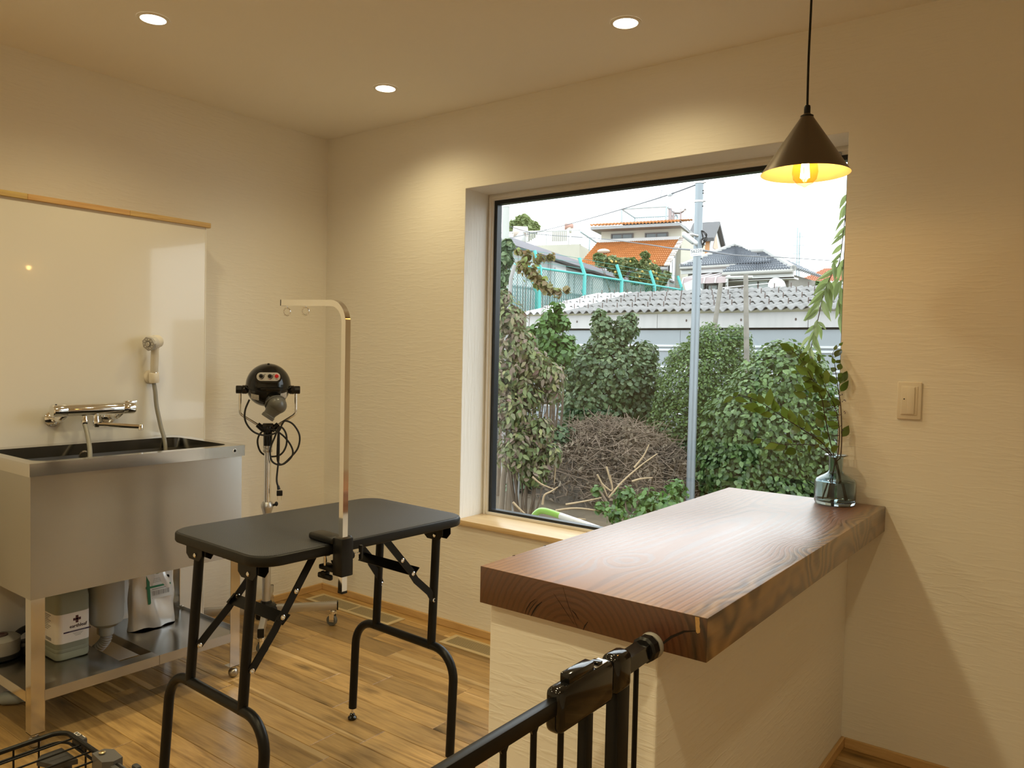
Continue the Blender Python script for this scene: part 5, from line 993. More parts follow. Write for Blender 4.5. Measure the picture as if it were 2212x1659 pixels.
bush('creeper_mound', 'tall mound of broad-leaved green creeper right of the steel utility pole', 'bush', [blob(*b, D) for b in ((1640, 930, 125), (1690, 860, 110), (1600, 1010, 105), (1745, 960, 110), (1690, 800, 66), (1735, 800, 50), (1650, 1075, 120), (1560, 1040, 62), (1770, 1070, 110), (1560, 960, 48))], 11000, .066, G1, 1, 260, .36, .55, .6)
D = 9.6
bush('clipped_bush', 'dense fine-leaved light green bush behind the steel utility pole', 'bush', [blob(*b, D) for b in ((1510, 830, 92), (1575, 780, 60), (1478, 930, 80), (1450, 1030, 66), (1530, 745, 48), (1455, 870, 45), (1590, 735, 34), (1500, 1030, 95), (1480, 780, 40), (1560, 900, 70))], 15000, .042, G2, 2, 0, .34, .2, .9)
D = 10.4
bush('maple_shrub', 'dark green lobed-leaf shrub in the middle of the garden before the grey shed', 'bush', [blob(*b, D) for b in ((1322, 820, 82), (1262, 800, 55), (1375, 820, 58), (1312, 750, 44), (1352, 712, 30), (1300, 705, 26), (1296, 682, 15), (1364, 690, 16), (1300, 890, 78), (1385, 890, 52), (1250, 870, 50), (1390, 770, 34), (1345, 950, 60), (1275, 950, 55))], 8500, .066, G3, 3, 200, .44, .4, .8)
D = 7.6
bush('dogwood_tree', 'slim dogwood with reddish autumn leaves at the left edge of the window', 'tree', [blob(*b, D) for b in ((1098, 690, 38), (1115, 745, 42), (1095, 810, 45), (1152, 790, 38), (1188, 815, 34), (1140, 850, 40), (1105, 890, 48), (1160, 930, 36), (1120, 970, 50), (1192, 845, 24), (1085, 650, 22), (1185, 985, 28), (1150, 1020, 34))], 4200, .072, G4, 4, 240, .27, .85, .6, layers=((.5, 1.15), (.1, .6)), sr=.013)
D = 9.2
bush('young_sapling', 'upright bright green sapling between the reddish dogwood and the dark shrub', 'tree', [blob(*b, D) for b in ((1178, 725, 36), (1192, 690, 24), (1150, 730, 24), (1205, 760, 40), (1204, 665, 14), (1170, 780, 38), (1228, 740, 20), (1215, 700, 18))], 1500, .085, G5, 5, 90, .36, .3, .6, layers=((.3, 1.1), (.1, .5)))
D = 9.0
bush('ivy_clump', 'dark ivy hanging at the far left edge of the window by the concrete pole', 'bush', [blob(*b, D) for b in ((1088, 560, 22), (1085, 600, 20), (1095, 530, 14), (1082, 640, 20))], 700, .075, G3, 6, 0, .4, .7, .7)
bush('grape_vine', 'yellow-brown vine sprays hanging over the turquoise fence', 'vine', [blob(*b, 10.0) for b in ((1130, 575, 18), (1150, 590, 22), (1168, 612, 20), (1185, 625, 14), (1165, 560, 12), (1190, 555, 9), (1120, 545, 9), (1205, 632, 12), (1225, 625, 8), (1140, 555, 12))], 420, .085, leafmat('vine_leaf', [(.16, .16, .05), (.24, .20, .08), (.20, .13, .07), (.22, .30, .08)], .5, .4), 7, 60, .42, .6, .7, layers=((.1, 1.1), (.1, .4)), sr=.007)
# undergrowth along the shed foot, ground cover, brush pile
bush('undergrowth', 'shady green undergrowth at the foot of the dark shrub', 'bush', [blob(*b, 9.4) for b in ((1210, 960, 45), (1250, 985, 48), (1190, 1010, 40), (1400, 960, 40), (1165, 1050, 36), (1430, 985, 36), (1120, 1060, 30))], 2200, .075, G3, 8, 0, .36, .3, .9)
gp = []
r_ = np.random.default_rng(21)
for (x, y, r, d) in ((1350, 1075, 26, 6.9), (1400, 1085, 30, 6.7), (1440, 1100, 36, 6.5), (1330, 1115, 24, 6.3), (1380, 1125, 26, 6.1), (1300, 1095, 16, 6.6), (1290, 1060, 14, 7.4), (1460, 1060, 26, 7.2)): gp.append(blob(x, y, r, d))
bush('ground_cover', 'low bright green ground cover beside the brush pile', 'plant', gp, 900, .060, G5, 9, 70, .34, .1, .8, layers=((.4, 1.1), (.2, .5)))
PC = atZ(1285, 1075, GZ); PCx = np.array([PC[0], PC[1]+.35, GZ])
t = thing('brush_pile', 'heap of dead brown branches and dry leaves in the middle of the garden', 'brush pile', PCx)
def mound(u, v):      # u, v in -1..1
    e = max(0, 1-u*u-v*v); return np.array([PCx[0]+u*1.25+v*.15, PCx[1]+v*.95-u*.35, GZ+.78*e**.7])
vs, fs = [], []
for j in range(13):
    for i in range(25): a = 2*PI*i/24; rr = j/12; p = mound(rr*math.cos(a), rr*math.sin(a)); vs.append(p+np.array([0, 0, -.07+.05*math.sin(7*p[0]+3*j)]))
part('litter', MB().add(vs, [(j*25+i, j*25+i+1, (j+1)*25+i+1, (j+1)*25+i) for j in range(12) for i in range(24)]), pm('leaf_litter', (.085, .068, .05), .95, var=.6, vscale=25, bump=.8, bscale=30), t, kind='stuff')
tw = MB(); sets = []
for k in range(2200):
    a, rr = r_.uniform(0, 2*PI), math.sqrt(r_.uniform(0, 1)); p = mound(rr*math.cos(a), rr*math.sin(a))+np.array([0, 0, r_.uniform(-.05, .14)]); d = r_.normal(size=3)*np.array([1, 1, .45]); d /= np.linalg.norm(d); L_ = r_.uniform(.12, .55)
    q = r_.normal(size=3)*.05; tw.tube([p-d*L_/2, p+q, p+d*L_/2], [.0045, .0035, .0015], 4, cap=False)
part('twigs', tw, pm('dead_twig', (.19, .14, .10), .9, var=.5, vscale=3, bump=.1), t, kind='stuff')
n = 4200; a = r_.uniform(0, 2*PI, n); rr = np.sqrt(r_.uniform(0, 1, n)); P = np.array([mound(x*math.cos(y), x*math.sin(y)) for x, y in zip(rr, a)])+r_.normal(size=(n, 3))*np.array([.05, .05, .05])+np.array([0, 0, .03]); O = r_.normal(size=(n, 3)); O /= np.linalg.norm(O, axis=1)[:, None]
b, l, t_, q, *_ = leaf_arrays(P, O, .065, r_, .30, .5, 1.0, .9); sets = [(b-PCx, l-PCx, t_-PCx, q-PCx)]
o = bpy.data.objects.new('dry_leaves', leaves_mesh('dry_leaves', G6, sets)); COL.objects.link(o); o.parent = t; o['kind'] = 'stuff'
M_stick = pm('pale_stick', (.36, .26, .15), .8, var=.3, vscale=10, bump=.1)
def gp_(x, y, dz=0.0, d=7.4): return atD(x, y, d)
for pts, d in (([(1315, 1075), (1345, 1040), (1385, 1005), (1420, 980)], 7.3), ([(1300, 1045), (1322, 1060), (1318, 1025)], 7.3), ([(1290, 1025), (1303, 1050), (1312, 1072)], 7.3), ([(1222, 1090), (1262, 1083), (1300, 1075)], 7.0), ([(1200, 1103), (1245, 1098), (1300, 1105), (1350, 1118)], 6.6), ([(1188, 1102), (1230, 1118), (1265, 1122)], 6.4), ([(1172, 1090), (1176, 1070), (1190, 1062), (1205, 1052)], 7.0), ([(1150, 1030), (1170, 1046), (1200, 1058)], 7.3), ([(1198, 996), (1199, 1020), (1197, 1044)], 7.6), ([(1370, 1010), (1390, 985), (1402, 960)], 7.6), ([(1108, 1085), (1125, 1102), (1140, 1115)], 6.3), ([(1365, 1040), (1385, 1034), (1410, 1032)], 7.3), ([(1310, 1008), (1316, 1030), (1322, 1050)], 7.3)):
    part('stick', MB().tube(spline([atD(*p, d) for p in pts], 5), [.011-.006*i/(5*(len(pts)-1)) for i in range(5*(len(pts)-1)+1)], 6), M_stick, t)
for x0, lab in ((1082, 'weathered brown stake left of the three stakes at the left window edge'), (1097, 'middle brown stake of the three stakes at the left window edge'), (1112, 'pale grey stake right of the three stakes at the left window edge')):
    g = atZ(x0, 1112, GZ); h = 1.0 if x0 == 1112 else .75
    tag(part('stake', MB().tube([g, g+np.array([.02, 0, h*.5]), g+np.array([.08, .01, h])], [.035, .034, .033] if x0 == 1112 else [.03]*3, 10), pm('stake_grey', (.36, .36, .35), .8, var=.2, bump=.2) if x0 == 1112 else pm('stake_brown', (.22, .17, .12), .85, var=.3, bump=.3), None), lab, 'stake', 'garden stakes')
tag(part('thin_post', MB().tube([atD(1092, 760, 8.6), atD(1104, 600, 8.6), atD(1112, 572, 8.6)], .022, 8).tube([atD(1092, 760, 8.6)*np.array([1, 1, 0])+np.array([0, 0, GZ]), atD(1092, 760, 8.6)], .022, 8), pm('post_grey', (.28, .27, .26), .8, var=.2, bump=.2)), 'thin dark wooden post standing among the reddish dogwood leaves', 'post')
# lime and white hoop
t = thing('hoop_barrier', 'lime green and white tube hoop just outside the window sill', 'barrier', (1.2, .62, GZ))
hy = .62; H = lambda x, y: atY(x, y, hy)
p0, p1, p2, p3, p4 = H(1150, 1112), H(1162, 1106), H(1178, 1104), H(1210, 1114), H(1330, 1156)
part('green_sleeve', MB().tube(spline([np.array([p0[0]-.02, hy, GZ]), np.array([p0[0]-.01, hy, p0[2]-.15]), p0-np.array([.0, 0, .03]), p1, p2, p3], 6), .0165, 14), pm('lime_plastic', (.33, .62, .10), .35, coat=.3, rvar=.03), t, 'lime green sleeve')
part('white_tube', MB().tube([p3, p4, p4+(p4-p3)*.6], .0165, 14).tube(spline([p4+(p4-p3)*.6, p4+(p4-p3)*.7-np.array([0, 0, .05]), np.array([(p4+(p4-p3)*.72)[0], hy, GZ])], 5), .0165, 14), pm('white_tube_paint', (.80, .80, .79), .3, coat=.3, rvar=.03), t, 'white tube')

# drooping twig right outside the window
M_vl = leafmat('willow_leaf', [(.17, .24, .08), (.24, .32, .12), (.14, .20, .06), (.30, .37, .17)], .4, .45)
LV2 = [mesh_from('leaf', *leaf_unit(f, d, w, 6), M_vl) for f, d, w in ((.10, .20, .14), (.18, .05, .155))]
t = thing('hanging_twig', 'long drooping leafy twig hanging outside at the right edge of the window', 'branch', atY(1800, 600, 1.0))
yv = 1.0; V_ = lambda x, y, o=0.0: atY(x, y, yv+o)
stv = [np.array([2.30, .275, 2.95]), np.array([2.33, .55, 2.98]), np.array([2.40, .9, 2.75]), V_(1846, 330), V_(1838, 400), V_(1828, 450), V_(1820, 520), V_(1812, 570), V_(1797, 592), V_(1778, 640), V_(1767, 690), V_(1757, 730), V_(1748, 768)]
part('stem', MB().tube(spline(stv, 5), .0022, 6), M_stem, t)
part('stem', MB().tube(spline([V_(1824, 540), V_(1820, 600), V_(1812, 640), V_(1815, 690)], 5), .0016, 6), M_stem, t)
r2 = random.Random(5)
vl = [(1832, 418, 1812, 452), (1830, 440, 1808, 478), (1826, 470, 1802, 498), (1824, 490, 1800, 520), (1822, 505, 1796, 530), (1820, 525, 1796, 552), (1818, 545, 1794, 570), (1812, 562, 1790, 580), (1836, 430, 1822, 470), (1832, 480, 1818, 520),
      (1805, 580, 1764, 606), (1800, 566, 1806, 606), (1795, 598, 1752, 640), (1788, 612, 1756, 636), (1784, 625, 1745, 662), (1780, 640, 1742, 680), (1785, 618, 1795, 676), (1776, 648, 1790, 690), (1772, 656, 1731, 696), (1769, 668, 1734, 694), (1766, 695, 1785, 712), (1765, 700, 1776, 735), (1762, 702, 1738, 722), (1758, 722, 1772, 760), (1755, 735, 1775, 768), (1752, 725, 1726, 755), (1750, 740, 1730, 770), (1749, 750, 1757, 790), (1748, 765, 1740, 800), (1765, 690, 1762, 735), (1760, 712, 1745, 745), (1790, 605, 1798, 650),
      (1822, 560, 1808, 612), (1820, 590, 1836, 630), (1818, 605, 1800, 650), (1816, 620, 1830, 670), (1814, 640, 1806, 690), (1815, 655, 1826, 700), (1818, 575, 1834, 600), (1812, 600, 1790, 640), (1815, 680, 1818, 720), (1822, 580, 1850, 650), (1825, 620, 1848, 690)]
for x0, y0, x1, y1 in vl: leaf_obj(t, V_(x0, y0), V_(x1, y1, r2.uniform(-.05, .05)), LV2[r2.randrange(2)], r2.uniform(-.7, .7), (CAM-V_(x0, y0)), r2.uniform(.8, 1.1))

# ================================================================== SHED
SY = 8.5
sa, sb_ = atY(1137, 684, SY), atY(1900, 662, SY); zx = sa[2]; xe0, xe1 = sa[0], 4.5; rid = atX(1290, 639, xe0); ry, rz = rid[1], rid[2]
t = thing('garden_shed', 'long grey metal-clad shed with weathered corrugated roof beyond the bushes', 'shed', ((xe0+xe1)/2, SY+1, GZ))
def corr_mat(name, col, mossy=.5):
    mt = pm(name, col, .9, var=mossy, vscale=5, bump=.5, bscale=40); return mt
M_roofc = corr_mat('corrugated_cement', (.205, .20, .195)); M_edgew = pm('roof_sheet_light', (.52, .53, .53), .8, var=.2, vscale=3, bump=.2)
cols = []; pitch = .143; rowsn = 4
def corr_sheet(x0, x1, f0, f1, lift):
    """one corrugated sheet of the roof between slope fractions f0..f1"""
    m_ = max(2, int(round((x1-x0)/pitch))*6); vs = []
    for f in (f0, (f0+f1)/2, f1):
        y_ = SY-.12+(ry-SY+.12)*f; z_ = zx+(rz-zx)*f
        for i in range(m_+1):
            x_ = x0+(x1-x0)*i/m_; vs.append((x_, y_, z_+.030+.027*math.cos(2*PI*x_/pitch)+lift*(1-(f-f0)/(f1-f0))))
    k = m_+1; n_v = len(vs); vs += [(p[0], p[1], p[2]-.012) for p in vs]
    fs = [(r*k+i, r*k+i+1, (r+1)*k+i+1, (r+1)*k+i) for r in range(2) for i in range(m_)]; fs += [tuple(n_v+j for j in reversed(q)) for q in fs]
    fs += [(i, n_v+i, n_v+i+1, i+1) for i in range(m_)]
    return MB().add(vs, fs)
sw_ = pitch*6; k = 0; x = xe0
while x < xe1-.1:
    for r in range(rowsn): part('roof_sheet', corr_sheet(x, min(x+sw_, xe1), r/rowsn, (r+1)/rowsn+.012, .020+.012*(random.random())), M_edgew if k == 0 else M_roofc, t, ang=60)
    x += sw_; k += 1
bl_ = MB()
for r in range(1, rowsn+1):
    x = xe0+.2
    while x < xe1: f = r/rowsn-.06; bl_.tube([(x, SY-.12+(ry-SY+.12)*f, zx+(rz-zx)*f+.04), (x, SY-.12+(ry-SY+.12)*f, zx+(rz-zx)*f+.13)], .008, 5); x += pitch*2
part('roof_hooks', bl_, pm('hook_rust', (.10, .07, .06), .8, var=.3), t, kind='stuff')
part('verge_board', MB().prism([(SY-.12, zx-.005), (ry, rz-.005), (ry, rz+.055), (SY-.12, zx+.055)], (xe0-.02, 0, 0), (0, 1, 0), (0, 0, 1), .03), pm('verge_rust', (.42, .27, .22), .8, var=.3, vscale=4), t, None, False)
M_fas = pm('fascia_grey', (.46, .45, .44), .7, var=.15, vscale=3, stretch=(3, 3, .3)); M_pan = pm('cladding_blue_grey', (.285, .315, .335), .6, var=.08, vscale=2); M_pl = pm('cladding_rib', (.56, .58, .59), .5, var=.06); M_blk = pm('block_wall_dark', (.10, .10, .092), .95, var=.35, vscale=4, bump=.3)
x = xe0+.02; xs_ = [xe0+.02, -2.32, .0, 2.3, xe1]
for i in range(4): part('fascia', MB().box((xs_[i], SY-.02, 1.765), (xs_[i+1]-.008, SY+.02, zx+.005)), M_fas, t, None, False)
part('dark_gap', MB().box((xe0+.04, SY+.025, 1.735), (xe1, SY+.05, 1.775)), M_dark, t, None, False)
for i in range(9):
    q = atY(1248+i*118, 694, SY); part('fascia_bolt', MB().ell((q[0], SY-.024, 1.88), (.014, .008, .02), 8, 6), MATS['hook_rust'], t)
zc_ = 1.738
for k in range(5):
    for i, (a_, b_) in enumerate(((xe0+.05, -1.95), (-1.945, .62), (.625, 2.9))): part('cladding_panel', MB().box((a_, SY+.030, zc_-.235), (b_, SY+.050, zc_)), M_pan, t, None, False)
    for dz_ in (.250, .315): part('cladding_rib', MB().rbox((xe0+.05, SY+.012, zc_-dz_-.018), (2.9, SY+.05, zc_-dz_+.018), .008, 2), M_pl, t)
    part('cladding_groove', MB().box((xe0+.05, SY+.036, zc_-.300), (2.9, SY+.05, zc_-.262)), M_pan, t, None, False)
    zc_ -= .332
for r in range(3):
    x = xe0-1.2+(.2 if r % 2 else 0)
    while x < 3: part('block', MB().rbox((x, 7.6, GZ+.02+r*.20), (x+.39, 7.75, GZ+.02+r*.20+.19), .006, 1), M_blk, t) if x > -6 else None; x += .40
part('shed_side', MB().box((xe0+.05, SY+.05, GZ), (xe0+.10, ry, zx-.01)), M_pan, t, None, False); part('shed_floor_wall', MB().box((xe0+.05, SY+.055, GZ), (2.9, SY+.075, 1.75)), M_blk, t, None, False)
for (a_, b_, d, lab) in (((1557, 612), (1536, 760), 9.9, 'leaning grey wooden pole left of the two poles by the shed'), ((1611, 594), (1613, 800), 9.2, 'upright weathered wooden pole right of the two poles by the shed')):
    A_, B_ = atD(*a_, d), atD(*b_, d); dn = (B_-A_)/(A_[2]-B_[2]); G_ = A_+dn*(A_[2]-GZ)
    tag(part('wooden_pole', MB().tube([G_, G_+(A_-G_)*.5, A_], [.036, .033, .028], 12), pm('pole_wood', (.235, .215, .185), .85, var=.35, vscale=12, bump=.4)), lab, 'pole', 'wooden poles by the shed')

# ================================================================== UTILITY POLE
D = 8.0; pb, pt2 = atD(1502, 700, D), atD(1503, 352, D); X0, Y0 = pb[0], pb[1]
t = thing('utility_pole', 'galvanised steel utility pole with street lamp and number plate 56228', 'pole', (X0, Y0, GZ))
part('shaft', MB().lathe([(.0445, GZ), (.0435, 1.4), (.0415, 3.6)], (X0, Y0, 0), seg=28), pm('galvanised', (.235, .265, .285), .42, .55, var=.12, vscale=6, stretch=(4, 4, .4)), t)
dv = nrm((CAM[0]-X0, CAM[1]-Y0, 0)); rt = np.array([-dv[1], dv[0], 0]); zq = lambda y: atD(1502, y, D)[2]
def U(r, f, z): return np.array([X0, Y0, 0])+rt*r+dv*f+EZ3*z
for y_ in (397, 437): part('band', MB().lathe([(.0450, -.011), (.0475, -.009), (.0475, .009), (.0450, .011)], (X0, Y0, zq(y_)), seg=28), M_alu, t); part('band_bolt', MB().tube([U(.045, .01, zq(y_)), U(.066, .01, zq(y_))], .008, 8), M_alu, t)
for y_ in (415, 420, 448, 560, 640): part('step_bolt', MB().ell(U(.040, .02, zq(y_)), .007, 8, 6), M_dark, t)
lm = part('lamp_arm', MB().tube([U(.0, .045, zq(512)), U(-.06, .075, zq(512)+.010), U(-.10, .09, zq(512)+.005)], .014, 8), M_alu, t)
LM = Matrix.Translation(U(-.078, .10, zq(521)))@Matrix(((rt[0], dv[0], 0, 0), (rt[1], dv[1], 0, 0), (0, 0, 1, 0), (0, 0, 0, 1)))@Matrix.Rotation(rad(38), 4, 'Y')
part('lamp_head', MB().rbox((-.098, -.062, -.014), (.090, .062, .026), .018, 3, LM), pm('lamp_white', (.74, .75, .75), .4, bump=.02), lm); part('lamp_lens', MB().rbox((-.085, -.050, -.022), (.050, .050, -.012), .006, 2, LM), pm('lamp_lens', (.42, .45, .44), .25, bump=.02), lm)
cw = MB()
for k in range(5): a = k*1.3; cw.tube(spline([U(.035, .03, zq(500)), U(.07+.02*math.sin(a), .04, zq(505)-.02*k), U(.06+.03*math.cos(a), .05, zq(520)), U(.045, .04, zq(530)-.01*k)], 5), .004, 6)
part('cable_bundle', cw, M_blackpl, t)
pc = U(-.010, .0470, zq(547)); pr_, pz_ = nrm(rt*math.cos(.08)+EZ3*math.sin(.08)), nrm(EZ3*math.cos(.08)-rt*math.sin(.08))
pn_ = part('number_plate', MB().prism([(-.060, -.036), (.060, -.036), (.060, .036), (-.060, .036)], pc, pr_, pz_, .002), pm('plate_white', (.78, .78, .77), .4, bump=.02), t, 'white number plate', False)
part('lettering', text_geo('56228', .044, pr_, pz_, pc+dv*.0024+pz_*.010, .0003, bold=.0006), pm('plate_ink', (.12, .13, .14), .6, bump=.02), pn_, None, False)
sm_ = MB(); xk = -.050
for k, w_ in enumerate((.008, .004, .010, .012, .012, .006, .010, .012)): sm_.add([pc+dv*.0026+pr_*(xk+a_)+pz_*b_ for a_, b_ in ((0, -.028), (w_, -.028), (w_, -.0165), (0, -.0165))], [(0, 1, 2, 3)]); xk += w_+.003
part('small_print', sm_, pm('plate_ink_light', (.42, .43, .44), .6, bump=.02), pn_, None, False, kind='stuff')
def wire(name, pts, r, mat, lab, sag=.0):
    tag(part(name, MB().tube(spline(pts, 8), r, 6), mat), lab, 'cable')
M_wire = pm('cable_grey', (.10, .105, .12), .6, bump=.02)
w0 = U(-.045, 0, zq(402))
wire('cable', [w0, atD(1449, 419, 8.6), atD(1380, 441, 10.5), atD(1270, 473, 14), atD(1170, 499, 19), atD(1060, 523, 24)], .0075, M_wire, 'thick cable running left and down from the top of the steel utility pole')
iu = nrm(atD(1449, 419, 8.6)-w0); ic = atD(1449, 419, 8.6)
tag(part('insulator', MB().lathe([(.012, -.05), (.024, -.045), (.024, -.025), (.012, -.022), (.012, -.012), (.026, -.010), (.026, .012), (.012, .014), (.012, .022), (.024, .026), (.024, .046), (.012, .05)], ic, iu, 16), pm('insulator_white', (.62, .64, .66), .3, bump=.02)), 'white ribbed insulator on the thick cable left of the steel pole', 'insulator')
wire('cable', [atD(1430, 410, 8.8), atD(1428, 430, 8.8), atD(1445, 448, 8.6), atD(1490, 500, 8.1)], .003, M_wire, 'thin looped cable dropping from the insulator to the street lamp')
wire('cable', [U(0, 0, zq(541)), atD(1450, 536, 12), atD(1390, 527, 17), atD(1290, 515, 24), atD(1160, 505, 30), atD(1095, 487, 30)], .011, M_wire, 'dark twisted cable crossing before the orange tiled roof')
wire('cable', [U(0, 0, zq(540)), atD(1600, 552, 14), atD(1690, 556, 20), atD(1780, 562, 26), atD(1900, 570, 30)], .012, M_wire, 'thin cable running right from the number plate over the grey roof')
cp_ = atD(1091, 560, 25)
t = thing('concrete_pole', 'pale concrete pole at the left edge of the window before the distant tree', 'pole', (cp_[0], cp_[1], 2.35)); part('shaft', MB().lathe([(.125, 2.35), (.11, 6.0), (.10, 8.2)], (cp_[0], cp_[1], 0), seg=20), pm('concrete_pole', (.42, .42, .40), .85, var=.12, vscale=3), t)
for z_ in (6.05, 4.9, 4.75): part('band', MB().lathe([(.118, z_-.03), (.122, z_), (.118, z_+.03)], (cp_[0], cp_[1], 0), seg=20), M_alu, t)
# ================================================================== TURQUOISE FENCE
M_tq = pm('fence_turquoise', (.075, .40, .38), .45, var=.06, vscale=4); M_tqm = pm('fence_mesh_green', (.045, .27, .245), .5, var=.1)
fpx = [((1157, 541), (1167, 581), 22.0), ((1251, 556), (1263, 592), 23.4), ((1333, 571), (1343, 609), 24.9), ((1403, 585), (1414, 617), 26.4), ((1462, 597), (1474, 622), 27.9)]
FT = [atD(*a, d) for a, b, d in fpx]; FB = [atD(*b, d) for a, b, d in fpx]
zf = np.mean([p[2] for p in FB]); FB = [np.array([p[0], p[1], zf]) for p in FB]; st0 = FB[0]-(FB[1]-FB[0])
off_ = np.mean([FT[i]-FB[i] for i in range(5)], axis=0)
t = thing('chain_fence', 'turquoise chain-link fence with bent post tops above the shed roof', 'fence', (FB[2][0], FB[2][1], 2.35))
allp = [st0]+FB
for p in allp: part('post', MB().tube([(p[0], p[1], 2.0), p, p+off_], [.055, .055, .048], 12), M_tq, t)
for i in range(5): part('rail', MB().tube([allp[i], allp[i+1]], .032, 8), M_tq, t); part('rail', MB().tube([allp[i]-EZ3*1.25, allp[i+1]-EZ3*1.25], .022, 8), M_tqm, t)
for k in (.35, .68, .97): part('barbed_wire', MB().tube([p+off_*k for p in allp], .006, 5), M_tqm, t)
ms = MB(); g = .105; A0, A1 = allp[0], allp[-1]; Lf = np.linalg.norm(A1-A0); du = (A1-A0)/Lf; hh = 1.35; s_ = -hh
while s_ < Lf:
    for sg in (1, -1):
        a_, b_ = (s_, s_+hh) if sg > 0 else (s_+hh, s_); z0_, z1_ = 0.0, 1.0; pa_, pb_ = np.array([a_, zf-hh]), np.array([b_, zf])
        lo_, hi_ = min(a_, b_), max(a_, b_); t0 = max(0, (0-lo_)/hh); t1 = min(1, (Lf-lo_)/hh)
        if t1 <= t0: continue
        if sg < 0: t0, t1 = 1-t1, 1-t0
        q0, q1 = pa_+(pb_-pa_)*t0, pa_+(pb_-pa_)*t1; ms.tube([(A0+du*q0[0])*np.array([1, 1, 0])+EZ3*q0[1], (A0+du*q1[0])*np.array([1, 1, 0])+EZ3*q1[1]], .0055, 3, cap=False)
    s_ += g
part('mesh_wire', ms, M_tqm, t, kind='stuff')
# inner fence of the white house: dark lattice and thin posts
fx_ = -12.2; t = thing('lattice_fence', 'dark narrow-slatted fence before the long white house', 'fence', (fx_, 24, 2.35))
sl = MB(); ya, yb_ = 15.5, 31.0; y_ = ya; k = 0; slat_me = mesh_from('slat', *[getattr(MB().box((-.012, -.028, 0), (.012, .028, 1.25)), q) for q in 'vf'], pm('lattice_grey', (.17, .21, .22), .7, var=.2), False)
while y_ < yb_: piece('slat', slat_me, t, Matrix.Translation((fx_, y_, 2.36))); y_ += .145
for z_ in (2.75, 3.55): part('rail', MB().box((fx_-.025, ya, z_-.03), (fx_-.012, yb_, z_+.03)), MATS['lattice_grey'], t, None, False)
for y_ in np.arange(ya, yb_, 3.1): part('post', MB().tube([(fx_+.3, y_, 2.0), (fx_+.3, y_, 3.4), (fx_+.15, y_, 3.75)], .045, 8), M_tqm, t)
# ================================================================== HOUSES ON THE HILL
class Fac:
    """an upright facade: px(x, y) gives the surveyed point on it, pt(u, z, back) a point in its own frame"""
    def __init__(s, p0, ang=0.0):
        s.o = np.array(p0, float); s.ex = np.array([math.cos(ang), math.sin(ang), 0]); s.b = np.array([-s.ex[1], s.ex[0], 0])
    def px(s, x, y, back=0.0):
        d = ray(x, y); P = s.o+s.b*back; q = CAM+d*((P-CAM)@s.b)/(d@s.b); return (q-s.o)@s.ex, q[2]
    def pt(s, u, z, back=0.0): return s.o*np.array([1, 1, 0])+s.ex*u+s.b*back+EZ3*z
    def slab(s, poly, b0, b1):
        n = len(poly); vs = [s.pt(u, z, b0) for u, z in poly]+[s.pt(u, z, b1) for u, z in poly]
        return MB().add(vs, [tuple(range(n)), tuple(reversed(range(n, 2*n)))]+[(i, n+i, n+(i+1) % n, (i+1) % n) for i in range(n)])
    def rect(s, u0, z0, u1, z1, b0, b1): return s.slab([(u0, z0), (u1, z0), (u1, z1), (u0, z1)], b0, b1)
def tiled(a, b, c, d, rows, cols, th=.06, wv=.045, sub=4):
    """tiled roof face: a-b the lower edge, d-c the upper edge; stepped courses of rounded tiles"""
    a, b, c, d = [np.asarray(k, float) for k in (a, b, c, d)]; nn = nrm(np.cross(b-a, d-a)); nn = nn if nn[2] > 0 else -nn; vs, fs = [], []; m_ = cols*sub
    for r in range(rows):
        for v_, h_ in ((r/rows, th), ((r+1.12)/rows, .0)):
            v_ = min(v_, 1.0); p0 = a+(d-a)*v_; p1 = b+(c-b)*v_
            for i in range(m_+1): vs.append(p0+(p1-p0)*i/m_+nn*(h_+wv*(.5+.5*math.cos(2*PI*i/sub))))
        k0 = len(vs)-2*(m_+1); fs += [(k0+i, k0+i+1, k0+m_+2+i, k0+m_+1+i) for i in range(m_)]
        base_ = len(vs)
        for i in range(m_+1): vs.append(vs[k0+i]-nn*(th*1.2))
        fs += [(base_+i, base_+i+1, k0+i+1, k0+i) for i in range(m_)]
    return MB().add(vs, fs)
M_or = pm('tile_orange', (.40, .155, .045), .65, var=.22, vscale=2.5); M_or2 = pm('tile_red', (.40, .16, .085), .7, var=.2, vscale=2); M_gt = pm('tile_slate', (.155, .17, .195), .45, var=.15, vscale=2)
M_crm = pm('render_cream', (.52, .49, .40), .85, var=.08, vscale=1); M_gren = pm('render_grey', (.36, .35, .325), .9, var=.18, vscale=1.2); M_eave = pm('eave_grey', (.28, .28, .28), .6, var=.1); M_gl = pm('house_glass', (.10, .125, .13), .15, var=.1); M_glw = pm('house_glass_pale', (.60, .66, .68), .2, var=.1, vscale=3); M_fr = pm('frame_dark', (.12, .11, .105), .5, var=.1); M_wh = pm('paint_white', (.56, .56, .55), .6, var=.06); M_brk = pm('brick_grey', (.25, .235, .21), .85, var=.25, vscale=7, stretch=(1, 1, 5)); M_rail = pm('rail_blue_grey', (.33, .40, .42), .5, .3, var=.1)
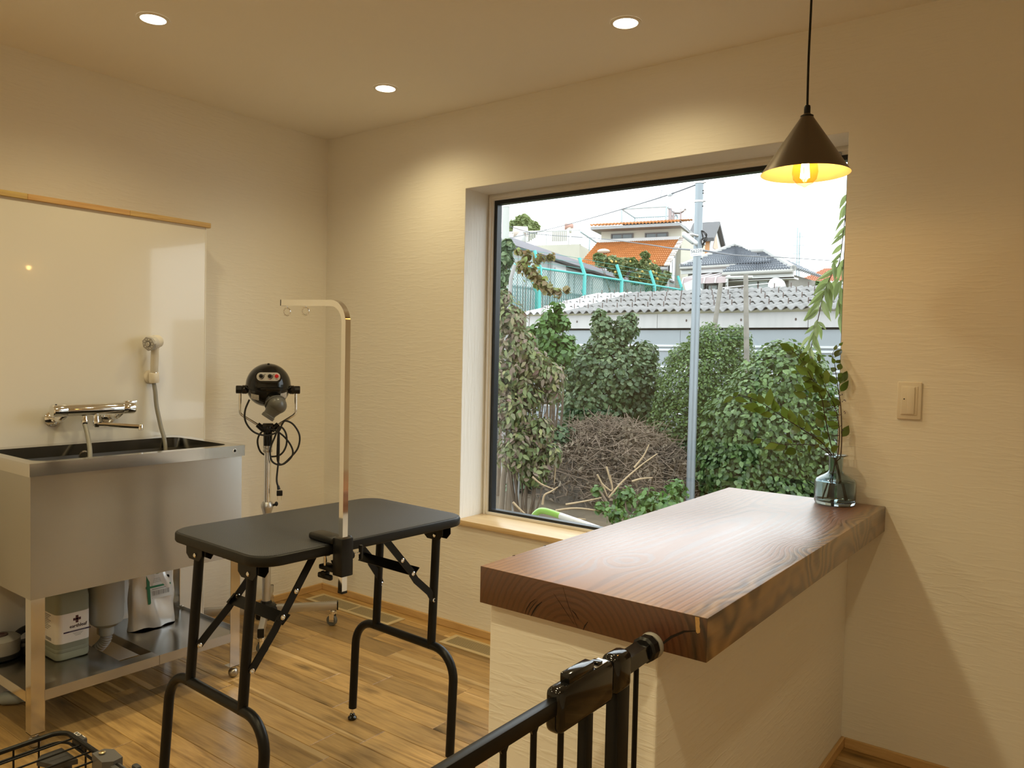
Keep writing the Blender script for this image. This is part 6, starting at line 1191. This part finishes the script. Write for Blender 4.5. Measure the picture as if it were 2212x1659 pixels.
def window_(fac, root, p0, p1, b, nsplit=2, glass=None, mat=None, px=True, nm='window'):
    u0, z1 = fac.px(*p0) if px else p0; u1, z0 = fac.px(*p1) if px else p1; e = .05
    w = part(nm, fac.rect(u0-e, z0-e, u1+e, z0, b-.05, b+.02).add(fac.rect(u0-e, z1, u1+e, z1+e, b-.05, b+.02).v, fac.rect(0, 0, 1, 1, 0, 1).f), mat or M_fr, root, None, False)
    fr = MB()
    for a_ in [u0-e]+[u0+(u1-u0)*(k+1)/nsplit-e/2 for k in range(nsplit-1)]+[u1]: g = fac.rect(a_, z0, a_+e, z1, b-.05, b+.02); fr.add(g.v, g.f)
    part('mullion', fr, mat or M_fr, w, None, False)
    for k in range(nsplit): part('pane', fac.rect(u0+(u1-u0)*k/nsplit+.02, z0, u0+(u1-u0)*(k+1)/nsplit-.02, z1, b-.02, b+.015), glass or M_gl, w, None, False)
    return w
HZ = 2.35
# ---- house with orange tiled roof and roof terrace
A = Fac(atD(1380, 520, 36), math.atan2(.233, .973))
t = thing('orange_roof_house', 'cream house with orange tiled roof and railed roof terrace on top', 'house', (A.o[0], A.o[1], HZ))
uL, zr0 = A.px(1296, 526); uR, zr1 = A.px(1474, 515); zr_ = (zr0+zr1)/2; ut = A.px(1299, 503)[1]; ut2 = A.px(1473, 489)[1]; zE = (ut+ut2)/2
# lower roof runs towards us from the wall at back = 0
pv_ = A.pt(uR, zr_, 0); d_ = ray(1441, 575); tt_ = ((pv_-CAM)@A.ex)/(d_@A.ex); ve = CAM+d_*tt_; run = -((ve-A.o)@A.b); zLow = ve[2]
part('wall', A.rect(uL+.05, HZ, uR-.05, zE, .0, 6.0), M_crm, t, 'cream upper wall', False)
part('lower_wall', A.rect(uL+.4, HZ, uR-.25, zLow-.05, -run+.7, .0), M_gren, t, None, False)
part('gable_wall', MB().add([A.pt(uR-.24, HZ, -run+.7), A.pt(uR-.24, HZ, 5.5), A.pt(uR-.24, zE-1.2, 5.5), A.pt(uR-.24, zr_-.12, .1), A.pt(uR-.24, zLow+.12, -run+.7)]+[A.pt(uR-.40, HZ, -run+.7), A.pt(uR-.40, HZ, 5.5), A.pt(uR-.40, zE-1.2, 5.5), A.pt(uR-.40, zr_-.12, .1), A.pt(uR-.40, zLow+.12, -run+.7)], [(0, 1, 2, 3, 4), (9, 8, 7, 6, 5)]+[(i, 5+i, 5+(i+1) % 5, (i+1) % 5) for i in range(5)]), M_gren, t, None, False)
part('roof_tiles', tiled(A.pt(uL-.1, zLow, -run), A.pt(uR, zLow, -run), A.pt(uR, zr_, .05), A.pt(uL-.1, zr_, .05), 13, 42, .055, .05), M_or, t, 'orange roof tiles', ang=60, kind='stuff')
part('roof_deck', MB().add([A.pt(uL-.1, zLow-.1, -run), A.pt(uR, zLow-.1, -run), A.pt(uR, zr_-.1, .05), A.pt(uL-.1, zr_-.1, .05), A.pt(uL-.1, zLow-.02, -run), A.pt(uR, zLow-.02, -run), A.pt(uR, zr_-.02, .05), A.pt(uL-.1, zr_-.02, .05)], [(0, 1, 2, 3), (7, 6, 5, 4), (0, 4, 5, 1), (1, 5, 6, 2), (2, 6, 7, 3), (3, 7, 4, 0)]), M_eave, t, None, False)
for k in range(14): f = k/14; part('verge_tile', MB().rbox((-.12, -.24, -.03), (.12, .24, .06), .04, 2, Matrix.Translation(A.pt(uR, zLow+(zr_-zLow)*(f+.04)+.06, -run*(1-f-.04)))@Matrix.Rotation(math.atan2(A.ex[1], A.ex[0]), 4, 'Z')@Matrix.Rotation(math.atan2(zr_-zLow, run), 4, 'X')), pm('verge_pale', (.58, .50, .44), .7, var=.2), t)
part('gutter', MB().tube([A.pt(uL-.1, zLow-.12, -run-.06), A.pt(uR+.05, zLow-.12, -run-.06)], .075, 8), M_eave, t); part('downpipe', MB().tube([A.pt(uR-.1, zLow-.15, -run), A.pt(uR-.05, zLow-.5, -run+.5), A.pt(uR-.02, HZ, -run+.55)], .05, 8), M_wh, t)
e0, zt0 = A.px(1286, 496); e1, zt1 = A.px(1477, 486); zt_ = (zt0+zt1)/2
part('upper_roof', A.rect(e0, zE-.02, e1, zt_, -.75, 5.6), M_eave, t, None, False)
part('upper_tiles', tiled(A.pt(e0, zt_+.02, -.78), A.pt(e1, zt_+.02, -.78), A.pt(e1, zt_+.55, 2.2), A.pt(e0, zt_+.55, 2.2), 5, 26, .06, .06), M_or, t, None, ang=60, kind='stuff')
part('ledge', A.rect(uL, zr_-.02, uR-.1, zr_+.13, -.12, .02), M_wh, t, None, False)
for p0, p1 in (((1323, 508), (1366, 517)), ((1396, 506), (1441, 514))): window_(A, t, p0, p1, -.03)
S_ = Fac(A.pt(uR-.22, 0, 0), math.atan2(A.b[1], A.b[0]))
def side_win(b0, z0, b1, z1, nm='window'):
    o_ = MB().add([A.pt(uR-.20, z0, b0), A.pt(uR-.20, z0, b1), A.pt(uR-.20, z1, b1), A.pt(uR-.20, z1, b0), A.pt(uR-.24, z0, b0), A.pt(uR-.24, z0, b1), A.pt(uR-.24, z1, b1), A.pt(uR-.24, z1, b0)], [(0, 1, 2, 3), (7, 6, 5, 4), (0, 4, 5, 1), (1, 5, 6, 2), (2, 6, 7, 3), (3, 7, 4, 0)])
    w = part(nm, o_, M_fr, t, None, False)
    for a_, c_ in ((b0+.06, (b0+b1)/2-.04), ((b0+b1)/2+.04, b1-.06)): part('pane', MB().add([A.pt(uR-.185, z0+.06, a_), A.pt(uR-.185, z0+.06, c_), A.pt(uR-.185, z1-.06, c_), A.pt(uR-.185, z1-.06, a_)], [(0, 1, 2, 3)]), M_glw, w, None, False)
side_win(-1.6, zr_-2.0, -.5, zr_-.85)
sk0, sk1 = A.px(1293, 544, -run*.45), A.px(1318, 532, -run*.45)
part('skylight', MB().ell(A.pt((sk0[0]+sk1[0])/2, zLow+(zr_-zLow)*.52+.12, -run*.48), (.30, .28, .12), 12, 8), pm('skylight_dome', (.52, .50, .42), .4, var=.1), t)
# roof terrace
q0, zb_ = A.px(1345, 481, 1.2); q1, _ = A.px(1441, 475, 1.2); zb_ = A.px(1393, 479, 1.2)[1]; ztp = A.px(1393, 451, 1.2)[1]
part('terrace_deck', A.rect(q0, zb_-.10, q1, zb_, 1.0, 3.4), M_eave, t, None, False)
for u_ in np.linspace(q0+.1, q1-.1, 4): part('terrace_leg', MB().tube([A.pt(u_, zt_, 1.2), A.pt(u_, zb_, 1.2)], .06, 6), M_eave, t); part('terrace_leg', MB().tube([A.pt(u_, zt_+.3, 3.2), A.pt(u_, zb_, 3.2)], .06, 6), M_eave, t)
for bk in (1.0, 3.4): part('terrace_rail', MB().tube([A.pt(q0, ztp, bk), A.pt(q1, ztp, bk)], .035, 6), M_rail, t)
for u_ in (q0, q1):
    part('terrace_rail', MB().tube([A.pt(u_, ztp, 1.0), A.pt(u_, ztp, 3.4)], .035, 6), M_rail, t)
    for bk in (1.0, 3.4): part('terrace_post', MB().tube([A.pt(u_, zb_, bk), A.pt(u_, ztp, bk)], .04, 6), M_rail, t)
for i, u_ in enumerate(np.linspace(q0, q1, 19)[1:-1]):
    part('baluster', MB().tube([A.pt(u_, zb_, 3.4), A.pt(u_, ztp, 3.4)], .016, 5), M_rail, t)
for bk in np.linspace(1.0, 3.4, 9)[1:-1]: part('baluster', MB().tube([A.pt(q0, zb_, bk), A.pt(q0, ztp, bk)], .016, 5), M_rail, t)
for x_, h in ((1448, 450), (1455, 456), (1471, 452)): u_, z_ = A.px(x_, h, 1.6); part('roof_post', MB().tube([A.pt(u_, zt_+.2, 1.6), A.pt(u_, z_, 1.6)], .09 if x_ == 1448 else .05, 6), pm('post_mauve', (.34, .29, .29), .7, var=.1), t)
u_, z_ = A.px(1470, 457, 1.6); part('roof_bracket', MB().tube([A.pt(u_-.35, z_-.05, 1.6), A.pt(u_, z_-.08, 1.6), A.pt(u_+.25, z_+.1, 1.6)], .05, 6), M_fr, t)
# ---- grey tiled house
B_ = Fac(atD(1640, 600, 28), 0.0)
t = thing('grey_roof_house', 'grey brick house with slate-coloured hipped roof behind the shed', 'house', (B_.o[0], B_.o[1]+3, HZ))
def bp(x, y, bk=0.0): u, z = B_.px(x, y, bk); return B_.pt(u, z, bk)
uA, zA = B_.px(1562, 588, -.6); uB, zB = B_.px(1714, 578, -.6); ze = (zA+zB)/2-.05
uC, zC = B_.px(1478, 578, .9); zeL = B_.px(1520, 577, .9)[1]
r0 = bp(1621, 549, 3.2); r1 = bp(1653, 548, 3.2); r0[2] = r1[2] = (r0[2]+r1[2])/2
a0, b0_ = B_.pt(uA, ze, -.6), B_.pt(uB, ze, -.6); cR = B_.pt(uB, ze, 2.6)
part('roof_tiles', tiled(a0, b0_, r1, r0, 9, 26, .07, .06), M_gt, t, None, ang=60, kind='stuff'); part('roof_tiles', tiled(b0_, cR, r1, r1, 9, 14, .07, .06), M_gt, t, None, ang=60, kind='stuff')
pk0 = bp(1584, 535, 4.2); pk1 = bp(1592, 535, 4.2); aL, bL = B_.pt(uC, zeL, .6), B_.pt(uB-1.2, zeL, .6)
part('roof_tiles', tiled(aL, bL, pk1, pk0, 11, 34, .07, .06), M_gt, t, None, ang=60, kind='stuff'); lf_ = B_.pt(uC, zeL, 8); part('roof_tiles', tiled(lf_, aL, pk0, pk0, 9, 12, .07, .06), M_gt, t, None, ang=60, kind='stuff')
part('hip_ridge', MB().tube([b0_+EZ3*.05, r1+EZ3*.1, r0+EZ3*.1], .11, 8), pm('ridge_grey', (.36, .355, .34), .7, var=.1), t); part('hip_ridge', MB().tube([aL+EZ3*.05, pk0+EZ3*.1, pk1+EZ3*.1, (r0+pk1)/2+EZ3*.15, r0+EZ3*.1], .11, 8), MATS['ridge_grey'], t)
part('fascia', B_.rect(uA, ze-.28, uB, ze, -.58, -.50), M_wh, t, None, False); part('gutter', MB().tube([B_.pt(uA, ze-.05, -.66), B_.pt(uB, ze-.05, -.66)], .07, 8), M_gren, t)
part('fascia', B_.rect(uC, zeL-.26, uA, zeL, .62, .70), M_wh, t, None, False); part('gutter', MB().tube([B_.pt(uC, zeL-.05, .55), B_.pt(uA, zeL-.05, .55)], .06, 8), M_gren, t)
uW0, uW1 = B_.px(1573, 600)[0], B_.px(1704, 600)[0]
part('wall', B_.rect(uW0, HZ, uW1, ze-.05, 0, 7.0), M_brk, t, 'grey brick wall', False); uV0 = B_.px(1486, 600, 1.2)[0]
part('wall', B_.rect(uV0, HZ, uW0, zeL-.05, 1.2, 7.5), M_brk, t, None, False)
part('soffit', B_.rect(uA, ze-.30, uB, ze-.24, -.58, 0), M_wh, t, None, False)
window_(B_, t, (1617, 609), (1660, 634), -.02, 2, M_glw); window_(B_, t, (1664, 605), (1684, 634), -.02, 1, M_brk)
W2 = Fac(B_.pt(0, 0, 1.2)+EZ3*0, 0); W2.o = np.array([B_.o[0], B_.o[1]+1.2, B_.o[2]])
for p0, p1 in (((1512, 613), (1521, 640)), ((1530, 617), (1550, 640))): window_(W2, t, p0, p1, -.02, 1, M_glw)
uw, zw = B_.px(1476, 602, -.9); uw1, _ = B_.px(1572, 598, -.9); aw = MB()
part('awning', MB().add([B_.pt(uw, zw, -.9), B_.pt(uw1, zw, -.9), B_.pt(uw1, zw+.35, .9), B_.pt(uw, zw+.35, .9), B_.pt(uw, zw-.22, -1.0), B_.pt(uw1, zw-.22, -1.0)], [(0, 1, 2, 3), (4, 5, 1, 0)]), pm('awning_mauve', (.34, .27, .27), .4, var=.1), t)
for k in range(5): u_ = uw+(uw1-uw)*k/4; part('awning_rib', MB().tube([B_.pt(u_, zw-.22, -1.02), B_.pt(u_, zw+.01, -.92), B_.pt(u_, zw+.37, .9)], .03, 6), M_wh, t)
for x_ in (1557, 1570): u_, _ = B_.px(x_, 620, -.8); part('awning_post', MB().tube([B_.pt(u_, HZ, -.8), B_.pt(u_, zw, -.8)], .05, 6), M_wh, t)
part('downpipe', MB().tube([B_.pt(uW1-.15, ze-.3, -.08), B_.pt(uW1-.15, HZ, -.08)], .05, 8), M_gren, t)
R_ = Fac(B_.pt(uW1, 0, 0), PI/2); part('side_window', MB().box((0, 0, 0), (.04, 1.3, 1.1), Matrix.Translation(B_.pt(uW1, ze-2.1, 1.0))), M_glw, t, None, False)
part('pipe_rail', MB().tube([bp(1568, 599, -1.2), bp(1626, 598, -1.2)], .045, 8), M_wh, t)
q = bp(1676, 620, -.9); dd = nrm(CAM-q+np.array([1.5, 0, 1.5])*8)
ds = part('satellite_dish', MB().lathe([(.0001, 0), (.18, .03), (.30, .09), (.31, .10), (.18, .045), (.0001, .015)], q, dd, 24), M_wh, t); part('dish_arm', MB().tube([q, q-EZ3*.45, q-EZ3*.45+B_.b*.9], .025, 6), M_wh, t); part('dish_feed', MB().tube([q-EZ3*.25, q+dd*.35-EZ3*.1], .02, 6).ell(q+dd*.36-EZ3*.1, .05, 8, 6), M_wh, t)
for k, (x0_, y0_, x1_, y1_) in enumerate(((1560, 622, 1690, 609), (1566, 624, 1620, 626))): tag(part('washing_line', MB().tube([atD(x0_, y0_, 12), atD(x1_, y1_, 20)], .009, 5), M_wh), ('upper pale washing line stretched from the leaning pole', 'lower short washing line by the leaning pole')[k], 'line')
q0_, q1_ = bp(1477, 612, -3.5), bp(1492, 632, -3.5); tag(part('white_board', MB().add([q0_, q0_+np.array([.35, 0, .12]), q1_+np.array([.45, 0, 0]), q1_+np.array([0, 0, -.5])]+[k_+np.array([0, .05, 0]) for k_ in (q0_, q0_+np.array([.35, 0, .12]), q1_+np.array([.45, 0, 0]), q1_+np.array([0, 0, -.5]))], [(0, 1, 2, 3), (7, 6, 5, 4), (0, 4, 5, 1), (1, 5, 6, 2), (2, 6, 7, 3), (3, 7, 4, 0)]), M_wh, None, None, False), 'slanted white board left of the steel pole before the grey house', 'board')
# ---- brick building behind the pole
C3 = Fac(atD(1530, 525, 46), rad(12))
t = thing('brick_house', 'tall orange brick house with white gable right behind the steel pole', 'house', (C3.o[0], C3.o[1]+2, HZ))
u0, z1 = C3.px(1496, 518); u1, z0 = C3.px(1533, 520); zt3 = C3.px(1533, 519)[1]
M_ob = pm('brick_orange', (.52, .27, .13), .85, var=.15, vscale=4); part('wall', C3.rect(u0, HZ, u1, zt3, 0, 5.5), M_ob, t, 'orange brick wall', False)
gw = u1+.005; bw = 3.4; zpk = zt3+1.0
part('gable', MB().add([C3.pt(gw, zt3-1.6, 0), C3.pt(gw, zt3-1.6, bw), C3.pt(gw, zt3, bw), C3.pt(gw, zpk, bw*.42), C3.pt(gw, zt3, 0)]+[C3.pt(gw+.05, zt3-1.6, 0), C3.pt(gw+.05, zt3-1.6, bw), C3.pt(gw+.05, zt3, bw), C3.pt(gw+.05, zpk, bw*.42), C3.pt(gw+.05, zt3, 0)], [(0, 1, 2, 3, 4), (9, 8, 7, 6, 5)]+[(i, 5+i, 5+(i+1) % 5, (i+1) % 5) for i in range(5)]), M_wh, t, 'white gable', False)
part('gable_side', MB().add([C3.pt(gw, HZ, 0), C3.pt(gw, HZ, bw), C3.pt(gw, zt3-1.6, bw), C3.pt(gw, zt3-1.6, 0), C3.pt(gw+.03, HZ, 0), C3.pt(gw+.03, HZ, bw), C3.pt(gw+.03, zt3-1.6, bw), C3.pt(gw+.03, zt3-1.6, 0)], [(0, 1, 2, 3), (7, 6, 5, 4), (0, 4, 5, 1), (1, 5, 6, 2), (2, 6, 7, 3), (3, 7, 4, 0)]), M_ob, t, None, False)
part('gable_panel', MB().add([C3.pt(gw+.07, zt3-.35, .7), C3.pt(gw+.07, zt3-.35, 2.5), C3.pt(gw+.07, zt3+.62, bw*.42)], [(0, 1, 2)]), pm('brick_salmon', (.62, .42, .32), .8, var=.1), t, None, False)
part('side_window', MB().add([C3.pt(gw+.08, zt3-2.9, .9), C3.pt(gw+.08, zt3-2.9, 2.6), C3.pt(gw+.08, zt3-1.5, 2.6), C3.pt(gw+.08, zt3-1.5, .9)], [(0, 1, 2, 3)]), M_gl, t, None, False)
part('roof', MB().add([C3.pt(u0-.3, zt3-.1, -.3), C3.pt(gw+.3, zt3-.1, -.3), C3.pt(gw+.3, zpk+.12, bw*.42), C3.pt(u0-.3, zpk+.12, bw*.42), C3.pt(gw+.3, zt3-.1, bw+.3), C3.pt(u0-.3, zt3-.1, bw+.3)]+[C3.pt(u0-.3, zt3+.1, -.35), C3.pt(gw+.3, zt3+.1, -.35), C3.pt(gw+.3, zpk+.32, bw*.42), C3.pt(u0-.3, zpk+.32, bw*.42), C3.pt(gw+.3, zt3+.1, bw+.35), C3.pt(u0-.3, zt3+.1, bw+.35)], [(0, 1, 2, 3), (3, 2, 4, 5), (6, 9, 8, 7), (9, 11, 10, 8), (0, 6, 7, 1), (1, 7, 8, 2), (2, 8, 10, 4), (5, 4, 10, 11), (0, 3, 9, 6), (3, 5, 11, 9)]), pm('roof_charcoal', (.10, .10, .105), .6, var=.15), t, 'dark roof', False)
# ---- far orange roof and antenna mast on the right
D4 = Fac(atD(1770, 600, 40), 0.0)
t = thing('far_house', 'low house with faded red tiled roof at the right behind the hanging twig', 'house', (D4.o[0], D4.o[1], HZ))
u0, z0 = D4.px(1722, 611); u1, _ = D4.px(1850, 611); zt4 = D4.px(1760, 583, 4)[1]
part('roof_tiles', tiled(D4.pt(u0, z0, 0), D4.pt(u1, z0, 0), D4.pt(u1, zt4, 4), D4.pt(u0+.3, zt4, 4), 9, 24, .06, .06), M_or2, t, None, ang=60, kind='stuff'); part('wall', D4.rect(u0+.3, HZ, u1-.3, z0-.05, .5, 5), pm('wall_mauve', (.36, .26, .26), .8, var=.1), t, None, False); part('gutter', MB().tube([D4.pt(u0, z0-.1, -.05), D4.pt(u1, z0-.1, -.05)], .10, 8), M_wh, t)
t = thing('antenna_mast', 'thin lattice antenna mast rising right of the slate-coloured roof', 'mast', (*atD(1724, 600, 42)[:2], HZ))
a1_, a2_ = atD(1723, 492, 42), atD(1728, 502, 42)
for q, b in ((a1_, 1722), (a2_, 1727)): g_ = atD(b, 610, 42); part('mast_tube', MB().tube([np.array([g_[0], g_[1], HZ]), q], .035, 6), M_rail, t)
for k in range(5): z_ = 6.2+k*.45; c_ = np.array([*atD(1724, 540, 42)[:2], z_]); part('mast_arm', MB().tube([c_-np.array([.28, 0, 0]), c_+np.array([.28, .1, .0])], .018, 5), M_rail, t)
bush('far_shrub', 'small green shrub before the far red roof', 'bush', [blob(*b, 30) for b in ((1765, 617, 10), (1752, 620, 6), (1780, 622, 8))], 260, .16, G5, 31, 0, .4, .2, .8, base=2.35)
# ---- long white house left
xw = -12.9
def wp(x, y): return atX(x, y, xw)
t = thing('white_house', 'long low white house with sloping mauve-grey roof behind the turquoise fence', 'house', (xw, 24, HZ))
p0, p1 = wp(1097, 512), wp(1352, 601); q0, q1 = wp(1097, 530), wp(1352, 611); yb0, yb1 = p0[1], p1[1]
M_mr = pm('roof_mauve', (.30, .285, .315), .6, var=.08, vscale=2)
def lerp(a, b, f): return a+(b-a)*f
for k in range(3):
    f0, f1 = k/3, (k+1)/3; A0, A1 = lerp(p0, q0, f0), lerp(p1, q1, f0); B0, B1 = lerp(p0, q0, f1-.06), lerp(p1, q1, f1-.06); oo = np.array([.10+.06*(2-k)*0+.05*k, 0, 0])
    part('roof_band', MB().add([A0+oo, A1+oo, B1+oo, B0+oo, A0-np.array([3, 0, 0]), A1-np.array([3, 0, 0]), B1-np.array([3, 0, 0]), B0-np.array([3, 0, 0])], [(0, 1, 2, 3), (4, 7, 6, 5), (0, 4, 5, 1), (3, 2, 6, 7), (0, 3, 7, 4), (1, 5, 6, 2)]), M_mr, t, None, False)
wt = lambda y: q0[2]+(q1[2]-q0[2])*(y-yb0)/(yb1-yb0)-.03
def wall_piece(ya, yb_, inset, mat, nm='wall_panel'):
    vs = [(xw-inset, ya, HZ), (xw-inset, yb_, HZ), (xw-inset, yb_, wt(yb_)), (xw-inset, ya, wt(ya))]; vs += [(p[0]-.3, p[1], p[2]) for p in vs]
    return part(nm, MB().add(vs, [(0, 1, 2, 3), (7, 6, 5, 4), (0, 4, 5, 1), (1, 5, 6, 2), (2, 6, 7, 3), (3, 7, 4, 0)]), mat, t, None, False)
M_hw = pm('house_white', (.54, .56, .57), .8, var=.05)
ys_ = [wp(x, 570)[1] for x in (1097, 1199, 1228, 1281, 1308, 1352)]
for i in range(5): wall_piece(ys_[i], ys_[i+1]-.02, .30 if i in (0, 2, 4) else .10, M_hw)
for i in (1, 3):
    yA, yB = ys_[i], ys_[i+1]; zt5 = wt(yB)-.15
    part('shutter', MB().box((xw-.09, yA+.1, zt5-1.35), (xw-.03, yB-.1, zt5)), M_wh, t, None, False); part('shutter_rail', MB().box((xw-.08, yA, zt5-1.45), (xw+.02, yB, zt5-1.36)), M_fr, t, None, False)
for x_ in (1150, 1168, 1243, 1255, 1330): y_ = wp(x_, 580)[1]; part('wall_batten', MB().box((xw-.30, y_-.03, HZ), (xw-.26, y_+.03, wt(y_)-.1)), pm('batten_grey', (.40, .40, .40), .7, var=.1), t, None, False)
yA, yB = wp(1153, 570)[1], wp(1166, 570)[1]; part('window', MB().box((xw-.30, yA, 4.0), (xw-.25, yB, 5.0)), M_glw, t, None, False)
# ---- cream terrace building
E5 = Fac(atD(1200, 540, 44), rad(18))
t = thing('terrace_building', 'cream concrete building with white railed roof terrace above the white house', 'house', (E5.o[0], E5.o[1], HZ))
u0, z0 = E5.px(1110, 532); u1, _ = E5.px(1252, 527); zf_ = E5.px(1200, 529)[1]; M_con = pm('concrete_cream', (.44, .42, .35), .9, var=.15, vscale=1.2)
part('wall', E5.rect(u0-2, HZ, u1, zf_, 0, 7), M_con, t, None, False); u2, _ = E5.px(1282, 540); part('wall', MB().add([E5.pt(u1, HZ, 0), E5.pt(u2+.4, HZ, 3.0), E5.pt(u2+.4, zf_-.9, 3.0), E5.pt(u1, zf_, 0), E5.pt(u1-.2, HZ, .2), E5.pt(u2+.2, HZ, 3.2), E5.pt(u2+.2, zf_-.9, 3.2), E5.pt(u1-.2, zf_, .2)], [(0, 1, 2, 3), (7, 6, 5, 4), (0, 4, 5, 1), (1, 5, 6, 2), (2, 6, 7, 3), (3, 7, 4, 0)]), M_con, t, None, False)
zr5 = E5.px(1200, 498)[1]
for u_ in np.linspace(E5.px(1136, 515)[0], E5.px(1228, 515)[0], 24): part('baluster', MB().tube([E5.pt(u_, zf_, .1), E5.pt(u_, zr5, .1)], .030, 5), M_wh, t)
part('rail', MB().tube([E5.pt(u0-1, zr5, .1), E5.pt(u1, zr5, .1)], .05, 6), M_wh, t)
for x_ in (1178, 1226, 1236): u_, _ = E5.px(x_, 515); part('rail_post', MB().tube([E5.pt(u_, zf_, .08), E5.pt(u_, zr5+.1, .08)], .07, 6), M_wh, t)
ua, ub = E5.px(1187, 515)[0], E5.px(1218, 515)[0]; part('parapet', E5.rect(ua, zf_+.3, ub, zr5+.05, .5, .7), M_con, t, None, False); ua, ub = E5.px(1236, 515)[0], E5.px(1252, 515)[0]; part('parapet', E5.rect(ua, zf_, ub+.1, zr5-.2, .02, .2), M_wh, t, None, False)
for x_, y_, r, mat, nm in ((1124, 501, 12, pm('tank_rust_white', (.60, .50, .44), .7, var=.35, vscale=3), 'water_tank'), (1229, 490, 7, pm('tank_rust', (.34, .20, .16), .8, var=.3, vscale=3), 'rusty_barrel')):
    c_ = atD(x_, y_, 45); rr = r*45/FPX; part(nm, MB().lathe([(rr*.85, -rr*1.3), (rr, -rr*1.25), (rr, rr*1.25), (rr*.85, rr*1.3)], c_, nrm(E5.ex*.9+E5.b*.4), 18), mat, t); part('tank_base', MB().rbox(tuple(c_-np.array([rr*1.1, rr, rr*1.9])), tuple(c_+np.array([rr*1.1, rr, -rr*.2])), .1, 2), M_wh if nm == 'water_tank' else M_con, t)
u_, z_ = E5.px(1251, 505); 
part('side_rail', MB().tube([E5.pt(u1, zr5-.1, .1), E5.pt(u2+.3, zr5-.85, 3.0)], .05, 6), M_rail, t)
for f in (.3, .65, 1.0): p_ = lerp(E5.pt(u1, zr5-.1, .1), E5.pt(u2+.3, zr5-.85, 3.0), f); part('side_post', MB().tube([p_-EZ3*1.3, p_], .04, 6), M_rail, t)
# ---- trees far off
bush('distant_tree', 'round distant green tree behind the concrete pole', 'tree', [blob(*b, 55) for b in ((1130, 485, 20), (1112, 490, 14), (1150, 492, 14), (1135, 498, 22))], 1500, .34, leafmat('far_leaf', [(.13, .17, .06), (.19, .24, .085), (.25, .30, .12)], .6, .3), 41, 0, .45, .1, .9, base=2.35)
bush('fruit_tree', 'leafy fruit tree with small yellow fruit before the orange tiled house', 'tree', [blob(*b, 29) for b in ((1300, 562, 12), (1322, 568, 15), (1345, 572, 14), (1365, 570, 12), (1393, 575, 15), (1394, 552, 8), (1395, 590, 18), (1410, 585, 14), (1425, 605, 15), (1375, 600, 14), (1410, 615, 16), (1340, 588, 12), (1440, 595, 8), (1290, 555, 7))], 2600, .24, leafmat('fruit_leaf', [(.075, .12, .035), (.12, .18, .06), (.19, .23, .10), (.26, .22, .08)], .5, .3), 42, 0, .34, .4, .8, base=2.35)
ft = [o for o in COL.objects if o.name == 'fruit_tree'][0]; r_ = random.Random(4); M_fru = pm('fruit_yellow', (.42, .30, .07), .5, var=.1)
for k in range(14): p_ = atD(r_.uniform(1300, 1430), r_.uniform(560, 612), 28.3+r_.uniform(-.3, .3)); part('fruit', MB().ell(p_, .042, 8, 6), M_fru, ft)
